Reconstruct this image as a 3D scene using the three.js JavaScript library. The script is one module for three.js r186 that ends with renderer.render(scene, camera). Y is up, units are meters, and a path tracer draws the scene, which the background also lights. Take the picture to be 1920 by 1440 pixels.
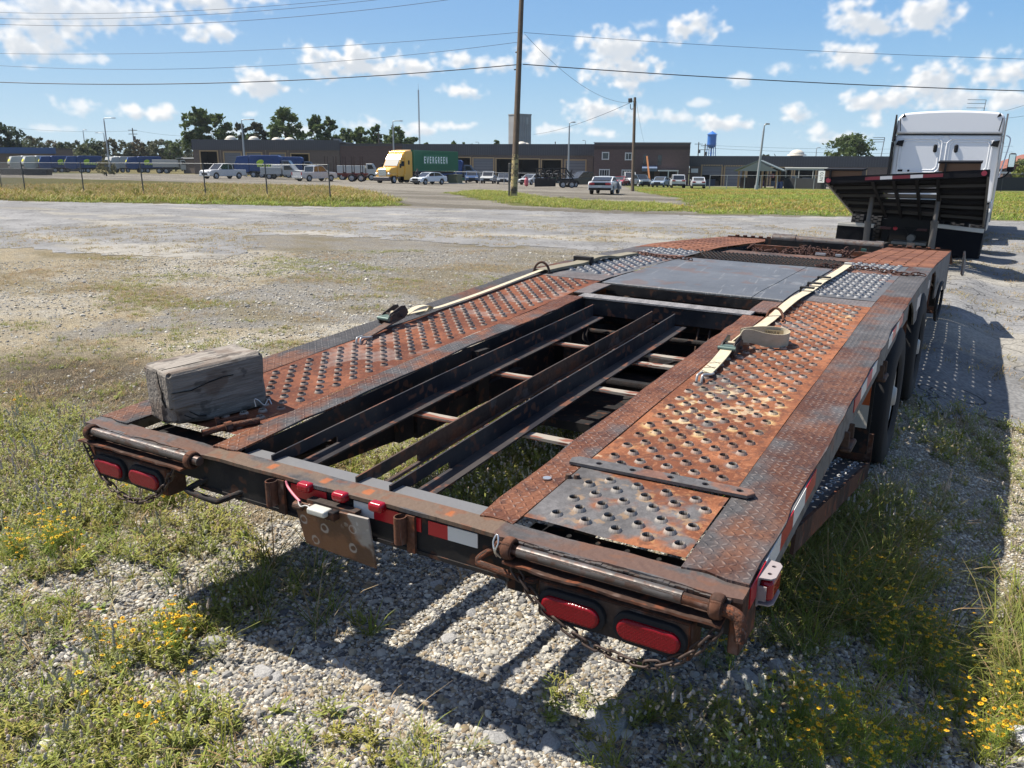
import * as THREE from 'three';
import { mergeGeometries } from 'three/addons/utils/BufferGeometryUtils.js';
import { RoundedBoxGeometry } from 'three/addons/geometries/RoundedBoxGeometry.js';

// ------------------------------------------------------------------ camera
const scene = new THREE.Scene();
const V = (x, y, z) => new THREE.Vector3(x, y, z);
const EYE = V(1.6844, 1.7004, 1.7379);
const PITCH = 0.2653, YAW = 0.534, ROLL = 0.0057, FPX = 1501.064;
const fwd = V(-Math.sin(YAW) * Math.cos(PITCH), -Math.sin(PITCH), -Math.cos(YAW) * Math.cos(PITCH));
const rt0 = V(Math.cos(YAW), 0, -Math.sin(YAW));
const up0 = V().crossVectors(rt0, fwd).normalize();
const camR = rt0.clone().multiplyScalar(Math.cos(ROLL)).addScaledVector(up0, Math.sin(ROLL));
const camU = up0.clone().multiplyScalar(Math.cos(ROLL)).addScaledVector(rt0, -Math.sin(ROLL));
const camera = new THREE.PerspectiveCamera(2 * Math.atan(720 / FPX) * 180 / Math.PI, 4 / 3, 0.05, 3000);
camera.position.copy(EYE);
camera.up.copy(camU);
camera.lookAt(EYE.clone().add(fwd));

const renderer = new THREE.WebGLRenderer({ antialias: true });
renderer.toneMapping = THREE.LinearToneMapping;
renderer.toneMappingExposure = 1.85;
renderer.shadowMap.enabled = true;
renderer.setSize(1024, 768);

// ------------------------------------------------------------------ random and noise
function rng(seed) {
  let a = seed >>> 0;
  return () => { a = (a + 0x6d2b79f5) | 0; let t = Math.imul(a ^ (a >>> 15), 1 | a); t = (t + Math.imul(t ^ (t >>> 7), 61 | t)) ^ t; return ((t ^ (t >>> 14)) >>> 0) / 4294967296; };
}
const NT = 256, ntab = new Float32Array(NT * NT);
{ const r = rng(7); for (let i = 0; i < NT * NT; i++) ntab[i] = r(); }
function vn(x, y) {                                   // value noise 0..1, period 256
  const xi = Math.floor(x), yi = Math.floor(y);
  let fx = x - xi, fy = y - yi;
  fx = fx * fx * (3 - 2 * fx); fy = fy * fy * (3 - 2 * fy);
  const a = (xi & 255), b = ((xi + 1) & 255), c = (yi & 255) << 8, d = ((yi + 1) & 255) << 8;
  const p = ntab[c + a], q = ntab[c + b], r = ntab[d + a], s = ntab[d + b];
  return p + (q - p) * fx + (r - p) * fy + (p - q - r + s) * fx * fy;
}
function vnp(x, y, px, py) {                          // the same with a period of px, py cells
  const xi = Math.floor(x), yi = Math.floor(y);
  let fx = x - xi, fy = y - yi;
  fx = fx * fx * (3 - 2 * fx); fy = fy * fy * (3 - 2 * fy);
  const m = (v, n) => ((v % n) + n) % n;
  const a = m(xi, px) & 255, b = m(xi + 1, px) & 255, c = (m(yi, py) & 255) << 8, d = (m(yi + 1, py) & 255) << 8;
  const p = ntab[c + a], q = ntab[c + b], r = ntab[d + a], s = ntab[d + b];
  return p + (q - p) * fx + (r - p) * fy + (p - q - r + s) * fx * fy;
}
function fbm(x, y, o = 4) { let s = 0, a = 0.5, t = 0; for (let i = 0; i < o; i++) { s += a * vn(x, y); t += a; x = x * 2.03 + 17.1; y = y * 2.03 + 9.7; a *= 0.5; } return s / t; }
function fbmp(u, v, n, o = 4) { let s = 0, a = 0.5, t = 0; for (let i = 0; i < o; i++) { s += a * vnp(u * n + i * 13, v * n + i * 7, n, n); t += a; n *= 2; a *= 0.5; } return s / t; }
const clamp = (x, a = 0, b = 1) => Math.min(b, Math.max(a, x));
const sm = (a, b, x) => { const t = clamp((x - a) / (b - a)); return t * t * (3 - 2 * t); };
const mix = (a, b, t) => a + (b - a) * t;
const mix3 = (a, b, t) => [mix(a[0], b[0], t), mix(a[1], b[1], t), mix(a[2], b[2], t)];
function lut(T, x) { if (x <= T[0][0]) return T[0][1]; for (let i = 1; i < T.length; i++) if (x <= T[i][0]) return mix(T[i - 1][1], T[i][1], (x - T[i - 1][0]) / (T[i][0] - T[i - 1][0])); return T[T.length - 1][1]; }

// a pixel of a 1920 x 1440 view turned into a point at a given depth along the view
function at(px, py, Z) { return EYE.clone().addScaledVector(fwd, Z).addScaledVector(camR, (px - 960) / FPX * Z).addScaledVector(camU, -(py - 720) / FPX * Z); }
const dirOf = (px, py) => at(px, py, 1).sub(EYE).normalize();
function seen(p) { const d = p.clone().sub(EYE), Z = d.dot(fwd); return [960 + FPX * d.dot(camR) / Z, 720 - FPX * d.dot(camU) / Z, Z]; }

// ------------------------------------------------------------------ sun and sky
const SUN = V(-0.643, 1, 0.04).normalize();
const sun = new THREE.DirectionalLight(new THREE.Color().setRGB(1, 0.93, 0.83), 5.0);
sun.position.copy(SUN).multiplyScalar(60); sun.target.position.set(0, 0, -4);
sun.castShadow = true; sun.shadow.mapSize.set(4096, 4096); sun.shadow.radius = 1.2;
Object.assign(sun.shadow.camera, { left: -30, right: 30, top: 30, bottom: -30, near: 1, far: 140 });
scene.add(sun, sun.target);

{
  const W = 4096, Hh = 2048, data = new Float32Array(W * Hh * 4);
  // [x, y, width, height, strength] of each cloud as seen in a 1920 x 1440 view
  const seenClouds = [[160, 22, 420, 70, 0.75], [100, 55, 170, 70, 0.8], [45, 92, 150, 60, 0.9], [150, 110, 130, 26, 0.5], [400, 4, 230, 56, 0.9], [385, 62, 110, 44, 0.85], [670, 118, 270, 74, 1], [760, 130, 120, 40, 0.9], [490, 162, 120, 56, 0.95], [150, 200, 80, 40, 0.6], [285, 214, 130, 34, 0.85], [312, 206, 44, 30, 0.9], [468, 214, 40, 14, 0.5], [100, 240, 90, 16, 0.4], [858, 113, 80, 34, 0.8], [935, 125, 110, 46, 0.75], [872, 172, 110, 38, 1],
    [690, 236, 90, 36, 0.75], [780, 246, 90, 34, 0.8], [860, 238, 110, 22, 0.8], [1012, 108, 90, 74, 0.9], [1150, 85, 180, 56, 0.9], [1170, 138, 160, 84, 1], [1302, 54, 120, 66, 0.95], [1208, 46, 60, 22, 0.4], [1108, 212, 130, 60, 1], [1185, 216, 90, 50, 0.6], [1130, 250, 80, 24, 0.7], [1270, 220, 110, 30, 0.6], [1345, 233, 110, 36, 0.9], [1400, 234, 56, 22, 0.7], [1318, 194, 70, 20, 0.5], [1395, 150, 60, 38, 0.55], [1465, 128, 70, 30, 0.6], [1492, 208, 90, 50, 0.9],
    [1600, 110, 120, 52, 0.95], [1618, 40, 130, 86, 0.9], [1742, 30, 150, 84, 0.9], [1732, 165, 150, 80, 1], [1632, 190, 110, 40, 0.9], [1640, 226, 56, 36, 0.9], [1882, 138, 110, 70, 0.95], [1892, 188, 80, 36, 0.85], [1530, 242, 60, 28, 0.8], [1800, 190, 90, 44, 0.8], [555, 250, 120, 26, 0.5], [1040, 245, 90, 24, 0.6], [1560, 262, 120, 28, 0.7], [420, 250, 90, 22, 0.4]];
  const blobs = [];
  const add = (d, a, b, k, seed) => blobs.push({ az: Math.atan2(d.z, d.x), el: Math.asin(d.y), a, b, k, seed });
  seenClouds.forEach(([x, y, w, h, k], i) => { const d = dirOf(x, y); add(d, w / 2 / FPX * 0.92, h / 2 / FPX * 0.96, k, i * 5.7); });
  const inFrame = (d) => { const z = d.dot(fwd); if (z < 0.1) return false; const x = FPX * d.dot(camR) / z, y = FPX * d.dot(camU) / z; return Math.abs(x) < 990 && Math.abs(y) < 740; };
  const rc = rng(11);
  for (let i = 0; i < 300; i++) {
    const az = rc() * Math.PI * 2 - Math.PI, el = 0.03 + Math.pow(rc(), 1.3) * 1.2, d = V(Math.cos(az) * Math.cos(el), Math.sin(el), Math.sin(az) * Math.cos(el));
    const w = (0.02 + 0.06 * rc()) * (0.5 + 1.2 * Math.sin(el)), q = 0.35 + 0.3 * rc();
    if (!inFrame(d)) add(d, w, w * q, 0.5 + 0.5 * rc(), 400 + i * 3.1);
  }
  const bins = Array.from({ length: 256 }, () => []);
  for (const b of blobs) { const r = b.a * 2 / Math.max(0.15, Math.cos(b.el)); for (let k = Math.floor((b.az - r + Math.PI) / (2 * Math.PI) * 256); k <= Math.floor((b.az + r + Math.PI) / (2 * Math.PI) * 256); k++) bins[((k % 256) + 256) % 256].push(b); }
  const dens = (az, el, list) => {
    let best = 0;
    for (const b of list) {
      let da = az - b.az; if (da > Math.PI) da -= 2 * Math.PI; if (da < -Math.PI) da += 2 * Math.PI;
      const x = da * Math.cos(b.el) / b.a, y = (el - b.el) / b.b;
      if (x < -1.5 || x > 1.5 || y < -1.4 || y > 1.6) continue;
      const base = y < 0 ? y * 1.25 : y;
      const f = 120 / (1 + b.el), n = fbm(az * f + b.seed, el * f * 1.35 + b.seed, 5) - 0.5, n2 = fbm(az * f * 0.35 + b.seed * 2, el * f * 0.4, 2) - 0.5;
      const e = 1 - Math.pow(x * x + base * base, 0.62) + n * 1.75 + n2 * 0.9;
      const v = b.k * sm(0.0, 1.0, e);
      best = best + v * (1 - best);
    }
    return best;
  };
  const sunAz = Math.atan2(SUN.z, SUN.x), sunEl = Math.asin(SUN.y);
  for (let j = 0; j < Hh; j++) {
    const el = ((j + 0.5) / Hh - 0.5) * Math.PI, e = Math.max(0, el), ce = Math.cos(el), se = Math.sin(el);
    const base = [lut([[0, 0.58], [0.05, 0.42], [0.10, 0.30], [0.155, 0.215], [0.24, 0.14], [0.5, 0.085], [1.57, 0.05]], e), lut([[0, 0.76], [0.05, 0.655], [0.10, 0.555], [0.155, 0.465], [0.24, 0.37], [0.5, 0.24], [1.57, 0.15]], e), lut([[0, 0.87], [0.05, 0.85], [0.10, 0.83], [0.155, 0.80], [0.24, 0.76], [0.5, 0.58], [1.57, 0.40]], e)];
    for (let i = 0; i < W; i++) {
      const o = (j * W + i) * 4, az = ((i + 0.5) / W - 0.5) * 2 * Math.PI;
      let r, g, b;
      if (el < -0.01) { r = 0.24; g = 0.23; b = 0.20; } else {
        const ca = ce * Math.cos(az) * SUN.x + se * SUN.y + ce * Math.sin(az) * SUN.z, glow = Math.exp(-(1 - ca) * 2.6) * 0.40;
        r = base[0] + glow * 0.85; g = base[1] + glow * 0.62; b = base[2] + glow * 0.34;
        const list = bins[Math.min(255, Math.floor(i / W * 256))];
        if (list.length) {
          const d = dens(az, el, list);
          if (d > 0.004) {
            let da = sunAz - az; if (da > Math.PI) da -= 2 * Math.PI; if (da < -Math.PI) da += 2 * Math.PI;
            const L = Math.hypot(da * ce, sunEl - el) + 1e-3, k = 0.011;
            const d2 = dens(az + da * ce / L * k, el + (sunEl - el) / L * k, list);
            const lit = clamp(Math.exp(-d2 * 1.15) * 1.25 + 0.1 * glow, 0, 1.15), t = 1 - Math.pow(1 - d, 1.5);
            r = mix(r, mix(0.50, 1.0, lit), t); g = mix(g, mix(0.58, 1.0, lit), t); b = mix(b, mix(0.68, 1.0, lit), t);
          }
        }
      }
      data[o] = r / 1.85; data[o + 1] = g / 1.85; data[o + 2] = b / 1.85; data[o + 3] = 1;
    }
  }
  const t = new THREE.DataTexture(data, W, Hh, THREE.RGBAFormat, THREE.FloatType);
  t.mapping = THREE.EquirectangularReflectionMapping; t.colorSpace = THREE.LinearSRGBColorSpace; t.magFilter = t.minFilter = THREE.LinearFilter; t.needsUpdate = true;
  scene.background = t; scene.environment = t;
}
scene.fog = new THREE.FogExp2(new THREE.Color().setRGB(0.72, 0.80, 0.88), 0.00012);

// ------------------------------------------------------------------ building helpers
const used = new Map();
function numbered(n) { const k = used.get(n) ?? 0; used.set(n, k + 1); return k ? n + '_' + String(k).padStart(3, '0') : n; }
function tag(o, label, category, group, kind) { o.userData = { label }; if (category) o.userData.category = category; if (group) o.userData.group = group; if (kind) o.userData.kind = kind; return o; }
function thing(name, label, category, pos = [0, 0, 0], turn = 0, group) {
  const o = new THREE.Group(); o.name = numbered(name); o.position.set(...pos); o.rotation.y = turn; scene.add(o);
  return tag(o, label, category, group);
}
function clean(g) {
  let q = g.index ? g.toNonIndexed() : g;
  for (const k of Object.keys(q.attributes)) if (!['position', 'normal', 'uv', 'color'].includes(k)) q.deleteAttribute(k);
  if (!q.attributes.normal) q.computeVertexNormals();
  if (!q.attributes.uv) q.setAttribute('uv', new THREE.BufferAttribute(new Float32Array(q.attributes.position.count * 2), 2));
  q.morphAttributes = {};
  return q;
}
function join(list) {
  list = list.flat(9).filter(Boolean).map(clean);
  const col = list.some((g) => g.attributes.color);
  if (col) for (const g of list) if (!g.attributes.color) g.setAttribute('color', new THREE.BufferAttribute(new Float32Array(g.attributes.position.count * 3).fill(1), 3));
  return list.length === 1 ? list[0] : mergeGeometries(list);
}
function obj(name, list, mat, parent = scene, label) {
  const m = new THREE.Mesh(join(Array.isArray(list) ? list : [list]), mat);
  m.name = parent === scene ? numbered(name) : name; m.castShadow = m.receiveShadow = true; parent.add(m);
  if (label) m.userData.label = label;
  return m;
}
function each(name, lists, mat, parent = scene, label) { lists.forEach((l) => obj(name, [l], mat, parent, label)); }   // one mesh per piece
function inst(name, geo, mat, list, parent = scene) {               // list of [matrix, colour or undefined]
  const m = new THREE.InstancedMesh(geo, mat, list.length), c = new THREE.Color();
  list.forEach(([q, col], i) => { m.setMatrixAt(i, q); if (col) m.setColorAt(i, c.setRGB(...col)); });
  m.name = parent === scene ? numbered(name) : name; m.castShadow = m.receiveShadow = true; parent.add(m);
  return m;
}
function copyOf(root, pos, turn, label, group) { const c = root.clone(); c.name = numbered(root.name.replace(/_\d{3}$/, '')); scene.add(c); c.position.copy(pos); c.rotation.y = turn; c.userData = { ...root.userData }; if (label) c.userData.label = label; if (group) c.userData.group = group; return c; }
const M4 = (p, rx = 0, ry = 0, rz = 0, s = [1, 1, 1]) => new THREE.Matrix4().compose(p, new THREE.Quaternion().setFromEuler(new THREE.Euler(rx, ry, rz, 'YXZ')), V(...s));
function boxUV(g, k = 1) {                                           // uv in metres by the face's main direction
  g = clean(g); const p = g.attributes.position, n = g.attributes.normal, uv = g.attributes.uv;
  for (let i = 0; i < p.count; i++) {
    const ax = Math.abs(n.getX(i)), ay = Math.abs(n.getY(i)), az = Math.abs(n.getZ(i));
    if (ay >= ax && ay >= az) uv.setXY(i, p.getX(i) * k, p.getZ(i) * k); else if (ax >= az) uv.setXY(i, p.getZ(i) * k, p.getY(i) * k); else uv.setXY(i, p.getX(i) * k, p.getY(i) * k);
  }
  return g;
}
function bx(w, h, d, x, y, z, rx = 0, ry = 0, rz = 0) { const g = new THREE.BoxGeometry(w, h, d); if (rx || ry || rz) g.applyMatrix4(M4(V(0, 0, 0), rx, ry, rz)); g.translate(x, y, z); return boxUV(g); }
function rbx(w, h, d, x, y, z, r = 0.004, rx = 0, ry = 0, rz = 0) { const g = new RoundedBoxGeometry(w, h, d, 2, Math.min(r, w * 0.49, h * 0.49, d * 0.49)); if (rx || ry || rz) g.applyMatrix4(M4(V(0, 0, 0), rx, ry, rz)); g.translate(x, y, z); return boxUV(g); }
function rod(a, b, r, r2 = r, seg = 8) { const d = b.clone().sub(a), g = new THREE.CylinderGeometry(r2, r, d.length(), seg); g.applyQuaternion(new THREE.Quaternion().setFromUnitVectors(V(0, 1, 0), d.normalize())); g.translate(...a.clone().add(b).multiplyScalar(0.5).toArray()); return boxUV(g); }
function tube(pts, r, n = 24, seg = 6, closed = false, tension = 0.5) { return new THREE.TubeGeometry(new THREE.CatmullRomCurve3(pts, closed, 'catmullrom', tension), n, r, seg, closed); }
function beam(a, b, w, h, up = V(0, 1, 0)) {                         // a bar of w x h from a to b
  const d = b.clone().sub(a), L = d.length(), z = d.normalize(), x = V().crossVectors(up, z).normalize(), y = V().crossVectors(z, x);
  const g = new THREE.BoxGeometry(w, h, L), gg = boxUV(g); gg.applyMatrix4(new THREE.Matrix4().makeBasis(x, y, z).setPosition(a.clone().add(b).multiplyScalar(0.5))); return gg;
}
function prism(pts, depth, bevel = 0) {                              // outline in x,y extruded along z, centred
  const s = new THREE.Shape(pts.map(([x, y]) => new THREE.Vector2(x, y)));
  const g = new THREE.ExtrudeGeometry(s, { depth: depth - 2 * bevel, bevelEnabled: bevel > 0, bevelThickness: bevel, bevelSize: bevel, bevelOffset: -bevel, bevelSegments: 2, curveSegments: 6 });
  g.translate(0, 0, -depth / 2 + bevel); return boxUV(g);
}
function quad(a, b, c, d, uv) { const g = new THREE.BufferGeometry(); g.setAttribute('position', new THREE.Float32BufferAttribute([...a.toArray(), ...b.toArray(), ...c.toArray(), ...a.toArray(), ...c.toArray(), ...d.toArray()], 3)); g.setAttribute('uv', new THREE.Float32BufferAttribute(uv ?? [0, 0, 1, 0, 1, 1, 0, 0, 1, 1, 0, 1], 2)); g.computeVertexNormals(); return g; }
// ------------------------------------------------------------------ textures and materials
function tex(w, h, fn, srgb = false, ch = 4) {                       // fn(u, v, x, y) gives linear [r, g, b] in 0..1, u and v in 0..1
  const d = new Uint8Array(w * h * 4), enc = srgb ? (c) => (c <= 0.0031308 ? 12.92 * c : 1.055 * Math.pow(c, 1 / 2.4) - 0.055) : (c) => c;
  for (let y = 0; y < h; y++) for (let x = 0; x < w; x++) { const c = fn((x + 0.5) / w, (y + 0.5) / h, x, y), o = (y * w + x) * 4; d[o] = clamp(enc(c[0])) * 255; d[o + 1] = clamp(enc(c[1])) * 255; d[o + 2] = clamp(enc(c[2])) * 255; d[o + 3] = 255; }
  const t = new THREE.DataTexture(d, w, h); t.wrapS = t.wrapT = THREE.RepeatWrapping; t.magFilter = t.minFilter = THREE.LinearFilter; if (srgb) t.colorSpace = THREE.SRGBColorSpace; t.needsUpdate = true; return t;
}
const hgt = (w, h, fn) => tex(w, h, (u, v, x, y) => { const c = fn(u, v, x, y); return [c, c, c]; });
const mat = (rgb, rough = 0.8, extra = {}) => { const m = new THREE.MeshStandardMaterial({ roughness: rough, ...extra }); m.color.setRGB(...rgb); return m; };
// ------------------------------------------------------------------ the lie of the land
const fH = V(fwd.x, 0, fwd.z).normalize(), rH = V(camR.x, 0, camR.z).normalize();
function terr(x, z) {
  const dx = x - EYE.x, dz = z - EYE.z, Z = dx * fH.x + dz * fH.z, u = dx * rH.x + dz * rH.z;
  let y = (vn(x * 1.3 + 40, z * 1.3 + 40) - 0.5) * 0.03 + (vn(x * 4.1, z * 4.1) - 0.5) * 0.012;
  y -= (0.17 * sm(1.28, 1.95, x) + 0.02 * clamp(x - 1.95, 0, 3)) * sm(22, 9, Math.hypot(x - 1.7, z));
  if (Z > 30) y -= Math.min(Z - 30, 160) * lut([[-0.36, 0], [-0.163, 0.0049], [0.118, 0.011], [0.227, 0.0118], [0.6, 0.012]], u / Z);
  return y;
}
function hit(px, py) {                                               // where a sight line meets the land
  const d = at(px, py, 1).sub(EYE); let t = -EYE.y / Math.min(-1e-4, d.y);
  for (let i = 0; i < 40; i++) { t = Math.min(t, 400); const p = EYE.clone().addScaledVector(d, t); t += 0.7 * (terr(p.x, p.z) - p.y) / Math.min(-0.004, d.y); }
  const p = EYE.clone().addScaledVector(d, Math.min(t, 400)); p.y = terr(p.x, p.z); return p;
}
function gr(px, Z) {                                                 // the land at a given depth and bearing
  let py = 320, p; for (let i = 0; i < 12; i++) { p = at(px, py, Z); py += (p.y - terr(p.x, p.z)) / Z * FPX * 0.95; } p.y = terr(p.x, p.z); return p;
}
const poly = (pts) => pts.map(([x, y]) => { const p = hit(x, y); return [p.x, p.z]; });
function inside(P, x, z) { let c = false; for (let i = 0, j = P.length - 1; i < P.length; j = i++) { const [a, b] = P[i], [e, f] = P[j]; if ((b > z) !== (f > z) && x < (e - a) * (z - b) / (f - b) + a) c = !c; } return c; }
function wob(x, z, k) { return [x + (fbm(x * 0.9 / k, z * 0.9 / k, 3) - 0.5) * 2.2 * k, z + (fbm(x * 0.9 / k + 50, z * 0.9 / k + 20, 3) - 0.5) * 2.2 * k]; }
const ROAD = poly([[-700, 371], [0, 376], [330, 383], [700, 389], [900, 393], [1240, 403], [1570, 407], [1900, 415], [2600, 430], [3400, 1010], [2150, 850], [1920, 797], [1800, 778], [1712, 775], [1690, 700], [1500, 520], [1300, 478], [1100, 468], [900, 461], [690, 446], [560, 440], [455, 441], [485, 466], [400, 486], [250, 483], [120, 470], [0, 465], [-700, 470]]);
const GRASS_L = poly([[-500, 330], [0, 333], [200, 337], [400, 343], [640, 352], [700, 364], [762, 386], [700, 389], [330, 383], [0, 376], [-500, 372]]);
const GRASS_DRY = poly([[-400, 309], [0, 312], [370, 320], [560, 327], [880, 333], [1120, 337], [1120, 342], [640, 337], [380, 327], [0, 322], [-400, 319]]);
const GRASS_P = poly([[838, 362], [900, 355], [960, 360], [1000, 368], [1100, 376], [1240, 380], [1310, 393], [1210, 397], [1060, 391], [940, 380], [880, 370]]);
const GRASS_R = poly([[1168, 347], [1400, 350], [1570, 354], [2100, 356], [2700, 380], [2700, 425], [1900, 414], [1600, 406], [1300, 400], [1240, 392], [1290, 382], [1275, 372], [1200, 360]]);

// fields that several things share
function damp(x, z) { return fbm(x * 0.35 + 3, z * 0.35 + 8, 4); }
function patch(x, z) { return fbm(x * 0.8 + 31, z * 0.8 + 77, 4); }
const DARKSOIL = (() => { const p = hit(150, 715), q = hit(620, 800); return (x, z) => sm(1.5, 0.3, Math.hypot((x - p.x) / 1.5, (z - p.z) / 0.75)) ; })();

// how much of each plant grows where (ellipses placed on the land)
const E2 = (list) => list.map(([cx, cy, rx, ry, k]) => { const c = hit(cx, cy), a = hit(cx + rx, cy), b = hit(cx, cy - ry), e = hit(cx, cy + ry); const ax = [a.x - c.x, a.z - c.z], ay = [(b.x - e.x) / 2, (b.z - e.z) / 2], det = ax[0] * ay[1] - ax[1] * ay[0]; return { c, ax, ay, det, k }; });
function field(L, x, z) { let s = 0; for (const e of L) { const dx = x - e.c.x, dz = z - e.c.z; const u = (dx * e.ay[1] - dz * e.ay[0]) / e.det, v = (e.ax[0] * dz - e.ax[1] * dx) / e.det, q = u * u + v * v; if (q < 1.7) s = Math.max(s, e.k * sm(1.7, 0.25, q)); } return s; }
const WEEDS = E2([[60, 850, 190, 90, 1], [130, 950, 230, 80, 0.95], [270, 995, 190, 60, 0.7], [360, 1060, 150, 50, 0.4], [110, 1110, 150, 50, 0.4], [60, 1200, 160, 80, 0.8], [260, 1200, 190, 60, 0.6], [90, 1370, 230, 110, 1.1], [320, 1390, 200, 80, 1], [560, 1395, 170, 70, 0.55], [770, 1420, 120, 50, 0.5], [930, 850, 150, 90, 1.2], [800, 900, 130, 60, 1], [560, 850, 130, 40, 0.7], [690, 700, 120, 40, 0.5], [1760, 825, 140, 60, 0.35], [1660, 970, 120, 60, 0.45], [1270, 1400, 170, 80, 0.8], [1430, 1330, 140, 60, 0.35], [1850, 900, 100, 60, 0.15], [1080, 1330, 70, 40, 0.2], [480, 1130, 90, 50, 0.6]]);
const FLOWERS = E2([[60, 1030, 90, 45, 0.8], [150, 1055, 40, 22, 0.9], [170, 1215, 130, 40, 1], [300, 1205, 80, 30, 0.9], [300, 940, 60, 30, 0.5], [60, 770, 80, 20, 0.4], [1600, 1160, 130, 60, 0.8], [1560, 1385, 200, 70, 1.2], [1430, 1430, 150, 50, 1], [1330, 1240, 50, 40, 0.7], [1860, 1370, 80, 70, 0.8], [1700, 1250, 120, 60, 0.6], [300, 1330, 120, 60, 0.5], [1290, 1150, 40, 30, 0.4], [1680, 1110, 90, 40, 0.5], [330, 1240, 60, 20, 0.6]]);
const GRASSES = E2([[300, 745, 150, 45, 1], [560, 775, 120, 30, 0.5], [30, 745, 120, 30, 0.8], [120, 900, 220, 60, 0.5], [560, 1110, 120, 70, 0.4], [430, 1150, 80, 50, 0.5], [1560, 1090, 170, 120, 1.1], [1750, 1250, 200, 110, 0.6], [1905, 1250, 60, 150, 1.4], [640, 1170, 80, 40, 0.4], [1760, 850, 160, 50, 0.35], [1850, 1010, 140, 90, 0.12], [900, 830, 150, 80, 0.9], [600, 860, 160, 40, 0.9], [1230, 1300, 60, 60, 0.7], [1000, 1100, 60, 30, 0.15], [90, 1330, 200, 100, 1], [340, 1440, 200, 60, 1], [1250, 1140, 40, 40, 0.3], [1450, 900, 160, 100, 0.35], [740, 790, 140, 60, 0.5], [1650, 1380, 260, 80, 0.4], [200, 1030, 160, 60, 0.4], [1600, 960, 120, 80, 0.45], [1180, 740, 120, 30, 0.3],
  [180, 538, 70, 9, 0.5], [290, 550, 60, 10, 0.6], [300, 566, 50, 9, 0.6], [350, 572, 60, 7, 0.5], [130, 642, 50, 10, 0.7], [120, 682, 30, 9, 0.8], [540, 620, 60, 8, 0.6], [640, 560, 60, 6, 0.4], [700, 578, 40, 6, 0.6], [450, 570, 60, 6, 0.5], [240, 524, 80, 8, 0.4], [560, 527, 80, 6, 0.4], [380, 524, 70, 6, 0.4], [690, 556, 60, 6, 0.4], [190, 648, 60, 8, 0.5], [480, 655, 60, 8, 0.3], [215, 675, 18, 7, 0.6]]);
const mulchAt = (x, z) => clamp(Math.max(field(WEEDS, x, z), field(FLOWERS, x, z) * 0.9, field(GRASSES, x, z)));

// ------------------------------------------------------------------ ground sheets
const pebbleTex = (() => {
  const N = 58, S = 1024, pt = new Float32Array(N * N * 4), r = rng(5);
  for (let i = 0; i < N * N; i++) { pt[i * 4] = r(); pt[i * 4 + 1] = r(); pt[i * 4 + 2] = r(); pt[i * 4 + 3] = 0.55 + 0.6 * r(); }
  const col = new Float32Array(S * S * 3), hh = new Float32Array(S * S);
  for (let y = 0; y < S; y++) for (let x = 0; x < S; x++) {
    const u = x / S * N, v = y / S * N, ui = Math.floor(u), vi = Math.floor(v); let d1 = 9, d2 = 9, id = 0;
    for (let j = -1; j <= 1; j++) for (let i = -1; i <= 1; i++) { const a = (ui + i + N) % N, b = (vi + j + N) % N, k = (b * N + a) * 4, dx = ui + i + pt[k] - u, dy = vi + j + pt[k + 1] - v, d = Math.hypot(dx, dy) / pt[k + 3]; if (d < d1) { d2 = d1; d1 = d; id = k; } else if (d < d2) d2 = d; }
    const e = sm(0.02, 0.3, d2 - d1), t = pt[id + 2], fine = fbmp(x / S, y / S, 64, 3), o = (y * S + x) * 3;
    const tone = (0.5 + 0.6 * t) * (0.5 + 0.5 * e) * (0.8 + 0.4 * fine), w = fbmp(x / S, y / S, 5, 3);
    col[o] = tone * (1.02 + 0.1 * (w - 0.5)); col[o + 1] = tone; col[o + 2] = tone * (0.97 - 0.2 * (w - 0.5)); hh[y * S + x] = e * (0.5 + 0.5 * t) + 0.25 * fine;
  }
  return { map: tex(S, S, (u, v, x, y) => { const o = (y * S + x) * 3; return [col[o] * 0.85, col[o + 1] * 0.85, col[o + 2] * 0.85]; }, true), bump: hgt(S, S, (u, v, x, y) => hh[y * S + x] * 0.8) };
})();
const groundMat = new THREE.MeshPhysicalMaterial({ specularIntensity: 0.25, map: pebbleTex.map, bumpMap: pebbleTex.bump, bumpScale: 0.008, roughness: 0.95, vertexColors: true });
const asphaltTex = (() => {
  const S = 1024, crack = new Float32Array(S * S);
  const r = rng(21), line = (x, y, a, n, w) => { for (let i = 0; i < n; i++) { a += (r() - 0.5) * 0.7; x += Math.cos(a) * 1.5; y += Math.sin(a) * 1.5; for (let j = -2; j <= 2; j++) for (let k = -2; k <= 2; k++) { const q = (((Math.round(y) + j) % S + S) % S) * S + ((Math.round(x) + k) % S + S) % S; crack[q] = Math.max(crack[q], sm(w + 0.8, w - 0.6, Math.hypot(j, k))); } if (r() < 0.006) line(x, y, a + (r() < 0.5 ? 1.2 : -1.2), n * 0.4 | 0, w); } };
  for (let i = 0; i < 9; i++) line(r() * S, r() * S, (r() < 0.6 ? 0 : 1.5) + (r() - 0.5) * 0.5, 300 + r() * 500 | 0, 1.0 + r() * 0.8);
  return { map: tex(S, S, (u, v, x, y) => { const sp = vnp(u * 256, v * 256, 256, 256), f = fbmp(u, v, 6, 5), c = crack[y * S + x], t = (0.62 + 0.42 * sp + 0.35 * (f - 0.5)) * (1 - 0.72 * c); return [t * 0.86, t * 0.86, t * 0.86]; }, true), bump: hgt(S, S, (u, v, x, y) => vnp(u * 256, v * 256, 256, 256) * 0.6 + 0.3 - 0.3 * crack[y * S + x]) };
})();
const asphaltMat = new THREE.MeshPhysicalMaterial({ specularIntensity: 0.3, map: asphaltTex.map, bumpMap: asphaltTex.bump, bumpScale: 0.01, roughness: 0.9, vertexColors: true });

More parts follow.
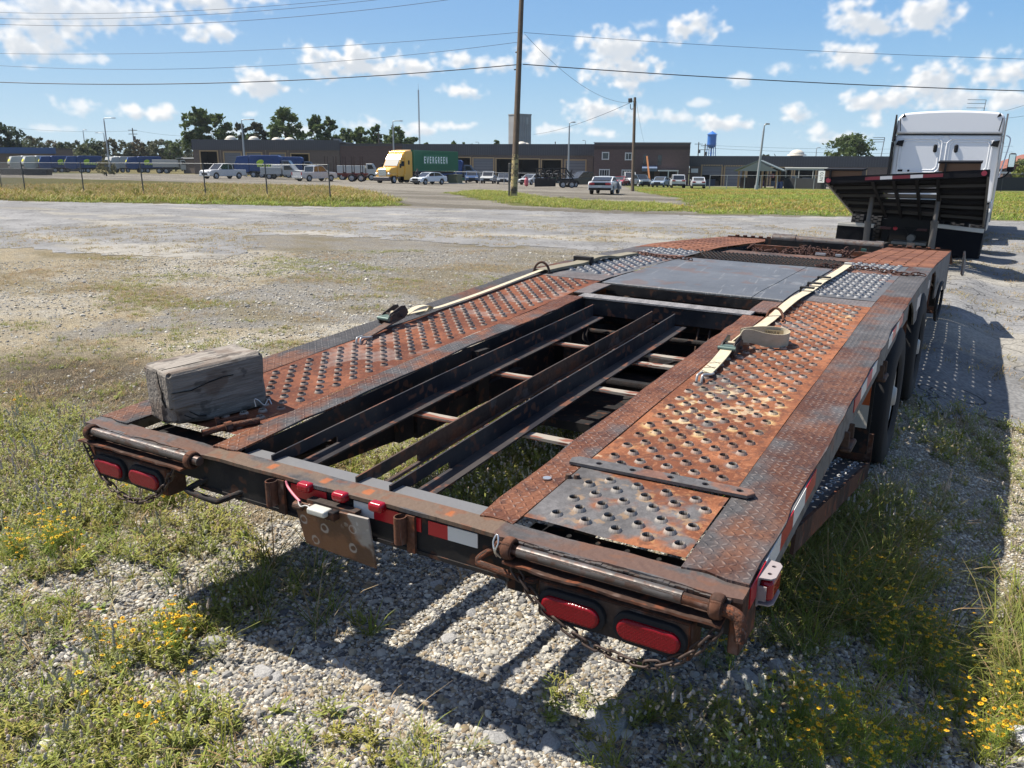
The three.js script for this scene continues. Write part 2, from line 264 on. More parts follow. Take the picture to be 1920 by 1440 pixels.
function sheet(nameOf, fanOnly, keep, lift, colour, material, uvScale, uvTurn = 0) {
  const rings = [0.2]; while (rings[rings.length - 1] < 900) rings.push(rings[rings.length - 1] * 1.0135);
  const a0 = Math.atan2(fH.z, fH.x), angs = []; const F = 0.92, NF = 440, NB = 70;
  for (let i = 0; i <= NF; i++) angs.push(a0 - F + 2 * F * i / NF);
  if (!fanOnly) for (let i = 1; i < NB; i++) angs.push(a0 + F + (2 * Math.PI - 2 * F) * i / NB);
  const NA = angs.length, pos = [], col = [], uv = [], idx = [], ct = Math.cos(uvTurn), st = Math.sin(uvTurn);
  for (const r of rings) for (const a of angs) { const x = EYE.x + Math.cos(a) * r, z = EYE.z + Math.sin(a) * r; pos.push(x, terr(x, z) + lift, z); const c = colour(x, z, r); col.push(...c); uv.push((x * ct - z * st) * uvScale, (x * st + z * ct) * uvScale); }
  const NR = rings.length;
  for (let i = 0; i < NR - 1; i++) for (let j = 0; j < (fanOnly ? NA - 1 : NA); j++) {
    const k = (j + 1) % NA, A = i * NA + j, B = i * NA + k, C = (i + 1) * NA + k, D = (i + 1) * NA + j;
    if (keep) { const x = (pos[A * 3] + pos[C * 3]) / 2, z = (pos[A * 3 + 2] + pos[C * 3 + 2]) / 2; if (!keep(x, z, rings[i])) continue; }
    idx.push(A, B, C, A, C, D);
  }
  if (!fanOnly) { const c = pos.length / 3; pos.push(EYE.x, terr(EYE.x, EYE.z) + lift, EYE.z); col.push(...colour(EYE.x, EYE.z, 0)); uv.push(EYE.x * uvScale, EYE.z * uvScale); for (let j = 0; j < NA; j++) idx.push(c, (j + 1) % NA, j); }
  const g = new THREE.BufferGeometry();
  g.setAttribute('position', new THREE.Float32BufferAttribute(pos, 3)); g.setAttribute('color', new THREE.Float32BufferAttribute(col, 3)); g.setAttribute('uv', new THREE.Float32BufferAttribute(uv, 2)); g.setIndex(idx); g.computeVertexNormals();
  const m = new THREE.Mesh(g, material); m.name = nameOf; m.castShadow = m.receiveShadow = true; scene.add(m); return m;
}
function groundColour(x, z, r) {
  const n = fbm(x * 1.7, z * 1.7, 4), d = damp(x, z), p = patch(x, z);
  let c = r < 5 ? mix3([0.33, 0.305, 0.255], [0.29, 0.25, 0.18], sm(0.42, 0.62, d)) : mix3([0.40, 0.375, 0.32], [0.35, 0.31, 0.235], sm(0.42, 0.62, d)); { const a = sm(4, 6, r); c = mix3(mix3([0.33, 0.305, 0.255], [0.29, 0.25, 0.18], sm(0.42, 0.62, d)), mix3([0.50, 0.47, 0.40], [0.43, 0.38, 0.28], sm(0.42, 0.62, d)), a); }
  c = mix3(c, [0.235, 0.185, 0.105], 0.5 * sm(0.55, 0.70, p));                     // dry trodden grass and soil
  c = c.map((v) => v * (0.80 + 0.34 * n + 0.14 * vn(x * 9, z * 9)));
  if (r > 9 && r < 30) { const [wx, wz] = wob(x + 7, z - 4, 0.8), e = inside(ROAD, wx, wz); if (e) c = mix3(c, [0.30, 0.295, 0.28], 0.75); c = mix3(c, [0.24, 0.20, 0.10], 0.5 * sm(0.56, 0.68, fbm(x * 0.5 + 60, z * 1.1, 4))); }
  if (r < 30) {
    c = mix3(c, [0.19, 0.165, 0.095], 0.55 * mulchAt(x, z));
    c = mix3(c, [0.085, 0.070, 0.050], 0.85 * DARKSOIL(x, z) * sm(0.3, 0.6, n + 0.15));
  } else {
    const [wx, wz] = wob(x, z, 1.1);
    if (inside(GRASS_L, wx, wz)) c = mix3([0.10, 0.115, 0.03], [0.18, 0.155, 0.06], n);
    else if (inside(GRASS_DRY, wx, wz)) c = mix3([0.22, 0.21, 0.08], [0.30, 0.25, 0.13], n);
    else if (inside(GRASS_P, wx, wz)) c = mix3([0.13, 0.17, 0.04], [0.24, 0.22, 0.09], n);
    else if (inside(GRASS_R, wx, wz)) c = mix3([0.13, 0.19, 0.045], [0.25, 0.25, 0.08], sm(0.3, 0.7, n));
    else { const s = fbm(x * 0.12, z * 0.5, 4); c = mix3([0.34, 0.32, 0.28], [0.22, 0.205, 0.175], sm(0.4, 0.65, s)); if (r > 170) c = [0.16, 0.17, 0.08]; }
  }
  return c;
}
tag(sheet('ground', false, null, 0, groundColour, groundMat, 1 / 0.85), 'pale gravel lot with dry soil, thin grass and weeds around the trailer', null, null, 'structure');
tag(sheet('road', false, (x, z, r) => { const [a, b] = wob(x, z, 0.45); return r < 120 && inside(ROAD, a, b); }, 0.006, (x, z) => { const n = fbm(x * 0.5, z * 0.5, 4), s = fbm(x * 0.15 + z * 0.02, z * 0.9 - x * 0.3, 3), k = (0.80 + 0.34 * n) * (0.80 + 0.42 * s) * (0.90 + 0.2 * vn(x * 6.3, z * 6.3)), q = sm(0.60, 0.70, fbm(x * 0.3 + 5, z * 0.8 + 9, 3)); return [mix(0.25, 0.32, q) * k, mix(0.25, 0.305, q) * k, mix(0.248, 0.27, q) * k]; }, asphaltMat, 1 / 5, 0.52), 'cracked grey asphalt lane running behind the trailer', null, null, 'structure');
// ------------------------------------------------------------------ stones and plants on the ground
function stoneGeo(seed, detail = 1, flat = 0.62) {
  const g = new THREE.IcosahedronGeometry(1, detail), p = g.attributes.position, r = rng(seed), o = [r() * 50, r() * 50, r() * 50], sx = 0.75 + 0.5 * r(), sz = 0.75 + 0.5 * r();
  const cut = Array.from({ length: 9 }, () => V(r() - 0.5, r() - 0.5, r() - 0.5).normalize());
  for (let i = 0; i < p.count; i++) {
    const v = V(p.getX(i), p.getY(i), p.getZ(i)); let k = 0.8 + 0.4 * fbm(v.x * 1.6 + v.z + o[0], v.y * 1.6 + v.z * 0.7 + o[1], 2);
    for (const c of cut) { const d = v.dot(c); if (d > 0.55) k = Math.min(k, 0.60 / d); }
    p.setXYZ(i, v.x * k * sx, v.y * k * flat, v.z * k * sz);
  }
  g.deleteAttribute('normal'); g.deleteAttribute('uv'); g.computeVertexNormals(); return g;
}
const stoneMat = new THREE.MeshPhysicalMaterial({ roughness: 0.95, specularIntensity: 0.25 });
const viewOK = (p, m = 60) => { const [x, y, Z] = seen(p); return Z > 0.3 && x > -m && x < 1920 + m && y > 260 && y < 1440 + m; };
const shoulders = (x, z) => inside(ROAD, x, z);
{
  const rg = rng(101), lists = [[], [], [], [], []], tones = [[0.31, 0.295, 0.26], [0.38, 0.36, 0.315], [0.215, 0.21, 0.20], [0.135, 0.136, 0.14], [0.30, 0.26, 0.19], [0.50, 0.475, 0.41], [0.075, 0.075, 0.078], [0.24, 0.19, 0.13]];
  const drop = (x, z, r, far) => { const y = terr(x, z), t = tones[far ? [0, 1, 5, 1, 4, 5, 0, 2][Math.floor(rg() * 8)] : Math.min(7, Math.floor(Math.pow(rg(), 1.25) * 8))], k = 0.75 + 0.4 * rg(); lists[Math.floor(rg() * 5)].push([M4(V(x, y + r * 0.22, z), (rg() - 0.5) * 0.7, rg() * 6.28, (rg() - 0.5) * 0.7, [r, r, r]), t.map((c) => c * k)]); };
  // packed small gravel close by, then sparser and larger stones farther out
  const bands = [[0.4, 2.6, 170000, 0.0035, 0.012, 1], [1.0, 3.8, 170000, 0.004, 0.014, 1], [2.6, 7.5, 260000, 0.005, 0.012, 0.62], [6, 17, 170000, 0.007, 0.022, 0.34]];
  for (const [r0, r1, n, s0, s1, cov] of bands) for (let i = 0; i < n; i++) {
    const a = Math.atan2(fH.z, fH.x) + (rg() - 0.5) * 1.5, r = Math.sqrt(mix(r0 * r0, r1 * r1, rg())), x = EYE.x + Math.cos(a) * r, z = EYE.z + Math.sin(a) * r, q = rg(), sz = s0 + (s1 - s0) * Math.pow(rg(), 2.6) * (rg() < 0.025 ? 2.2 : 1);
    if (!viewOK(V(x, 0, z), 20) || shoulders(x, z)) continue;
    const soil = sm(0.52, 0.68, patch(x, z)) * 0.5 + 0.6 * DARKSOIL(x, z) + 0.45 * mulchAt(x, z) + (r > 3 ? 0.5 * sm(0.45, 0.62, damp(x, z)) : 0);
    if (q > cov * (1 - clamp(soil, 0, 0.93))) continue;
    drop(x, z, sz, r0 > 2);
  }
  lists.forEach((L, i) => { if (L.length) tag(inst('gravel', stoneGeo(900 + i, i < 2 ? 1 : 1), stoneMat, L), 'loose grey and white gravel stones strewn over the lot', null, null, 'stuff'); });
}
{ // larger rocks that can be told apart
  const rockTex = tex(256, 256, (u, v) => { const n = fbmp(u, v, 6, 5), s = vnp(u * 90, v * 90, 90, 90); const t = 0.20 + 0.26 * n + 0.12 * (s - 0.5); return [t, t * 0.985, t * 0.95]; }, true);
  const rm = new THREE.MeshStandardMaterial({ map: rockTex, bumpMap: rockTex, bumpScale: 0.006, roughness: 0.92 });
  const rocks = [[1395, 1272, 0.062, 'flat grey rock beside the weeds below the right tail lights'], [1135, 1352, 0.075, 'pale flat rock at the lower edge of the beam shadow'], [882, 1152, 0.034, 'small white rock in the sun under the rear beam'], [845, 1198, 0.036, 'round pale rock between the two stripes of shadow'], [392, 1212, 0.055, 'white rock at the left edge of the beam shadow'], [345, 1185, 0.034, 'small flat grey rock left of the white rock'], [498, 1265, 0.05, 'grey rock with a flat top left of the beam shadow'], [520, 1272, 0.034, 'small blue grey rock touching the flat topped grey rock'], [820, 1098, 0.03, 'pale rock in the shade under the licence plate bracket'], [745, 1330, 0.03, 'rounded white rock in the sun below the beam shadow'], [960, 1320, 0.034, 'pale rock in the gap between two shadow stripes'], [925, 1385, 0.04, 'grey rock on the lower border of the beam shadow'], [1030, 1395, 0.045, 'rounded beige rock right of the grey border rock'], [1120, 1405, 0.03, 'small pale rock near the bottom centre of the picture'], [945, 1385, 0.022, 'little grey rock leaning on the border rock'], [1190, 1330, 0.05, 'half buried rock among weeds right of the shadow stripes'], [965, 1256, 0.028, 'grey rock lying in the first shadow stripe'],
    [1690, 1135, 0.05, 'grey rock in the shade right of the long grass'], [1530, 1330, 0.06, 'grey rock half hidden in weeds at the lower right'], [1455, 1250, 0.035, 'small rock between the chain and the yellow flowers'], [1640, 1235, 0.04, 'pale rock behind the yellow flowers at the right'], [640, 1245, 0.028, 'small grey rock inside the wide shadow'], [600, 1060, 0.03, 'pale rock at the upper edge of the wide shadow']];
  rocks.forEach(([x, y, r, label], i) => {
    const p = hit(x, y), g = stoneGeo(300 + i, 3, 0.42 + 0.1 * (i % 3)), b = boxUV(g, 2.2), m = obj('rock', [b], rm); m.position.copy(p); m.position.y += r * 0.12; m.rotation.y = i * 1.7; m.scale.set(r * 1.15, r, r); tag(m, label, 'rock');
  });
}
// ---- plants: each kind is a few merged tufts, set out in great numbers
const leafMat = new THREE.MeshPhysicalMaterial({ vertexColors: true, roughness: 0.85, transmission: 0.35, thickness: 0, side: THREE.DoubleSide, specularIntensity: 0.4 });
const headMat = new THREE.MeshStandardMaterial({ vertexColors: true, roughness: 1 });
function ribbon(out, base, dir, lean, len, w, c0, c1, seg = 3, droop = 1) { // a blade that bends over
  const side = V(-dir.z, 0, dir.x); let p = base.clone(), a = lean, prev = null;
  for (let i = 0; i <= seg; i++) {
    const t = i / seg, ww = w * (1 - t * t * 0.92), col = mix3(c0, c1, t), L = p.clone().addScaledVector(side, -ww / 2), R = p.clone().addScaledVector(side, ww / 2);
    if (prev) { if (i === seg) out.tri(prev.L, prev.R, p, prev.col, prev.col, col); else { out.tri(prev.L, prev.R, R, prev.col, prev.col, col); out.tri(prev.L, R, L, prev.col, col, col); } }
    prev = { L, R, col }; a += droop * 0.9 / seg; p = p.clone().addScaledVector(dir, Math.sin(a) * len / seg); p.y += Math.cos(a) * len / seg;
  }
}
class Tris { constructor() { this.p = []; this.c = []; } tri(a, b, c, x, y, z) { this.p.push(a.x, a.y, a.z, b.x, b.y, b.z, c.x, c.y, c.z); this.c.push(...x, ...(y ?? x), ...(z ?? x)); }
  geo() { const g = new THREE.BufferGeometry(); g.setAttribute('position', new THREE.Float32BufferAttribute(this.p, 3)); g.setAttribute('color', new THREE.Float32BufferAttribute(this.c, 3)); g.computeVertexNormals(); g.setAttribute('uv', new THREE.Float32BufferAttribute(new Float32Array(this.p.length / 3 * 2), 2)); return g; } }
function lump(out, c, r, h, col, seg = 6) { // small fuzzy ellipsoid
  const R = [], k = [[-1, 0], [-0.55, 0.85], [0.2, 1], [0.75, 0.6], [1, 0]];
  for (const [y, q] of k) { const ring = []; for (let i = 0; i < seg; i++) { const a = i / seg * 6.283 + y; ring.push(V(c.x + Math.cos(a) * r * q, c.y + y * h, c.z + Math.sin(a) * r * q)); } R.push(ring); }
  for (let j = 0; j < 4; j++) for (let i = 0; i < seg; i++) { const n = (i + 1) % seg, sh = 0.82 + 0.18 * ((i + j) % 2), cc = col.map((v) => v * sh); if (j > 0) out.tri(R[j][i], R[j + 1][i], R[j][n], cc); if (j < 3) out.tri(R[j][n], R[j + 1][i], R[j + 1][n], cc); else if (j === 3) out.tri(R[j][i], R[j + 1][0], R[j][n], cc); if (j === 0) out.tri(R[0][0], R[1][i], R[1][n], cc); }
}
const dir2 = (a) => V(Math.cos(a), 0, Math.sin(a));
function grassTuft(seed, n, len, w, c0, c1, spread = 0.03) { const r = rng(seed), o = new Tris(); for (let i = 0; i < n; i++) { const a = r() * 6.28, k = 0.55 + 0.6 * r(), dry = r() < 0.16 ? 1 : 0; ribbon(o, dir2(r() * 6.28).multiplyScalar(spread * r()), dir2(a), 0.1 + 0.55 * r(), len * k, w * (0.7 + 0.6 * r()), dry ? [0.33, 0.26, 0.12] : c0, dry ? [0.40, 0.32, 0.16] : c1, 3, 0.5 + 1.1 * r()); } return o.geo(); }
function weedTuft(seed) { // low grey-green weed with woolly pale heads
  const r = rng(seed), o = new Tris(), n = 5 + Math.floor(r() * 4);
  for (let i = 0; i < n; i++) {
    const a = r() * 6.28, d = dir2(a), lean = 0.15 + 0.75 * r(), L = 0.05 + 0.09 * r(), b = dir2(r() * 6.28).multiplyScalar(0.02 * r()), top = b.clone().addScaledVector(d, Math.sin(lean) * L); top.y += Math.cos(lean) * L;
    ribbon(o, b, d, lean, L, 0.0028, [0.23, 0.26, 0.08], [0.38, 0.40, 0.17], 2, 0);
    for (let k = 0; k < 6; k++) { const t = 0.1 + 0.8 * r(), q = b.clone().lerp(top, t), la = r() * 6.28; ribbon(o, q, dir2(la), 0.5 + 0.7 * r(), 0.018 + 0.022 * r(), 0.005 + 0.003 * r(), [0.18, 0.22, 0.035], [0.38, 0.41, 0.105], 2, 0.6); }
    const m = r() < 0.75 ? 1 + Math.floor(r() * 3) : 0; for (let k = 0; k < m; k++) lump(o, top.clone().add(V((r() - 0.5) * 0.005, k * 0.006 - 0.004, (r() - 0.5) * 0.005)), 0.0042 + 0.0014 * r(), 0.0052, mix3([0.44, 0.43, 0.30], [0.66, 0.64, 0.50], r()), 5);
  }
  return o.geo();
}
function spikeTuft(seed) { // taller stems with long woolly spikes
  const r = rng(seed), o = new Tris();
  for (let i = 0; i < 5; i++) {
    const d = dir2(r() * 6.28), lean = 0.05 + 0.4 * r(), L = 0.12 + 0.1 * r(), b = dir2(r() * 6.28).multiplyScalar(0.025 * r()), top = b.clone().addScaledVector(d, Math.sin(lean) * L); top.y += Math.cos(lean) * L;
    ribbon(o, b, d, lean, L, 0.003, [0.22, 0.25, 0.14], [0.38, 0.38, 0.27], 2, 0);
    for (let k = 0; k < 7; k++) ribbon(o, b.clone().lerp(top, 0.1 + 0.65 * r()), dir2(r() * 6.28), 0.5 + 0.6 * r(), 0.03 + 0.03 * r(), 0.006, [0.155, 0.18, 0.055], [0.31, 0.32, 0.12], 2, 0.7);
    for (let k = 0; k < 4; k++) lump(o, top.clone().add(V((r() - 0.5) * 0.003 + Math.sin(lean) * d.x * k * 0.01, k * 0.0105 - 0.01, Math.sin(lean) * d.z * k * 0.01)), 0.0058 - 0.0006 * k, 0.0085, mix3([0.42, 0.42, 0.31], [0.60, 0.59, 0.47], r()), 6);
  }
  return o.geo();
}
function flowerTuft(seed) { // fine-leaved plant with yellow heads
  const r = rng(seed), o = new Tris();
  for (let i = 0; i < 7; i++) {
    const d = dir2(r() * 6.28), lean = 0.05 + 0.5 * r(), L = 0.08 + 0.09 * r(), b = dir2(r() * 6.28).multiplyScalar(0.015 * r()), top = b.clone().addScaledVector(d, Math.sin(lean) * L); top.y += Math.cos(lean) * L;
    ribbon(o, b, d, lean, L, 0.0022, [0.13, 0.20, 0.025], [0.22, 0.29, 0.04], 2, 0);
    for (let k = 0; k < 12; k++) ribbon(o, b.clone().lerp(top, 0.15 + 0.8 * r()), dir2(r() * 6.28), 0.3 + 0.8 * r(), 0.02 + 0.025 * r(), 0.0022, [0.13, 0.20, 0.025], [0.26, 0.34, 0.05], 1, 0.3);
    if (r() < 0.62) { const nrm = V((r() - 0.5) * 0.9, 1, (r() - 0.5) * 0.9).normalize(), t1 = V(1, 0, 0).cross(nrm).normalize(), t2 = nrm.clone().cross(t1), R = 0.0055 + 0.003 * r(), c = mix3([0.74, 0.46, 0.01], [0.80, 0.58, 0.03], r());
      for (let k = 0; k < 7; k++) { const a = k / 7 * 6.283, p = (q, rr) => top.clone().addScaledVector(t1, Math.cos(q) * rr).addScaledVector(t2, Math.sin(q) * rr); o.tri(top.clone().addScaledVector(nrm, 0.001), p(a - 0.36, R), p(a + 0.36, R), c); }
      lump(o, top.clone().addScaledVector(nrm, 0.0015), 0.003, 0.0022, [0.55, 0.30, 0.01], 5); }
  }
  return o.geo();
}
function leafTuft(seed) { // broad low leaves
  const r = rng(seed), o = new Tris(); for (let i = 0; i < 11; i++) { const q = V(0, 0.01 + 0.03 * r(), 0).add(dir2(r() * 6.28).multiplyScalar(0.03 * r())), d = dir2(r() * 6.28); ribbon(o, q, d, 0.7 + 0.6 * r(), 0.03 + 0.03 * r(), 0.016, [0.13, 0.19, 0.035], [0.25, 0.31, 0.075], 3, 0.5); } return o.geo();
}
function scatter(name, label, geos, material, n, fn, rMin, rMax, seed, half = 0.78) {
  const rg = rng(seed), lists = geos.map(() => []);
  for (let i = 0; i < n; i++) {
    const a = Math.atan2(fH.z, fH.x) + (rg() * 2 - 1) * half, r = Math.sqrt(mix(rMin * rMin, rMax * rMax, rg())), x = EYE.x + Math.cos(a) * r, z = EYE.z + Math.sin(a) * r, q = rg();
    const f = fn(x, z, r); if (!f || q > f[0] || !viewOK(V(x, 0, z), 160)) continue;
    const s = f[1] * (0.7 + 0.6 * rg()), k = 0.78 + 0.44 * rg(), hue = rg(), w0 = f[2] ?? [1, 1, 1], w = hue < 0.4 ? w0 : hue < 0.72 ? [w0[0] * 1.06, w0[1] * 0.98, w0[2] * 1.16] : [w0[0] * 1.16, w0[1] * 0.96, w0[2] * 0.95]; lists[Math.floor(rg() * geos.length)].push([M4(V(x, terr(x, z) - 0.002, z), (rg() - 0.5) * 0.3, rg() * 6.28, (rg() - 0.5) * 0.3, [s, s * (0.8 + 0.4 * rg()), s]), w.map((c) => c * k)]);
  }
  lists.forEach((L, i) => { if (L.length) tag(inst(name, geos[i], material, L), label, null, null, 'stuff'); });
}
const G1 = [0.13, 0.19, 0.022], G2 = [0.30, 0.35, 0.055];
const clumpy = (x, z, f) => sm(0.42, 0.58, fbm(x * f + 9, z * f + 4, 3));
scatter('weed_cover', 'low grey green weeds with woolly white heads on the gravel', [1, 2, 3].map(weedTuft), leafMat, 150000, (x, z, r) => { const f = field(WEEDS, x, z); return f > 0.02 && [0.13 * Math.min(1, f) * (0.10 + 0.90 * clumpy(x, z, 3)), 0.9] || null; }, 0.5, 7.5, 41);
scatter('weed_cover', 'taller weeds with long woolly spikes beside the trailer', [1, 2, 3].map((k) => spikeTuft(k + 10)), leafMat, 30000, (x, z, r) => { const f = field(WEEDS, x, z); return f > 0.3 ? [0.035 * f * clumpy(x, z, 2.2), 0.85] : null; }, 0.5, 6.5, 42);
scatter('flower_cover', 'small yellow flowers on fine green stems growing in the gravel', [1, 2, 3].map((k) => flowerTuft(k + 20)), leafMat, 26000, (x, z, r) => { const f = field(FLOWERS, x, z); return f > 0.02 ? [0.42 * f * clumpy(x + 3, z, 3.5), 0.95] : null; }, 0.5, 6.5, 43);
scatter('grass', 'green and dry grass tufts growing through the gravel', [1, 2, 3].map((k) => grassTuft(k + 30, 16, 0.11, 0.0042, G1, G2)), leafMat, 90000, (x, z, r) => { const f = field(GRASSES, x, z); return f > 0.02 && !shoulders(x, z) ? [0.33 * f * (0.12 + 0.88 * clumpy(x + 1, z + 8, 3)), r > 4.5 ? 0.5 : 1] : null; }, 0.5, 12, 44);
scatter('weed_cover', 'broad low leaves between the weeds', [1, 2].map((k) => leafTuft(k + 50)), leafMat, 26000, (x, z) => { const f = Math.max(field(WEEDS, x, z), 0.6 * field(GRASSES, x, z)); return f > 0.1 ? [0.05 * f, 0.65] : null; }, 0.5, 6.5, 45);
scatter('grass', 'dry straw coloured grass scattered over the lot', [1, 2].map((k) => grassTuft(k + 60, 12, 0.07, 0.003, [0.30, 0.25, 0.13], [0.48, 0.41, 0.24], 0.05)), leafMat, 110000, (x, z, r) => { if (shoulders(x, z)) return null; const p = sm(0.50, 0.68, patch(x, z)) * 0.4 + 0.45 * mulchAt(x, z) + 0.03; return [p * (r < 3 ? 0.4 : 0.6), r > 5 ? 0.8 : 0.9]; }, 0.5, 17, 46);
scatter('grass', 'low green growth in patches over the gravel lot', [1, 2].map((k) => grassTuft(k + 70, 14, 0.06, 0.004, [0.15, 0.19, 0.03], [0.31, 0.34, 0.07], 0.06)), leafMat, 60000, (x, z, r) => { if (shoulders(x, z)) return null; const p = sm(0.55, 0.68, fbm(x * 0.55 + 71, z * 0.8 + 3, 4)); return p > 0 ? [0.5 * p, 0.8] : null; }, 4.5, 17, 47);
{ // long grass clump behind the right tail lights, and single long stems
  const gs = [1, 2, 3].map((k) => grassTuft(k + 80, 26, 0.34, 0.0045, [0.11, 0.15, 0.025], [0.25, 0.27, 0.06], 0.06));
  const L = E2([[1560, 1090, 150, 110, 1], [1500, 1120, 80, 70, 1], [1640, 1010, 90, 60, 0.6], [1905, 1240, 50, 130, 1], [560, 1110, 90, 60, 0.10], [1740, 1230, 120, 70, 0.5]]);
  scatter('grass', 'long arching grass beside the rear corner of the trailer', gs, leafMat, 9000, (x, z) => { const f = field(L, x, z); return f > 0.02 ? [0.34 * f, 0.85] : null; }, 0.5, 5, 48);
}
scatter('grass', 'long dry stalks standing up between the weeds', [1, 2, 3].map((k) => grassTuft(k + 110, 3, 0.30, 0.0026, [0.36, 0.32, 0.15], [0.55, 0.50, 0.28], 0.03)), leafMat, 5000, (x, z) => { const f = Math.max(field(WEEDS, x, z), field(GRASSES, x, z), field(FLOWERS, x, z)); return f > 0.15 ? [0.10 * f, 0.85] : null; }, 0.5, 6.5, 49);
scatter('grass', 'fine bright green grass between the weeds', [1, 2].map((k) => grassTuft(k + 120, 20, 0.13, 0.003, [0.14, 0.20, 0.02], [0.34, 0.40, 0.06], 0.035)), leafMat, 40000, (x, z) => { const f = Math.max(0.8 * field(WEEDS, x, z), field(FLOWERS, x, z)); return f > 0.1 ? [0.16 * f * clumpy(x + 17, z + 2, 2.5), 0.9] : null; }, 0.5, 6.5, 50);
scatter('grass', 'ragged grass along the broken edge of the asphalt', [1, 2].map((k) => grassTuft(k + 130, 12, 0.07, 0.005, [0.20, 0.18, 0.06], [0.40, 0.34, 0.14], 0.09)), leafMat, 60000, (x, z) => { const a = inside(ROAD, x, z), [wx, wz] = wob(x, z, 0.5), b = inside(ROAD, wx, wz), [ux, uz] = wob(x + 30, z + 11, 0.7), c = inside(ROAD, ux, uz); return (a !== b || a !== c) ? [0.35 * clumpy(x, z, 1.2), 1] : null; }, 8, 26, 55);
// far grass
const farTuft = [1, 2].map((k) => grassTuft(k + 90, 9, 0.42, 0.03, [0.12, 0.155, 0.02], [0.30, 0.29, 0.06], 0.35)), lowTuft = [1, 2].map((k) => grassTuft(k + 95, 9, 0.20, 0.03, [0.13, 0.20, 0.02], [0.28, 0.33, 0.05], 0.35));
scatter('grass', 'tall unmown grass along the chain link fence', farTuft, leafMat, 60000, (x, z) => { const [a, b] = wob(x, z, 0.8); if (!inside(GRASS_L, a, b)) return null; const y = seen(V(x, 0, z))[1], near = sm(372, 384, y), n = fbm(x * 0.3, z * 0.3, 3); return [0.55, near > 0.5 ? 0.6 : 0.75 + 0.6 * n, mix3(mix3([1.1, 0.95, 0.8], [0.85, 0.95, 0.8], n), [0.95, 1.35, 0.7], near)]; }, 32, 75, 51, 0.9);
scatter('grass', 'grass strip around the foot of the utility pole', farTuft, leafMat, 30000, (x, z) => { const [a, b] = wob(x, z, 0.8); return inside(GRASS_P, a, b) ? [0.8, 0.55, [0.95, 1.2, 0.7]] : null; }, 30, 70, 52, 0.5);
scatter('grass', 'mown green field on the right beyond the lane', lowTuft, leafMat, 70000, (x, z) => { const [a, b] = wob(x, z, 0.8); const n = fbm(x * 0.2, z * 0.2, 3); return inside(GRASS_R, a, b) ? [0.6, 0.8, mix3([0.95, 1.1, 0.8], [1.25, 1.0, 0.9], sm(0.45, 0.7, n))] : null; }, 30, 100, 53, 0.7);
scatter('grass', 'dry grass in front of the workshops', farTuft, leafMat, 26000, (x, z) => inside(GRASS_DRY, x, z) ? [0.5, 0.8, [1.3, 1.15, 0.9]] : null, 60, 160, 54, 0.8);
// ------------------------------------------------------------------ the flatbed car hauler
const HS = [[-1, 0.655], [0, 0.72], [1.2, 0.80], [2.4, 0.862], [3.0, 0.9], [3.5, 0.925], [4.3, 0.935], [5.2, 0.935], [6.2, 0.925], [8.5, 0.83], [10.4, 0.715], [14, 0.5]];
const KS = [[-1, 0], [0, 0], [3.5, -0.0185], [6.2, -0.0175], [10.4, -0.02], [14, -0.02]];
const deckY = (x, s) => (lut(HS, s - 0.12) + lut(HS, s) * 2 + lut(HS, s + 0.12)) / 4 + lut(KS, s) * x;
const D = (x, s, dy = 0) => V(x, deckY(x, s) + dy, -s);
function warp(g) { g = clean(g); const p = g.attributes.position; for (let i = 0; i < p.count; i++) p.setY(i, p.getY(i) + deckY(p.getX(i), -p.getZ(i))); return g; }

const RUST = (x, s, k = 0) => {
  const a = fbm(x * 5 + k, s * 5 + k * 2, 4), b = fbm(x * 45 + k, s * 45, 3), c = vn(x * 420, s * 420);
  let q = mix3([0.135, 0.050, 0.026], [0.240, 0.095, 0.046], sm(0.3, 0.7, a)); q = mix3(q, [0.080, 0.038, 0.027], 0.6 * sm(0.52, 0.72, b)); q = mix3(q, [0.33, 0.15, 0.075], 0.4 * sm(0.6, 0.78, fbm(x * 90, s * 90 + k, 2)));
  return q.map((v) => v * (0.82 + 0.36 * c));
};
const STEEL = (x, s, k = 0) => { const a = fbm(x * 9 + k, s * 9, 4), c = vn(x * 300 + k, s * 300); return [0.105, 0.102, 0.104].map((v) => v * (0.55 + 0.8 * a) * (0.85 + 0.3 * c) * (0.72 + 0.56 * fbm(x * 55 + k, s * 55, 3))); };
const steelTex = tex(1024, 1024, (u, v) => { const a = fbmp(u, v, 6, 5), b = fbmp(u + 0.3, v, 22, 3), c = fbmp(u, v, 120, 2); let q = mix3([0.040, 0.031, 0.027], [0.088, 0.052, 0.036], sm(0.38, 0.64, a)); q = mix3(q, [0.17, 0.066, 0.032], 0.6 * sm(0.56, 0.72, b)); q = mix3(q, [0.16, 0.155, 0.15], 0.5 * sm(0.62, 0.8, fbmp(u, v + 0.5, 14, 4))); return q.map((w) => w * (0.75 + 0.5 * c)); }, true);
const blackTex = tex(512, 512, (u, v) => { const a = fbmp(u, v, 5, 5), b = fbmp(u + 0.3, v, 26, 3); let q = mix3([0.008, 0.008, 0.010], [0.024, 0.022, 0.021], sm(0.35, 0.7, a)); q = mix3(q, [0.10, 0.042, 0.022], 0.55 * sm(0.62, 0.76, b)); return q; }, true);
const roughTex = hgt(512, 512, (u, v) => fbmp(u, v, 24, 4));
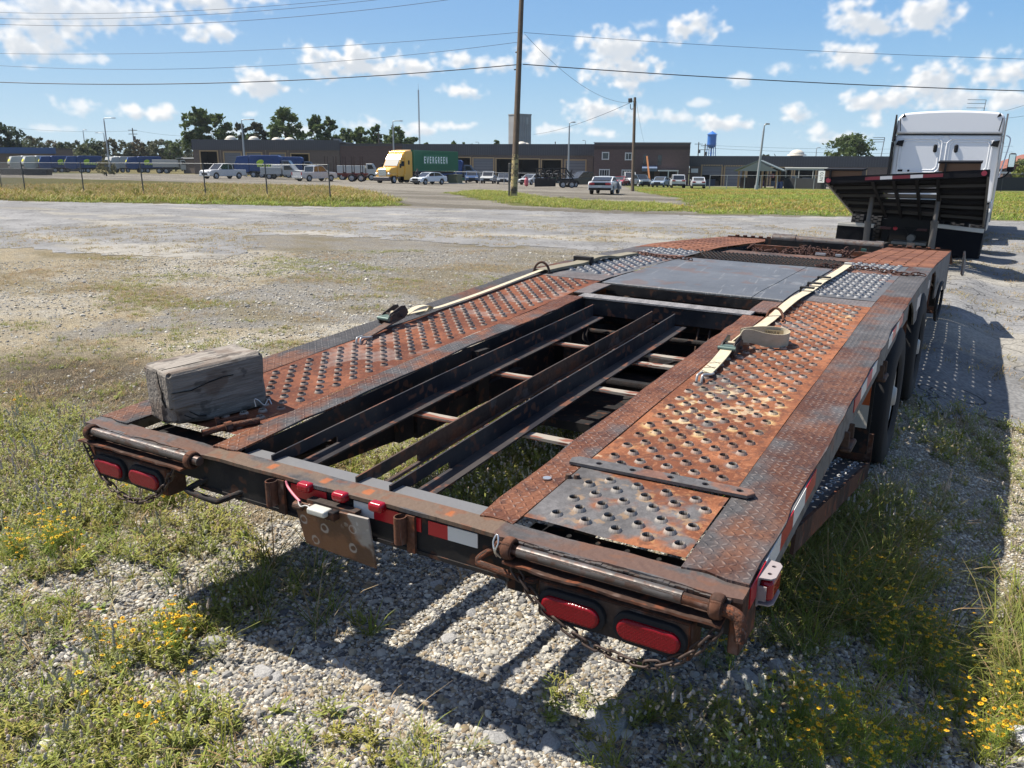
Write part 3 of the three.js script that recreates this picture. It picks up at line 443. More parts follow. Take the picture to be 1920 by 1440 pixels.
const MT = {
  steel: new THREE.MeshPhysicalMaterial({ specularIntensity: 0.45, map: steelTex, bumpMap: roughTex, bumpScale: 0.0025, roughness: 0.68 }),
  black: new THREE.MeshPhysicalMaterial({ map: blackTex, bumpMap: roughTex, bumpScale: 0.002, roughness: 0.75, specularIntensity: 0.4 }),
  worn: new THREE.MeshStandardMaterial({ map: steelTex, bumpMap: roughTex, bumpScale: 0.003, roughness: 0.42, metalness: 0.55 }),
  rust: new THREE.MeshPhysicalMaterial({ specularIntensity: 0.3, map: steelTex, bumpMap: roughTex, bumpScale: 0.003, roughness: 0.85 }),
  rubber: mat([0.012, 0.012, 0.013], 0.9, { bumpMap: roughTex, bumpScale: 0.002 }), red: new THREE.MeshPhysicalMaterial({ roughness: 0.18 }), white: mat([0.40, 0.39, 0.365], 0.5), silver: mat([0.55, 0.55, 0.54], 0.35, { metalness: 0.8 }),
};
MT.worn.map = tex(512, 512, (u, v) => { const a = fbmp(u, v, 10, 4), b = fbmp(u + 0.2, v, 40, 3); let q = [0.085, 0.076, 0.070].map((w) => w * (0.7 + 0.6 * a)); q = mix3(q, [0.075, 0.042, 0.03], 0.85 * sm(0.54, 0.64, b)); return mix3(q, [0.17, 0.16, 0.155], 0.5 * sm(0.6, 0.75, a)); }, true); MT.worn.roughness = 0.45; MT.worn.metalness = 0.35; MT.worn.color.setRGB(1.25, 1.25, 1.25); MT.dark = new THREE.MeshPhysicalMaterial({ map: blackTex, bumpMap: roughTex, bumpScale: 0.003, roughness: 0.6, specularIntensity: 0.5 }); MT.dark.color.setRGB(1.9, 1.8, 1.8); MT.rust.color.setRGB(1.25, 0.98, 0.88); MT.red.color.setRGB(0.26, 0.003, 0.010);
const trailer = thing('flatbed_trailer', 'rusty open frame car hauling trailer with perforated wheel tracks', 'trailer');

// ---- plates
function plateMats(x0, x1, s0, s1, res, fn, bump, bumpScale, rough = 0.75) {
  const w = Math.min(2048, Math.ceil((x1 - x0) / res)), h = Math.min(2048, Math.ceil((s1 - s0) / res));
  return new THREE.MeshPhysicalMaterial({ specularIntensity: 0.3, map: tex(w, h, (u, v) => fn(mix(x0, x1, u), mix(s0, s1, v)), true), bumpMap: bump ? hgt(w, h, (u, v) => bump(mix(x0, x1, u), mix(s0, s1, v))) : roughTex, bumpScale: bumpScale ?? 0.001, roughness: rough });
}
function setUV(g, x0, x1, s0, s1) { const p = g.attributes.position, uv = g.attributes.uv; for (let i = 0; i < p.count; i++) uv.setXY(i, (p.getX(i) - x0) / (x1 - x0), (-p.getZ(i) - s0) / (s1 - s0)); return g; }
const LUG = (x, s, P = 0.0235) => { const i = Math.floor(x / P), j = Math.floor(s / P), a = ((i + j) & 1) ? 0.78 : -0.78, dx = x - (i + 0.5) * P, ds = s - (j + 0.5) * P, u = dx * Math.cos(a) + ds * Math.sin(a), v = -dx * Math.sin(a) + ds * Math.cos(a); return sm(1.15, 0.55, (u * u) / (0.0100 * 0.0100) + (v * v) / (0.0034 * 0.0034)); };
function treadPlate(nameOf, x0, x1, s0, s1, look, parent, label, wavyEdge = 0) {
  const n = Math.ceil((s1 - s0) / 0.12), g = clean(new THREE.BoxGeometry(x1 - x0, 0.008, s1 - s0, 3, 1, n)); g.translate((x0 + x1) / 2, -0.002, -(s0 + s1) / 2);
  const p = g.attributes.position; for (let i = 0; i < p.count; i++) { const x = p.getX(i), s = -p.getZ(i); p.setY(i, p.getY(i) + (fbm(x * 4 + 3, s * 2.4 + x0 * 9, 3) - 0.5) * 0.010); if (wavyEdge) { const e = Math.abs(s - s0) < 0.02 ? 1 : 0; p.setZ(i, p.getZ(i) - e * (vn(x * 30, 2) - 0.5) * 0.02); if (Math.abs(x - (wavyEdge > 0 ? x1 : x0)) < 1e-4) p.setX(i, x + (fbm(s * 7 + x0, 1, 3) - 0.5) * 0.022); } }
  setUV(g, x0, x1, s0, s1);
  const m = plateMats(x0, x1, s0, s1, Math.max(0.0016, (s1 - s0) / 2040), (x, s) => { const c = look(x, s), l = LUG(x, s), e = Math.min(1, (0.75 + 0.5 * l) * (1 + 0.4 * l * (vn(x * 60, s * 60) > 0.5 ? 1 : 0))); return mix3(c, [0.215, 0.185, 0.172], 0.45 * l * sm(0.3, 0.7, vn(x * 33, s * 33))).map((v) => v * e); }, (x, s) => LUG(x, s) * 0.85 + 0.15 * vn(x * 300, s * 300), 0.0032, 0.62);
  return obj(nameOf, warp(g), m, parent, label);
}
// one strip-by-strip perforated plate: every hole has a raised lip and an open bore
function perfPlate(nameOf, sgn, s0, s1, xs, phase, ds, rHole, rRim, lift, look, parent, label, x0 = 0.63, x1 = 1.12, dx = 0.046, capsule = 0, dip = 0) {
  const P = [], tri = (a, b, c) => P.push(...a, ...b, ...c), qd = (a, b, c, d) => { tri(a, b, c); tri(a, c, d); }, holes = [], SEG = 14;
  const flat = (xa, xb, sa, sb) => { if (xb - xa < 1e-5 || sb - sa < 1e-5) return; const n = Math.max(1, Math.ceil((sb - sa) / 0.15)); for (let i = 0; i < n; i++) { const a = mix(sa, sb, i / n), b = mix(sa, sb, (i + 1) / n); qd([xa, 0, -a], [xb, 0, -a], [xb, 0, -b], [xa, 0, -b]); } };
  const r = rng(Math.floor(s0 * 100) + (sgn > 0 ? 1 : 2));
  flat(x0, xs[0] - dx / 2, s0, s1); flat(xs[xs.length - 1] + dx / 2, x1, s0, s1);
  xs.forEach((xc, i) => {
    const L = []; for (let s = s0 + ((phase + (i % 2 ? ds / 2 : 0)) % ds); s < s1 - 0.03; s += ds) if (s > s0 + 0.03) L.push(s);
    let cur = s0;
    L.forEach((sc, k) => {
      const a = Math.max(cur, sc - ds / 2), b = Math.min(s1, sc + ds / 2); flat(xc - dx / 2, xc + dx / 2, cur, a); cur = b; holes.push([xc * sgn, sc]);
      const lf = lift * (0.8 + 0.4 * r()), ring = (R, y, q) => { const t = q / SEG * 2 * Math.PI; return [xc + Math.cos(t) * R, y, -(sc + Math.sin(t) * (R + capsule))]; };
      const edge = (q) => { const t = q / SEG * 2 * Math.PI, c = Math.cos(t), s = Math.sin(t), kx = Math.abs(c) > 1e-6 ? dx / 2 / Math.abs(c) : 1e9, ks = Math.abs(s) > 1e-6 ? (s > 0 ? b - sc : sc - a) / Math.abs(s) : 1e9, m = Math.min(kx, ks); return [xc + c * m, 0, -(sc + s * m)]; };
      for (let q = 0; q < SEG; q++) { qd(edge(q), edge(q + 1), ring(rRim, 0, q + 1), ring(rRim, 0, q)); qd(ring(rRim, 0, q), ring(rRim, 0, q + 1), ring(rHole * 1.12, lf, q + 1), ring(rHole * 1.12, lf, q)); qd(ring(rHole * 1.12, lf, q), ring(rHole * 1.12, lf, q + 1), ring(rHole, lf * 0.6 - 0.004, q + 1), ring(rHole, lf * 0.6 - 0.004, q)); qd(ring(rHole, lf * 0.6 - 0.004, q), ring(rHole, lf * 0.6 - 0.004, q + 1), ring(rHole * 0.97, -0.008, q + 1), ring(rHole * 0.97, -0.008, q)); }
      // corners that the ring of the cell does not reach
      const cs = [[xc + dx / 2, b], [xc - dx / 2, b], [xc - dx / 2, a], [xc + dx / 2, a]];
      for (const [X, S] of cs) { const t = Math.atan2(S - sc, X - xc), q = Math.floor(((t + 2 * Math.PI) % (2 * Math.PI)) / (2 * Math.PI) * SEG), e0 = edge(q), e1 = edge(q + 1); tri([X, 0, -S], e0, e1); }
    });
    flat(xc - dx / 2, xc + dx / 2, cur, s1);
  });
  const g = new THREE.BufferGeometry(), f = new Float32Array(P); for (let i = 0; i < f.length; i += 3) { f[i] *= sgn; f[i + 1] += (fbm(f[i] * 3 + 11, f[i + 2] * 2.2, 3) - 0.5) * 0.012 - dip; }
  g.setAttribute('position', new THREE.BufferAttribute(f, 3)); g.setAttribute('uv', new THREE.BufferAttribute(new Float32Array(f.length / 3 * 2), 2));
  const a = sgn > 0 ? x0 : -x1, b = sgn > 0 ? x1 : -x0; setUV(g, a, b, s0, s1);
  const grid = new Map(); for (const h of holes) { const k = Math.floor(h[0] / 0.06) + ',' + Math.floor(h[1] / 0.06); if (!grid.has(k)) grid.set(k, []); grid.get(k).push(h); }
  const near = (x, s) => { let best = 1, hh = null; const i = Math.floor(x / 0.06), j = Math.floor(s / 0.06); for (let u = -1; u <= 1; u++) for (let v = -1; v <= 1; v++) for (const h of grid.get((i + u) + ',' + (j + v)) ?? []) { const d = Math.hypot(x - h[0], Math.max(0, Math.abs(s - h[1]) - capsule)); if (d < best) { best = d; hh = h; } } return [best, hh]; };
  const m = plateMats(a, b, s0, s1, Math.max(0.0016, (s1 - s0) / 2040), (x, s) => { const [d, h] = near(x, s); return look(x, s, d, h); }, null, 0.0012, 0.72);
  warp(g); g.computeVertexNormals();
  return obj(nameOf, g, m, parent, label);
}
const rowX = [0, 1, 2, 3, 4, 5, 6, 7, 8].map((i) => 0.69 + 0.046 * i - 0.0);
const rim = (c, d, k, rR) => d < 0.0127 ? [0.02, 0.016, 0.014] : mix3(c, [0.37, 0.335, 0.295], k * sm(rR + 0.003, rR - 0.004, d));
const lookRight = (x, s, d, h) => {
  let c = RUST(x, s, 3); const g = fbm(x * 7 + 5, s * 7 + 1, 4), chip = fbm(x * 28 + 8, s * 28, 4), zone = fbm(x * 2.2 + 4, s * 1.6 + 9, 3), hk = h ? vn(h[0] * 97, h[1] * 131) : 0;
  c = mix3(c, STEEL(x, s), 0.7 * sm(0.62, 0.70, g) * sm(0.04, 0.015, d) + 0.3 * sm(0.70, 0.76, g));
  const near = sm(0.045, 0.012, d); c = mix3(c, [0.50, 0.36, 0.17], 0.8 * near * sm(0.50, 0.58, zone) * sm(0.52, 0.58, chip) * (hk > 0.3 ? 1 : 0.2));
  c = mix3(c, [0.46, 0.38, 0.26], 0.5 * sm(0.62, 0.66, zone) * sm(0.62, 0.66, chip));
  return rim(c, d, 0.15 + 0.65 * hk, 0.0195);
};
const lookRear = (x, s, d, h) => { const e = fbm(x * 6 + 1, s * 6 + 4, 4), hk = h ? vn(h[0] * 97, h[1] * 131) : 0; let c = mix3(STEEL(x, s, 2).map((v) => v * 0.92), RUST(x, s, 1), sm(0.46, 0.64, e + 0.16 * sm(0.2, 0.1, s) + 0.2 * sm(0.40, 0.52, s) + 0.22 * (fbm(x * 34, s * 34, 3) - 0.5))); c = mix3(c, [0.36, 0.22, 0.10], 0.4 * sm(0.62, 0.72, fbm(x * 32, s * 32 + 3, 3)) * sm(0.06, 0.02, d)); return rim(c, d, 0.45 + 0.45 * hk, 0.0185); };
const lookLeft = (x, s, d, h) => { const e = fbm(x * 5 + 9, s * 5 + 4, 4), hk = h ? vn(h[0] * 97, h[1] * 131) : 0; let c = RUST(x, s, 6).map((v, i) => v * [0.72, 0.66, 0.70][i]); c = mix3(c, [0.24, 0.21, 0.195], 0.45 * sm(0.60, 0.70, e) * sm(0.07, 0.015, d)); return rim(c, d, 0.35 + 0.6 * hk, 0.0185); };
const lookGrey = (x, s, d, h) => { const e = fbm(x * 5 + 3, s * 5 + 14, 4); let c = mix3([0.070, 0.074, 0.083], [0.118, 0.122, 0.132], e).map((v) => v * (0.85 + 0.3 * vn(x * 200, s * 200))); c = mix3(c, RUST(x, s, 4), 0.5 * sm(0.6, 0.72, e)); return mix3(c, [0.36, 0.365, 0.37], 0.7 * sm(0.024, 0.015, d)); };
const lookRed = (x, s) => RUST(x, s, 8).map((v, i) => v * [0.78, 0.84, 0.95][i]);
for (const sgn of [1, -1]) {
  const R = sgn > 0, side = R ? 'right' : 'left';
  const track = new THREE.Group(); track.name = 'wheel_track'; trailer.add(track); track.userData.label = R ? 'near wheel track, orange rust with pale paint chips' : 'far wheel track, red brown rust';
  if (R) { perfPlate('perforated_plate', 1, 0.112, 0.50, rowX.map((x) => x + 0.022), 0.108 - 0.056, 0.1095, 0.0125, 0.0200, 0.0095, lookRear, track, 'grey worn rear perforated plate', 0.632, 1.115); perfPlate('perforated_plate', 1, 0.515, 3.42, rowX, 0.111, 0.108, 0.0125, 0.0195, 0.009, lookRight, track, 'rusty perforated plate', 0.632, 1.118); }
  else perfPlate('perforated_plate', -1, 0.17, 3.38, rowX.map((x) => x + 0.0), 0.06, 0.1085, 0.0125, 0.0195, 0.0095, lookLeft, track, undefined, 0.632, 1.118);
  const tr = (x, s) => { const e = fbm(x * 3 + (R ? 2 : 30), s * 2.2 + 7, 4), f = fbm(x * 16, s * 16, 3); return mix3(STEEL(x, s, 5).map((v) => v * (R ? 0.95 : 0.62)), RUST(x, s, 2).map((v, i) => v * [0.66, 0.78, 0.98][i]), R ? sm(0.34, 0.60, e + 0.25 * (f - 0.5)) : sm(0.50, 0.66, e + 0.25 * (f - 0.5) + 0.25 * sm(0.5, 0.1, s))); };
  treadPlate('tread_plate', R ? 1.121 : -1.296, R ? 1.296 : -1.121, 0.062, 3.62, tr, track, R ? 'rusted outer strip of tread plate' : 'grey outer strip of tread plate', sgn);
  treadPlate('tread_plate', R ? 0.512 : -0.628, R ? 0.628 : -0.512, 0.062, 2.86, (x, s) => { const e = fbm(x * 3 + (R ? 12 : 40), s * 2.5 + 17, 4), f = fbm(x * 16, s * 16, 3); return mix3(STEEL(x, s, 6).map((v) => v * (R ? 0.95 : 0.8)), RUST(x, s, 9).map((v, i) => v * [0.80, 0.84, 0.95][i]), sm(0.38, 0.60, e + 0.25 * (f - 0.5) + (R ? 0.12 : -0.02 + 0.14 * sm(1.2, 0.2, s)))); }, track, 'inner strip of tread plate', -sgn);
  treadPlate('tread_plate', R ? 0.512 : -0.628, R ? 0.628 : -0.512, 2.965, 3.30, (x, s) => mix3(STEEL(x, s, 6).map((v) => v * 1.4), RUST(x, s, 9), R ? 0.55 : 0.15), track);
  // grey raised middle section
  const gx = [0, 1, 2, 3, 4, 5, 6, 7].map((i) => 0.69 + 0.052 * i);
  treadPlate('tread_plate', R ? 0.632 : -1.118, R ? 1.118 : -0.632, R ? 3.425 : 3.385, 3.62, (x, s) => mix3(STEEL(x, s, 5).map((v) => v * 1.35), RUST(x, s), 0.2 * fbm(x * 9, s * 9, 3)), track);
  perfPlate('perforated_plate', sgn, 3.625, 4.95, gx, 0.07, 0.125, 0.013, 0.023, 0.013, lookGrey, track, 'dark grey section with raised grip holes', 0.632, 1.118, 0.052, 0.012);
  perfPlate('perforated_plate', sgn, 5.16, 5.70, gx, 0.07, 0.125, 0.013, 0.023, 0.013, lookGrey, track, undefined, 0.632, 1.118, 0.052, 0.012);
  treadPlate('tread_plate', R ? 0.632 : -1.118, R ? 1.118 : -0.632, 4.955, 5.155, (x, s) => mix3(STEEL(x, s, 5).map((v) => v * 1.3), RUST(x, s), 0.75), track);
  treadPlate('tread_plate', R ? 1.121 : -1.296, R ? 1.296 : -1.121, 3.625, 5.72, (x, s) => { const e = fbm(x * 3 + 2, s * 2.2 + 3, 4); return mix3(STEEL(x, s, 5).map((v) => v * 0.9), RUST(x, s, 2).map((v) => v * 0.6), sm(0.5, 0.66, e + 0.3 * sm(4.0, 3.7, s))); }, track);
  // red rusted front section with rows of narrow slots
  const fx = [0, 1, 2, 3, 4].map((i) => 0.74 + 0.108 * i);
  perfPlate('front_plate', sgn, 5.74, 8.75, fx, 0.1, 0.15, 0.008, 0.011, 0.002, lookRed, track, 'red brown front plate with rows of narrow slots', 0.632, 1.296, 0.108, 0.028);
  each('splice_plate', [3.50, 4.95, 5.16, 5.72].map((s) => warp(bx(0.66, 0.004, 0.16, sgn * 0.965, -0.036, -s))), MT.black, track);
  obj('ridge', warp(bx(0.64, 0.028, 0.035, sgn * 0.96, 0.0, -8.78)), MT.rust, track);
  for (let i = 0; i < 6; i++) obj('weld_lump', warp(rbx(0.05, 0.02, 0.04, sgn * (0.66 + i * 0.1), 0.022, -8.78, 0.008)), MT.rust, track);
}
{ // repair strap of flat bar with its own holes across the right track
  const s = new THREE.Shape([[-0.295, -0.024], [0.28, -0.022], [0.297, 0.0], [0.283, 0.022], [-0.28, 0.024], [-0.3, 0.005]].map(([x, y]) => new THREE.Vector2(x, y)));
  for (const x of [-0.20, -0.085, 0.04, 0.15, 0.255]) { const h = new THREE.Path(); h.absellipse(x, 0, 0.0125, 0.0125, 0, Math.PI * 2); s.holes.push(h); }
  const g = new THREE.ExtrudeGeometry(s, { depth: 0.009, bevelEnabled: true, bevelSize: 0.002, bevelThickness: 0.002, bevelSegments: 1, curveSegments: 8 }); g.rotateX(-Math.PI / 2); g.rotateY(0.03); g.translate(0.885, 0.006, -0.522);
  obj('repair_strip', warp(boxUV(g)), plateMats(0, 1, 0, 1, 0.003, (x, q) => mix3(STEEL(x, q, 9).map((v) => v * 0.95), RUST(x, q), 0.6 * sm(0.52, 0.68, fbm(x * 8, q * 8, 3))), null, 0.002, 0.6), trailer, 'grey flat bar strap with five holes');
  each('bolt', [rod(D(0.63, 0.40, 0), D(0.63, 0.40, 0.014), 0.012, 0.009), rod(D(0.655, 0.41, 0), D(0.655, 0.41, 0.014), 0.012, 0.009)], MT.steel, trailer);
  obj('washer', [rod(D(0.575, 0.36, 0.003), D(0.575, 0.36, 0.007), 0.014, 0.014, 14)], MT.silver, trailer);
}
// ---- middle bay
const angleIron = (x, s0, s1, flange, side) => { const n = 8, L = []; for (let i = 0; i < n; i++) { const a = mix(s0, s1, i / n), b = mix(s0, s1, (i + 1) / n), t = (i / n < 0.1 ? 0.6 : 1); L.push(warp(bx(0.007, 0.075 * t, b - a, x, -0.0375 * t - 0.004, -(a + b) / 2)), warp(bx(flange, 0.007, b - a, x + side * flange / 2, -0.079, -(a + b) / 2))); } return L; };
obj('angle_iron', angleIron(-0.375, 0.1, 2.72, 0.075, 1), MT.dark, trailer);
obj('angle_iron', angleIron(0.01, 0.1, 2.72, 0.02, 1), MT.steel, trailer);
obj('angle_iron', angleIron(0.15, 0.1, 2.72, 0.075, 1), MT.dark, trailer);
each('deck_edge', [...[-0.512, 0.512].map((x) => { const L = []; for (let i = 0; i < 10; i++) L.push(warp(bx(0.008, 0.11, 0.285, x, -0.062, -(0.1 + 0.285 * (i + 0.5))))); return L; })], MT.black, trailer);
const barTex = tex(512, 64, (u, v) => { const e = fbmp(u, v * 0.12, 8, 4); return mix3([0.27, 0.24, 0.20], [0.17, 0.055, 0.03], sm(0.44, 0.56, e + 0.35 * Math.abs(u - 0.5) - 0.06)); }, true);
const barMat = new THREE.MeshStandardMaterial({ map: barTex, roughness: 0.75 });
const crossBar = (xa, xb, s) => { const g = new THREE.BoxGeometry(xb - xa, 0.012, 0.05); g.translate((xa + xb) / 2, deckY(0, s) - 0.10, -s); obj('cross_bar', [g], barMat, trailer, 'flat cross bar with worn pale top and rusty ends'); };
crossBar(-0.51, 0.51, 0.875); crossBar(-0.51, 0.51, 1.515); crossBar(-0.51, 0.51, 2.15); crossBar(0.14, 0.51, 1.985);
obj('cross_beam', [warp(bx(1.04, 0.10, 0.075, 0, -0.06, -2.92))], MT.dark, trailer);
obj('cross_beam', [warp(bx(1.10, 0.010, 0.10, 0, -0.002, -2.915))], plateMats(-1, 1, 0, 1, 0.004, (x, q) => mix3(STEEL(x * 2, q, 3).map((v) => v * 1.7), [0.4, 0.4, 0.4], 0.3 * sm(0.72, 0.8, vn(x * 160, q * 160))), roughTex && null, 0.002), trailer, 'gritty grey top of the cross beam');
each('axle_tube', [rod(V(-0.5, 0.77, -2.98), V(0.5, 0.765, -3.02), 0.055, 0.055, 16), rod(V(-0.5, 0.71, -2.75), V(0.5, 0.71, -2.75), 0.018, 0.018, 8)], MT.black, trailer);
for (const x of [-0.12, -0.05, 0.24, 0.31, 0.44]) obj('hose_clamp', [tube([V(x, 0.60, -2.86), V(x, 0.74, -2.90), V(x, 0.835, -2.99), V(x, 0.78, -3.07)], 0.007, 12, 6)], MT.steel, trailer);
each('frame_rail', [...[-0.55, 0.55].map((x) => { const L = []; for (let i = 0; i < 14; i++) { const a = 1.1 + i * 0.55; L.push(warp(bx(0.09, 0.20, 0.55, x, -0.23, -(a + 0.275)))); } return L; })], MT.black, trailer);
each('lower_beam', [[beam(V(-0.66, 0.53, -0.16), V(-0.56, 0.53, -1.3), 0.10, 0.09), beam(V(-0.56, 0.53, -1.3), V(-0.50, 0.58, -2.0), 0.10, 0.09)], beam(V(0.60, 0.5, -0.16), V(0.56, 0.5, -1.3), 0.10, 0.10)], MT.black, trailer, 'black lower frame arm');
for (const [x, s] of [[-0.56, 1.02], [-0.52, 1.62], [0.56, 1.02], [0.56, 1.75]]) obj('frame_post', [bx(0.10, 0.28, 0.10, x, deckY(x, s) - 0.17, -s)], MT.black, trailer);
each('bulkhead', [bx(1.02, 0.5, 0.01, 0, 0.55, -3.6), bx(0.012, 0.42, 1.7, -0.62, 0.55, -2.75), bx(0.012, 0.42, 1.7, 0.62, 0.55, -2.75), bx(1.1, 0.05, 1.6, 0, 0.30, -2.9)], MT.black, trailer, 'black inner box around the axles');
each('suspension_hanger', [bx(0.05, 0.34, 0.16, -0.42, 0.58, -2.55), bx(0.05, 0.34, 0.16, 0.42, 0.58, -2.55), beam(V(-0.40, 0.42, -2.2), V(-0.40, 0.48, -3.4), 0.07, 0.06), beam(V(0.40, 0.42, -2.2), V(0.40, 0.48, -3.4), 0.07, 0.06), rod(V(-0.3, 0.5, -2.4), V(0.3, 0.5, -2.4), 0.03)], MT.black, trailer);
each('air_hose', [tube([V(-0.35, 0.78, -2.6), V(-0.32, 0.70, -2.5), V(-0.2, 0.62, -2.62), V(0.1, 0.60, -2.5), V(0.3, 0.66, -2.6)], 0.009, 30, 6), tube([V(-0.38, 0.80, -2.7), V(-0.36, 0.68, -2.62), V(-0.33, 0.55, -2.8)], 0.008, 20, 6)], MT.black, trailer);
// middle plates
{
  const flatLook = (x, s) => { const e = fbm(x * 2.4 + 5, s * 3.6, 5), st = fbm(x * 14, s * 2.5, 3); let c = mix3([0.070, 0.076, 0.086], [0.118, 0.125, 0.137], e).map((v) => v * (0.88 + 0.24 * st)); const scr = sm(0.80, 0.86, fbm(x * 60 + s * 8, s * 3 + x * 4, 2)) + 0.8 * sm(0.72, 0.8, fbm(x * 9, s * 9 + 7, 4)); c = mix3(c, [0.20, 0.205, 0.21], 0.5 * scr); c = mix3(c, [0.12, 0.07, 0.05], 0.5 * sm(0.60, 0.72, fbm(x * 7 + 20, s * 7, 4))); const lip = sm(3.36, 3.29, s); return mix3(c, mix3([0.17, 0.165, 0.155], [0.55, 0.54, 0.5], sm(0.7, 0.85, vn(x * 140, s * 140)) * 0.6), lip); };
  const m1 = plateMats(-0.6, 0.63, 3.26, 5.06, 0.0025, flatLook, (x, s) => fbm(x * 30, s * 30, 3), 0.002, 0.5);
  const mk = (x0, x1, dy) => { const g = clean(new THREE.BoxGeometry(x1 - x0, 0.010, 1.70, 3, 1, 10)); g.translate((x0 + x1) / 2, dy, -(3.31 + 0.85)); const p = g.attributes.position; for (let i = 0; i < p.count; i++) p.setY(i, p.getY(i) + (fbm(p.getX(i) * 2, p.getZ(i) * 2 + 5, 3) - 0.5) * 0.008); return setUV(warp(g), -0.6, 0.63, 3.26, 5.06); };
  obj('centre_plate', mk(-0.585, 0.436, 0.004), m1, trailer, 'smooth grey centre plate'); obj('centre_plate', mk(0.442, 0.630, 0.004), m1, trailer, 'narrow grey plate beside the centre plate');
  each('centre_frame', [warp(bx(1.1, 0.06, 0.05, 0, -0.035, -3.33)), warp(bx(1.1, 0.06, 0.05, 0, -0.035, -5.0))], MT.black, trailer);
}
{ // expanded metal grating, tray, chain heap, winch tube
  const L = []; for (let i = 0; i < 34; i++) { const x = -0.55 + i * 0.037; L.push(warp(bx(0.006, 0.014, 0.80, x + 0.0, 0.0, -5.42, 0, 0.42))); } for (let i = 0; i < 7; i++) L.push(warp(bx(1.28, 0.010, 0.012, 0.05, -0.006, -(5.1 + i * 0.105))));
  obj('grating', L, MT.black, trailer, 'black expanded metal grating'); trailer.children[trailer.children.length - 1].userData.kind = 'stuff';
  each('bay_wall', [warp(bx(0.012, 0.18, 2.9, -0.628, -0.10, -7.25)), warp(bx(0.012, 0.18, 2.9, 0.628, -0.10, -7.25)), warp(bx(1.25, 0.012, 1.5, 0, -0.19, -6.6)), warp(bx(1.25, 0.16, 0.012, 0, -0.12, -7.6)), warp(bx(1.25, 0.10, 0.05, 0, -0.02, -8.05))], MT.black, trailer);
  obj('bay_beam', [warp(bx(1.24, 0.05, 0.08, 0, -0.03, -7.35))], MT.rust, trailer);
  obj('winch_tube', [rod(D(-0.6, 8.3, 0.03), D(0.62, 8.3, 0.02), 0.052, 0.052, 18), rod(D(-0.6, 8.3, 0.03), D(-0.33, 8.3, 0.03), 0.06, 0.06, 18), rod(D(0.55, 8.3, 0.02), D(0.63, 8.3, 0.02), 0.06, 0.06, 18)], MT.worn, trailer, 'worn grey tube across the front of the bay');
  obj('bracket', [warp(bx(0.05, 0.08, 0.05, 0.53, -0.02, -7.5))], mat([0.03, 0.09, 0.07], 0.6), trailer, 'small green bracket');
  each('latch', [warp(bx(0.09, 0.02, 0.05, 0.30, 0.0, -6.35)), warp(bx(0.05, 0.02, 0.05, 0.46, 0.0, -6.35))], MT.silver, trailer);
  obj('tray', [warp(bx(1.2, 0.03, 0.35, 0.05, -0.035, -6.15))], MT.steel, trailer);
}
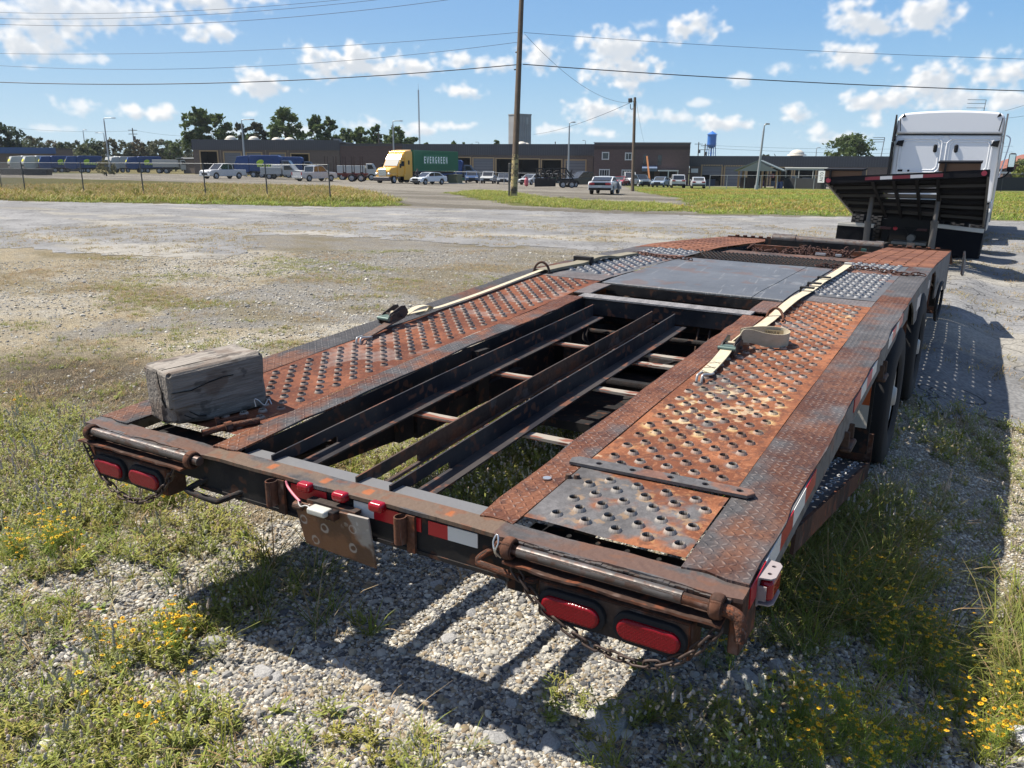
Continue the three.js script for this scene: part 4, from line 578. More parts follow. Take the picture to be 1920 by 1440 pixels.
// ---- rear beam
const sillLook = plateMats(-1.3, 1.3, 0, 0.3, 0.0016, (x, s) => { const e = fbm(x * 6, s * 12 + 2, 4), f = fbm(x * 20, s * 30, 3), cen = Math.abs(x) < 0.6; let c = mix3(STEEL(x, s, 1).map((v) => v * 0.75), cen ? [0.125, 0.09, 0.066] : [0.105, 0.066, 0.052], sm(0.36, 0.56, e)); c = mix3(c, [0.17, 0.062, 0.03], sm(0.60, 0.70, f) * (cen ? 0.4 : 0.25)); if (cen) for (const q of [-0.30, -0.06, 0.12, 0.43]) c = mix3(c, [0.34, 0.10, 0.028], 0.7 * sm(0.030, 0.018, Math.abs(x - q) + 0.02 * f) * sm(0.030, 0.018, Math.abs(s - 0.035) + 0.012 * f)); return c; }, (x, s) => fbm(x * 60, s * 60, 4), 0.003, 0.6);
{
  const g = clean(new THREE.BoxGeometry(2.59, 0.012, 0.075, 120, 1, 4)); g.translate(0, -0.010, -0.031); const p = g.attributes.position;
  for (let i = 0; i < p.count; i++) { const x = p.getX(i), rear = p.getZ(i) > -0.005; p.setY(i, p.getY(i) + (fbm(x * 8, p.getZ(i) * 9, 3) - 0.5) * (Math.abs(x) > 0.62 ? 0.012 : 0.005)); if (rear) p.setZ(i, p.getZ(i) + (fbm(x * 17, 3, 3) - 0.5) * (Math.abs(x) > 0.62 ? 0.016 : 0.004)); }
  obj('rear_sill', setUV(warp(g), -1.3, 1.3, 0, 0.3), sillLook, trailer, 'rust stained rear sill');
  each('rear_beam', [[rbx(1.30, 0.125, 0.07, 0, 0.642, -0.04, 0.004), bx(1.15, 0.008, 0.085, 0.02, 0.692, -0.125)], rbx(0.66, 0.10, 0.075, 0.965, 0.655, -0.042, 0.006), rbx(0.66, 0.10, 0.075, -0.965, 0.655, -0.042, 0.006), bx(1.30, 0.012, 0.10, 0, 0.582, -0.05)], MT.black, trailer, 'black rear cross beam');
  obj('beam_lip', [bx(1.15, 0.006, 0.07, 0.02, 0.7, -0.125)], mat([0.12, 0.12, 0.122], 0.6, { bumpMap: roughTex, bumpScale: 0.002 }), trailer);
  each('end_cap', [rbx(0.03, 0.15, 0.15, 1.281, 0.635, -0.075, 0.006), rbx(0.03, 0.15, 0.15, -1.281, 0.635, -0.075, 0.006)], MT.rust, trailer);
  // scuffed lips where hinges were burned off
  for (const q of [1, -1]) { const L = []; for (let i = 0; i < 40; i++) { const x = q * (0.665 + i * 0.0153), h = 0.004 + 0.008 * vn(i * 0.6, q * 5); L.push(bx(0.0155, h, 0.012 + 0.012 * vn(i * 0.9, 3 + q), x, deckY(x, 0) - 0.012 + 0.006 * (vn(i * 0.5, 8) - 0.5), 0.006)); } obj('torn_lip', L, MT.worn, trailer, 'torn rusty lip'); }
  const tape = (x0, x1, red) => obj('reflector_tape', [bx(x1 - x0, 0.044, 0.003, (x0 + x1) / 2, 0.672, -0.0028)], red ? mat([0.42, 0.012, 0.02], 0.3) : mat([0.62, 0.61, 0.57], 0.45, { bumpMap: roughTex, bumpScale: 0.001 }), trailer, red ? 'red reflective tape' : 'dirty white reflective tape');
  tape(-0.185, -0.03, true); tape(0.085, 0.165, false); tape(0.165, 0.262, true); tape(0.312, 0.345, true); tape(0.372, 0.442, true); tape(0.442, 0.545, false);
  for (const x of [-0.103, 0.046, 0.194]) { const t = obj('marker_light', [rbx(0.056, 0.032, 0.036, x, 0.704, 0.014, 0.012)], MT.red, trailer, 'small red marker lamp'); t.userData.label = 'small red marker lamp'; }
  for (const x of [-0.25, 0.287]) { const g2 = new THREE.CylinderGeometry(0.021, 0.021, 0.085, 14, 1, true), g3 = new THREE.CylinderGeometry(0.017, 0.017, 0.085, 14, 1, true), rr = new THREE.RingGeometry(0.017, 0.021, 14); rr.rotateX(-Math.PI / 2); rr.translate(0, 0.0425, 0); for (const q of [g2, g3, rr]) { q.scale(0.9, 1, 1.1); q.translate(x, 0.655, 0.022); } obj('stake_pocket', [boxUV(g2), boxUV(g3), boxUV(rr), bx(0.03, 0.12, 0.01, x + 0.028, 0.64, 0.006)], MT.rust, trailer, 'rusty stake pocket'); }
}
{ // licence bracket with lamp
  const s = new THREE.Shape([[-0.13, -0.005], [0.178, 0.008], [0.183, -0.165], [-0.108, -0.152]].map(([x, y]) => new THREE.Vector2(x, y))); const holes = [[-0.10, -0.062], [-0.012, -0.072], [0.11, -0.045], [-0.06, -0.128], [0.10, -0.115]];
  for (const [x, y] of holes) { const h = new THREE.Path(); h.absellipse(x, y, 0.0085, 0.0085, 0, 6.2832); s.holes.push(h); }
  const g = new THREE.ExtrudeGeometry(s, { depth: 0.006, bevelEnabled: true, bevelSize: 0.001, bevelThickness: 0.001, bevelSegments: 1, curveSegments: 10 }); const c = clean(g), p = c.attributes.position, uv = c.attributes.uv; for (let i = 0; i < p.count; i++) uv.setXY(i, (p.getX(i) + 0.14) / 0.34, (p.getY(i) + 0.18) / 0.2);
  c.rotateX(0.12); c.translate(0, 0.662, 0.035);
  const m = new THREE.MeshStandardMaterial({ roughness: 0.6, bumpMap: roughTex, bumpScale: 0.002, map: tex(512, 320, (u, v) => { const x = u * 0.34 - 0.14, y = v * 0.2 - 0.18, e = fbm(x * 16, y * 16, 4), f = fbm(x * 60, y * 60, 3); let q = mix3([0.085, 0.040, 0.022], [0.17, 0.075, 0.035], sm(0.35, 0.65, e)); q = mix3(q, [0.30, 0.29, 0.27], 0.8 * sm(0.50, 0.62, e * 0.6 + 0.4 * sm(0.06, 0.18, x + 0.5 * (y + 0.05)))); for (const [a, b] of holes) { const d = Math.hypot(x - a, y - b); q = mix3(q, [0.52, 0.50, 0.46], 0.45 * sm(0.005, 0.001, Math.abs(d - 0.0135) + 0.008 * (f - 0.5))); } return mix3(q, [0.5, 0.48, 0.44], 0.6 * sm(0.68, 0.74, f) * sm(-0.06, 0, y)); }, true) });
  obj('licence_bracket', c, m, trailer, 'rusty hanging bracket plate with round holes');
  obj('licence_lamp', [rbx(0.075, 0.022, 0.042, 0.0, 0.662, 0.062, 0.007)], mat([0.46, 0.45, 0.40], 0.3), trailer, 'white licence lamp'); obj('lamp_base', [rbx(0.10, 0.03, 0.03, 0.012, 0.655, 0.05, 0.005)], MT.black, trailer); obj('hinge', [bx(0.20, 0.012, 0.03, 0.02, 0.668, 0.02), rod(V(-0.125, 0.648, 0.045), V(-0.09, 0.648, 0.045), 0.013)], MT.steel, trailer);
  obj('wire', [tube([V(-0.20, 0.700, 0.004), V(-0.185, 0.685, 0.012), V(-0.14, 0.672, 0.03), V(-0.10, 0.665, 0.045)], 0.0045, 16, 6)], mat([0.55, 0.16, 0.2], 0.5), trailer, 'pink red wire'); obj('wire', [tube([V(-0.115, 0.67, 0.04), V(-0.09, 0.655, 0.055), V(-0.07, 0.66, 0.05), V(-0.045, 0.655, 0.05)], 0.0025, 14, 5)], MT.white, trailer, 'white wire');
}
function stadium(w, h, d, bevel) { const r = h / 2, s = new THREE.Shape(); s.absarc(w / 2 - r, 0, r, -Math.PI / 2, Math.PI / 2); s.absarc(-w / 2 + r, 0, r, Math.PI / 2, Math.PI * 1.5); s.closePath(); return boxUV(new THREE.ExtrudeGeometry(s, { depth: d, bevelEnabled: true, bevelSize: bevel, bevelThickness: bevel, bevelOffset: -bevel, bevelSegments: 4, curveSegments: 14 })); }
const lensTex = hgt(256, 128, (u, v) => { const x = (u * 10) % 1 - 0.5, y = (v * 10) % 1 - 0.5; return 0.5 + 0.5 * Math.cos(Math.hypot(x, y) * 9); });
const lensMat = new THREE.MeshPhysicalMaterial({ roughness: 0.2, specularIntensity: 0.6, bumpMap: lensTex, bumpScale: 0.0003 }); lensMat.map = tex(128, 128, (u, v) => { const x = u * 2 % 1 - 0.5, y = v * 2 % 1 - 0.5, d = Math.hypot(x, y), k = 0.82 + 0.10 * Math.cos(d * 16) * sm(0.5, 0.3, d) + 0.16 * vn(u * 40, v * 40); return [0.21 * k, 0.006 * k, 0.012 * k]; }, true); lensMat.map.repeat.set(15, 15);
lensTex.repeat.set(10, 10);
for (const q of [1, -1]) {
  const R = q > 0, lb = new THREE.Group(); lb.name = 'light_box'; lb.userData.label = R ? 'light box with two red tail lights, near side' : 'light box with two red tail lights, far side'; trailer.add(lb);
  const cx = R ? 0.973 : -1.002, w = 0.432; obj('housing', [rbx(w, 0.113, 0.085, cx, 0.576, -0.012, 0.012)], MT.rust, lb);
  obj('housing_face', [bx(w - 0.02, 0.098, 0.004, cx, 0.574, 0.0295)], MT.steel, lb);
  for (const x of R ? [0.866, 1.083] : [-1.111, -0.895]) { const g = stadium(0.196, 0.088, 0.010, 0.005); g.translate(x, 0.574, 0.032); const gm = obj('grommet', g, MT.rubber, lb, 'black rubber grommet'); const l = stadium(0.168, 0.058, 0.012, 0.008); l.translate(x, 0.574, 0.038); obj('tail_light', l, lensMat, lb, 'oval red tail light'); }
  // pry bar held in two collars, its shelf below
  const bar = new THREE.Group(); bar.name = 'winch_bar'; bar.userData.label = R ? 'worn steel winch bar with a hooked end' : 'worn steel winch bar with a capped end'; trailer.add(bar);
  if (R) { obj('bar', [rod(V(0.70, 0.698, 0.035), V(1.16, 0.697, 0.035), 0.0165, 0.0165, 14)], MT.worn, bar); each('bar_end', [rod(V(0.63, 0.699, 0.035), V(0.70, 0.698, 0.035), 0.013, 0.013, 12), [rod(V(1.16, 0.697, 0.035), V(1.235, 0.696, 0.035), 0.014, 0.014, 12), tube([V(1.235, 0.696, 0.035), V(1.275, 0.695, 0.036), V(1.298, 0.683, 0.037), V(1.305, 0.655, 0.04), V(1.307, 0.63, 0.042)], 0.016, 18, 10)]], MT.rust, bar, 'rusty end of the bar');
    obj('hairpin', [tube([V(0.632, 0.665, 0.035), V(0.637, 0.69, 0.055), V(0.630, 0.715, 0.05), V(0.637, 0.735, 0.04), V(0.646, 0.715, 0.05), V(0.640, 0.69, 0.055), V(0.648, 0.668, 0.04)], 0.0028, 30, 6)], MT.silver, bar, 'silver hairpin clip'); }
  else obj('bar', [rod(V(-1.215, 0.704, 0.035), V(-0.585, 0.702, 0.035), 0.0165, 0.0165, 14)], MT.worn, bar);
  for (const x of R ? [0.672, 1.245] : [-1.213, -0.628]) { const g = new THREE.TorusGeometry(0.0245, 0.0085, 8, 20); g.scale(1, 1, 2.0); g.rotateY(Math.PI / 2); g.translate(x, 0.699, 0.034); obj('collar', [boxUV(g)], MT.rust, bar, 'rusty ring collar'); }
  const sh = clean(new THREE.BoxGeometry(0.60, 0.007, 0.06, 24, 1, 2)); sh.translate(R ? 0.962 : -0.962, 0.662, 0.032); { const p = sh.attributes.position; for (let i = 0; i < p.count; i++) { if (p.getZ(i) > 0.05) { p.setY(i, p.getY(i) + (fbm(p.getX(i) * 12, 2, 3) - 0.5) * 0.012); p.setZ(i, p.getZ(i) + (fbm(p.getX(i) * 14, 8, 3) - 0.5) * 0.016); } } } obj('shelf', [boxUV(sh)], MT.rust, bar, 'bent rusty shelf plate');
}
each('gap_floor', [bx(0.50, 0.006, 0.12, 0.875, 0.668, -0.14), bx(0.50, 0.006, 0.16, -0.875, 0.668, -0.16)], MT.black, trailer, 'dark plate under the gap at the sill');
obj('tie_loop', [tube([V(-0.60, 0.625, -0.02), V(-0.655, 0.588, 0.03), V(-0.645, 0.58, 0.045), V(-0.51, 0.574, 0.045), V(-0.49, 0.578, 0.03), V(-0.40, 0.62, -0.04)], 0.0115, 40, 8)], MT.black, trailer, 'black bent rod loop');
obj('tie_loop', [tube([V(0.60, 0.66, -0.02), V(0.575, 0.645, 0.02), V(0.568, 0.632, 0.032), V(0.585, 0.627, 0.035), V(0.72, 0.618, 0.03), V(0.76, 0.615, 0.0)], 0.0105, 30, 8)], MT.rust, trailer, 'rusty bent rod');
{ // amber side marker on a pale bracket
  const top = new THREE.Shape([[0, -0.055], [0.027, -0.05], [0.036, -0.035], [0.036, 0.035], [0.027, 0.05], [0, 0.055]].map(([x, y]) => new THREE.Vector2(x, y))); for (const y of [-0.022, 0.022]) { const h = new THREE.Path(); h.absellipse(0.018, y, 0.006, 0.006, 0, 6.283); top.holes.push(h); }
  const g = new THREE.ExtrudeGeometry(top, { depth: 0.004, bevelEnabled: false, curveSegments: 8 }); g.rotateX(-Math.PI / 2); const g2 = g.clone(); g.translate(1.302, 0.712, -0.18); g2.translate(1.302, 0.640, -0.18);
  obj('marker_bracket', [boxUV(g), boxUV(g2), bx(0.004, 0.08, 0.115, 1.3, 0.676, -0.18), bx(0.02, 0.04, 0.004, 1.312, 0.675, -0.123)], mat([0.27, 0.235, 0.23], 0.55), trailer, 'pale metal bracket'); obj('side_marker', [rbx(0.036, 0.058, 0.094, 1.318, 0.677, -0.18, 0.014)], MT.red, trailer, 'red side marker lamp');
}
// ---- near side: rail, tape, skirts, wheels
const skirtMat = new THREE.MeshStandardMaterial({ map: tex(512, 512, (u, v) => { const e = fbmp(u, v, 6, 5), f = fbmp(u, v, 30, 3); let c = mix3([0.075, 0.075, 0.078], [0.15, 0.145, 0.14], e); c = mix3(c, [0.05, 0.045, 0.04], 0.7 * sm(0.56, 0.68, f)); return mix3(c, [0.22, 0.10, 0.06], 0.5 * sm(0.6, 0.7, fbmp(u + 0.4, v, 9, 4))); }, true), roughness: 0.7 });
for (const q of [1, -1]) {
  const L = []; for (let i = 0; i < 12; i++) { const a = 0.155 + i * 0.3; L.push(warp(bx(0.012, 0.105, 0.3, q * 1.2895, -0.058, -(a + 0.15)))); } const m = obj('side_rail', L, skirtMat, trailer, 'dirty steel side rail');
  const skirt = (pts, nm, lab) => { const s = new THREE.Shape(pts.map(([a, b]) => new THREE.Vector2(a, b))); const g = new THREE.ExtrudeGeometry(s, { depth: 0.012, bevelEnabled: false }); g.rotateY(Math.PI / 2); g.translate(q * 1.2895 - 0.006, 0, 0); obj(nm, warp(boxUV(g)), skirtMat, trailer, lab); };
  skirt([[3.76, 0], [5.75, 0], [5.72, -0.12], [5.55, -0.25], [4.35, -0.25], [4.2, -0.12], [3.95, -0.03], [3.76, -0.02]], 'skirt', 'scuffed grey skirt over the wheels');
  skirt([[5.76, 0], [8.78, 0], [8.78, -0.42], [8.3, -0.42], [8.0, -0.3], [7.2, -0.26], [6.9, -0.34], [6.5, -0.34], [6.38, -0.12], [6.15, -0.06], [5.76, -0.05]], 'skirt');
  const nose = new THREE.Shape([[8.8, 0.0], [8.8, -0.26], [9.5, -0.36], [9.75, -0.34], [9.85, -0.25]].map(([a, b]) => new THREE.Vector2(a, b))); const ng = new THREE.ExtrudeGeometry(nose, { depth: 0.02, bevelEnabled: false }); ng.rotateY(Math.PI / 2); ng.translate(q * 1.42, 0.80, 0);  obj('nose_plate', boxUV(ng), skirtMat, trailer, 'sloping end plate');
  const dk = clean(new THREE.BoxGeometry(0.66, 0.01, 1.1)); dk.rotateX(-0.24); dk.translate(q * 0.965, 0.67, -9.3); obj('nose_deck', [boxUV(dk)], MT.rust, trailer);
  obj('landing_leg', [bx(0.10, 0.66, 0.12, q * 1.19, 0.43, -8.72), bx(0.16, 0.03, 0.2, q * 1.19, 0.10, -8.72)], MT.steel, trailer, 'landing leg');
  each('fender_liner', [bx(0.45, 0.42, 0.012, q * 1.05, 0.62, -4.08), bx(0.45, 0.30, 0.012, q * 1.05, 0.66, -6.2)], MT.rust, trailer, 'rusty liner between the wheels');
  each('rope_hook', [1.52, 2.55].map((s) => { const y = deckY(1.29 * q, s) - 0.115; return [rbx(0.03, 0.07, 0.014, q * 1.300, y - 0.01, -s + 0.06, 0.005), rbx(0.03, 0.07, 0.014, q * 1.300, y - 0.01, -s - 0.06, 0.005), rbx(0.045, 0.022, 0.15, q * 1.305, y - 0.048, -s, 0.01)]; }), MT.steel, trailer, 'rounded rope hooks under the rail');
}
for (const [a, b, red] of [[0.06, 0.206, true], [0.206, 0.37, false], [0.37, 0.526, true], [0.526, 0.693, false], [0.693, 0.853, true], [1.63, 1.80, true], [1.80, 1.97, false], [1.97, 2.13, true], [2.13, 2.29, false], [2.73, 2.89, false], [2.89, 3.06, true], [3.06, 3.2, false], [3.2, 3.4, true]]) obj('reflector_tape', [warp(bx(0.003, 0.056, b - a, 1.2975, -0.036, -(a + b) / 2))], red ? mat([0.40, 0.012, 0.02], 0.32) : mat([0.60, 0.59, 0.55], 0.45), trailer, red ? 'red reflective tape' : 'white reflective tape');
for (const [x, y, w, h, s] of [[4.55, -0.12, 0.28, 0.09, 1], [5.45, -0.10, 0.12, 0.06, 1]]) obj('sticker', [warp(bx(0.003, h, w, 1.297, y, -x))], mat([0.55, 0.5, 0.46], 0.5), trailer, 'worn white sticker');
{ // perforated step and striped reflector board ahead of the wheel
  const a = V(1.13, 0.585, -0.72), b = V(1.13, 0.145, -2.78), L = [], n = 18;
  obj('step', [beam(a, b, 0.29, 0.010)], mat([0.055, 0.058, 0.064], 0.55, { bumpMap: roughTex, bumpScale: 0.002 }), trailer, 'sloping step plate');
  for (let i = 1; i < n; i++) for (let j = 0; j < 3; j++) { const p = a.clone().lerp(b, i / n + (j % 2) * 0.5 / n); const g = new THREE.TorusGeometry(0.012, 0.004, 5, 10); g.rotateX(Math.PI / 2 + 0.21); g.scale(1, 1, 0.7); g.translate(p.x - 0.09 + j * 0.09, p.y + 0.008, p.z); L.push(g); }
  obj('grip_ring', L, mat([0.45, 0.45, 0.44], 0.5), trailer, 'raised grip rings of the step'); 
  obj('step_flange', [beam(V(1.272, 0.555, -0.72), V(1.272, 0.115, -2.78), 0.012, 0.085)], MT.rust, trailer, 'rusty flange of the step');
  each('step_end', [bx(0.30, 0.16, 0.012, 1.13, 0.235, -2.79), bx(0.35, 0.12, 0.10, 1.03, 0.40, -2.4)], MT.rust, trailer);
  obj('reflector_board', [bx(0.20, 0.125, 0.006, 1.155, 0.58, -2.62)], mat([0.46, 0.10, 0.025], 0.4), trailer, 'orange upper half of the reflector board'); obj('reflector_board', [bx(0.20, 0.125, 0.006, 1.155, 0.455, -2.62)], mat([0.50, 0.48, 0.42], 0.55, { bumpMap: roughTex, bumpScale: 0.002 }), trailer, 'dirty white lower half of the reflector board');
  obj('board_back', [bx(0.24, 0.5, 0.01, 1.15, 0.50, -2.632)], MT.black, trailer);
}
function tyreGeo(R, w, rimR) { const pts = [[rimR, -w * 0.40], [rimR + 0.02, -w * 0.47], [(R + rimR) / 2, -w * 0.5], [R - 0.03, -w * 0.46], [R - 0.006, -w * 0.40], [R, -w * 0.3], [R, 0], [R, w * 0.3], [R - 0.006, w * 0.40], [R - 0.03, w * 0.46], [(R + rimR) / 2, w * 0.5], [rimR + 0.02, w * 0.47], [rimR, w * 0.40]]; const g = new THREE.LatheGeometry(pts.map(([r, y]) => new THREE.Vector2(r, y)), 40); g.rotateZ(Math.PI / 2); return g; }
function rimGeo(r, w, dish) { const pts = [[0.001, dish], [0.05, dish], [0.06, dish - 0.02], [r * 0.55, dish - 0.03], [r * 0.75, dish - 0.075], [r * 0.9, dish - 0.09], [r * 0.93, 0.0], [r, 0.02], [r + 0.012, 0.012]]; const g = new THREE.LatheGeometry(pts.map(([a, y]) => new THREE.Vector2(a, y)), 32); g.rotateZ(-Math.PI / 2); return g; }
const rimMat = mat([0.36, 0.36, 0.35], 0.45, { metalness: 0.35, bumpMap: roughTex, bumpScale: 0.001 });
for (const q of [1, -1]) for (const s of [3.32, 4.90]) {
  const w = new THREE.Group(); w.name = 'wheel'; w.userData.label = 'black trailer wheel with pale steel rim'; w.position.set(q * 1.21, 0.405, -s); w.rotation.y = q > 0 ? 0 : Math.PI; trailer.add(w);
  obj('tyre', [tyreGeo(0.41, 0.23, 0.235)], MT.rubber, w); const in2 = tyreGeo(0.41, 0.23, 0.235); in2.translate(-0.27, 0, 0); obj('tyre', [in2], MT.rubber, w);
  const rg2 = rimGeo(0.228, 0.2, 0.05); rg2.translate(0.062, 0, 0); obj('rim', [rg2], rimMat, w, 'pale steel rim'); obj('hub', [rod(V(0.0, 0, 0), V(0.11, 0, 0), 0.06, 0.05, 14)], MT.steel, w);
}
each('axle', [3.32, 4.90].map((s) => rod(V(-1.0, 0.41, -s), V(1.0, 0.41, -s), 0.06, 0.06, 12)), MT.black, trailer);
{ const c = []; for (let i = 0; i < 22; i++) { const t = i / 21 * Math.PI * 1.75 - 0.3; c.push(V(1.33, 0.50 + Math.sin(-t) * 0.17, -6.75 - Math.cos(t) * 0.42)); } obj('air_hose', [tube(c, 0.014, 60, 8)], MT.rubber, trailer, 'black hose hanging in a loop'); each('chamber', [rod(V(1.1, 0.5, -7.2), V(1.28, 0.5, -7.2), 0.12, 0.12, 18), rod(V(1.28, 0.58, -7.25), V(1.31, 0.58, -7.25), 0.025, 0.02, 10)], MT.black, trailer); }
each('drawbar', [beam(V(-0.2, 0.38, -8.6), V(0.1, 0.40, -13.6), 0.12, 0.16), beam(V(0.8, 0.38, -8.6), V(0.5, 0.40, -13.6), 0.12, 0.16), bx(1.8, 0.16, 0.16, 0.2, 0.6, -8.9)], MT.black, trailer, 'black drawbar under the front end');
// ------------------------------------------------------------------ chains, straps and the timber lying on the trailer
const linkGeo = (() => { const L = 0.024, w = 0.0105, r = 0.0036, pts = []; for (let i = 0; i < 20; i++) { const a = i / 20 * Math.PI * 2, c = Math.cos(a), s = Math.sin(a); pts.push(V(c * w, 0, s * w + (s > 0 ? 1 : -1) * (L - w) * Math.min(1, Math.abs(s) * 3))); } return boxUV(new THREE.TubeGeometry(new THREE.CatmullRomCurve3(pts, true), 24, r, 7, true)); })();
const chainMat = new THREE.MeshStandardMaterial({ map: steelTex, roughness: 0.6, metalness: 0.3, bumpMap: roughTex, bumpScale: 0.002 }); chainMat.color.setRGB(1.35, 1.15, 1.05);
const chainRust = new THREE.MeshStandardMaterial({ map: steelTex, roughness: 0.85 }); chainRust.color.setRGB(1.4, 0.72, 0.6);
function chain(name, label, path, m, k = 1, group) { // links set one after the other along a path
  const t = thing(name, label, 'chain', [0, 0, 0], 0, group), curve = new THREE.CatmullRomCurve3(path), n = Math.round(curve.getLength() / (0.0335 * k));
  for (let i = 0; i < n; i++) { const p = curve.getPointAt((i + 0.5) / n), d = curve.getTangentAt((i + 0.5) / n), q = new THREE.Quaternion().setFromUnitVectors(V(0, 0, 1), d); const l = new THREE.Mesh(linkGeo, m); l.name = 'link'; l.castShadow = l.receiveShadow = true; l.position.copy(p); l.quaternion.copy(q).multiply(new THREE.Quaternion().setFromAxisAngle(V(0, 0, 1), (i % 2 ? Math.PI / 2 : 0) + 0.35)); l.scale.setScalar(k); t.add(l); }
  return t;
}
const sagPath = (a, b, low, n = 12) => { const P = []; for (let i = 0; i <= n; i++) { const t = i / n, c = (Math.cosh(3.2 * (t - low.t)) - Math.cosh(3.2 * (t < low.t ? low.t : 1 - low.t))) / (1 - Math.cosh(3.2 * (t < low.t ? low.t : 1 - low.t))); P.push(V(mix(a.x, b.x, t), mix(a.y, b.y, t) - low.d * c, mix(a.z, b.z, t) + 0.012 * Math.sin(Math.PI * t))); } return P; };
chain('chain', 'rusty chain sagging below the near side pair of tail lights', sagPath(V(0.692, 0.650, 0.045), V(1.258, 0.650, 0.045), { t: 0.62, d: 0.158 }), chainMat);
chain('chain', 'dark chain sagging below the far side pair of tail lights', sagPath(V(-1.248, 0.655, 0.045), V(-0.715, 0.655, 0.045), { t: 0.5, d: 0.178 }), chainMat);
{ const P = []; for (let i = 0; i <= 24; i++) { const t = i / 24, x = mix(0.50, 1.285, t); P.push(D(x, 5.04 + 0.10 * Math.sin(t * 5) + 0.05 * t, 0.022 + 0.01 * (vn(i, 4) - 0.5))); } chain('chain', 'red rusted chain laid across the grey part of the near track', P, chainRust, 1.25); }
{ const P = []; for (let i = 0; i <= 20; i++) { const t = i / 20, x = mix(-1.02, -0.44, t); P.push(D(x, 4.92 - 0.16 * t + 0.03 * Math.sin(t * 9), 0.022)); } chain('chain', 'rusty chain laid across the grey part of the far track', P, chainRust, 1.15); }
{ const t = thing('chain_heap', 'heap of rusty chain lying in the tray behind the winch tube', 'chain'), r = rng(61); for (let i = 0; i < 150; i++) { const l = new THREE.Mesh(linkGeo, chainRust); l.name = 'link'; l.castShadow = l.receiveShadow = true; const x = -0.45 + 1.0 * r(); l.position.copy(D(x, 6.75 + 0.35 * (r() - 0.5), -0.15 + 0.20 * r() * (0.4 + 0.6 * vn(x * 6, 2)))); l.rotation.set(r() * 6, r() * 6, r() * 6); l.scale.setScalar(1.5); t.add(l); } }

// ---- ratchet straps
const webTex = tex(256, 256, (u, v) => { const w = 0.5 + 0.5 * Math.sin(v * 256 * 0.8) * Math.cos(u * 120), e = fbmp(u, v, 4, 4), f = fbmp(u, v, 20, 3); let c = mix3([0.40, 0.345, 0.24], [0.50, 0.455, 0.34], e).map((q) => q * (0.9 + 0.12 * w)); return mix3(c, [0.33, 0.27, 0.18], 0.4 * sm(0.6, 0.75, f)); }, true);
const webMat = new THREE.MeshStandardMaterial({ map: webTex, roughness: 0.95 }), webGrey = new THREE.MeshStandardMaterial({ map: webTex, roughness: 0.95 }); webGrey.color.setRGB(0.42, 0.43, 0.44);
function webbing(pts, w, th = 0.003, n = 80, sideOf = null) { // a flat band along a path; sideOf(t) gives its width direction
  const c = new THREE.CatmullRomCurve3(pts), P = [], U = [], I = []; const len = c.getLength();
  for (let i = 0; i <= n; i++) { const t = i / n, p = c.getPointAt(t), d = c.getTangentAt(t), s = sideOf ? sideOf(t, d) : V().crossVectors(d, V(0, 1, 0)).normalize(), nn = V().crossVectors(s, d).normalize(); for (const [a, b] of [[-1, -1], [1, -1], [1, 1], [-1, 1]]) { const q = p.clone().addScaledVector(s, a * w / 2).addScaledVector(nn, b * th / 2); P.push(q.x, q.y, q.z); U.push(a * 0.5 + 0.5, t * len * 5); } }
  for (let i = 0; i < n; i++) for (let k = 0; k < 4; k++) { const a = i * 4 + k, b = i * 4 + (k + 1) % 4; I.push(a, b, b + 4, a, b + 4, a + 4); }
  const g = new THREE.BufferGeometry(); g.setAttribute('position', new THREE.Float32BufferAttribute(P, 3)); g.setAttribute('uv', new THREE.Float32BufferAttribute(U, 2)); g.setIndex(I); const q = g.toNonIndexed(); q.computeVertexNormals(); return q;
}
function ratchet(parent, p, turn, k) { // frame plates, handle, spools
  const g = new THREE.Group(); g.name = 'ratchet'; g.position.copy(p); g.rotation.set(0.05, turn, 0, 'YXZ'); parent.add(g);
  const side = (x, tilt) => { const s = new THREE.Shape([[-0.09, 0.0], [-0.075, -0.012], [0.04, -0.008], [0.075, 0.012], [0.07, 0.035], [0.04, 0.046], [-0.05, 0.040], [-0.088, 0.018]].map(([a, b]) => new THREE.Vector2(a, b))); const e = new THREE.ExtrudeGeometry(s, { depth: 0.004, bevelEnabled: true, bevelSize: 0.001, bevelThickness: 0.001, bevelSegments: 1 }); e.rotateY(Math.PI / 2); e.translate(x, 0.01, 0); return boxUV(e); };
  obj('side_plate', [side(-0.036), side(0.032)], k, g); obj('side_plate', [side(-0.030).rotateX(0.12).translate(0, 0.012, 0), side(0.026).rotateX(0.12).translate(0, 0.012, 0)], k, g);
  obj('handle_bar', [rod(V(-0.042, 0.035, 0.082), V(0.042, 0.035, 0.082), 0.011, 0.011, 12), rbx(0.07, 0.006, 0.03, 0, 0.044, 0.06, 0.002)], mat([0.10, 0.15, 0.13], 0.35, { metalness: 0.3 }), g, 'dark green handle grip');
  obj('spool', [rod(V(-0.038, 0.03, 0.0), V(0.038, 0.03, 0.0), 0.015, 0.015, 12), rod(V(-0.038, 0.045, 0.035), V(0.038, 0.045, 0.035), 0.008, 0.008, 8)], MT.steel, g); obj('spool_wrap', [rod(V(-0.024, 0.03, 0.0), V(0.024, 0.03, 0.0), 0.021, 0.021, 14)], webMat, g); obj('bolt', [rod(V(-0.05, 0.014, 0.03), V(-0.038, 0.014, 0.03), 0.008, 0.008, 8), rod(V(0.038, 0.02, -0.02), V(0.048, 0.02, -0.02), 0.008, 0.008, 8)], MT.steel, g);
  return g;
}
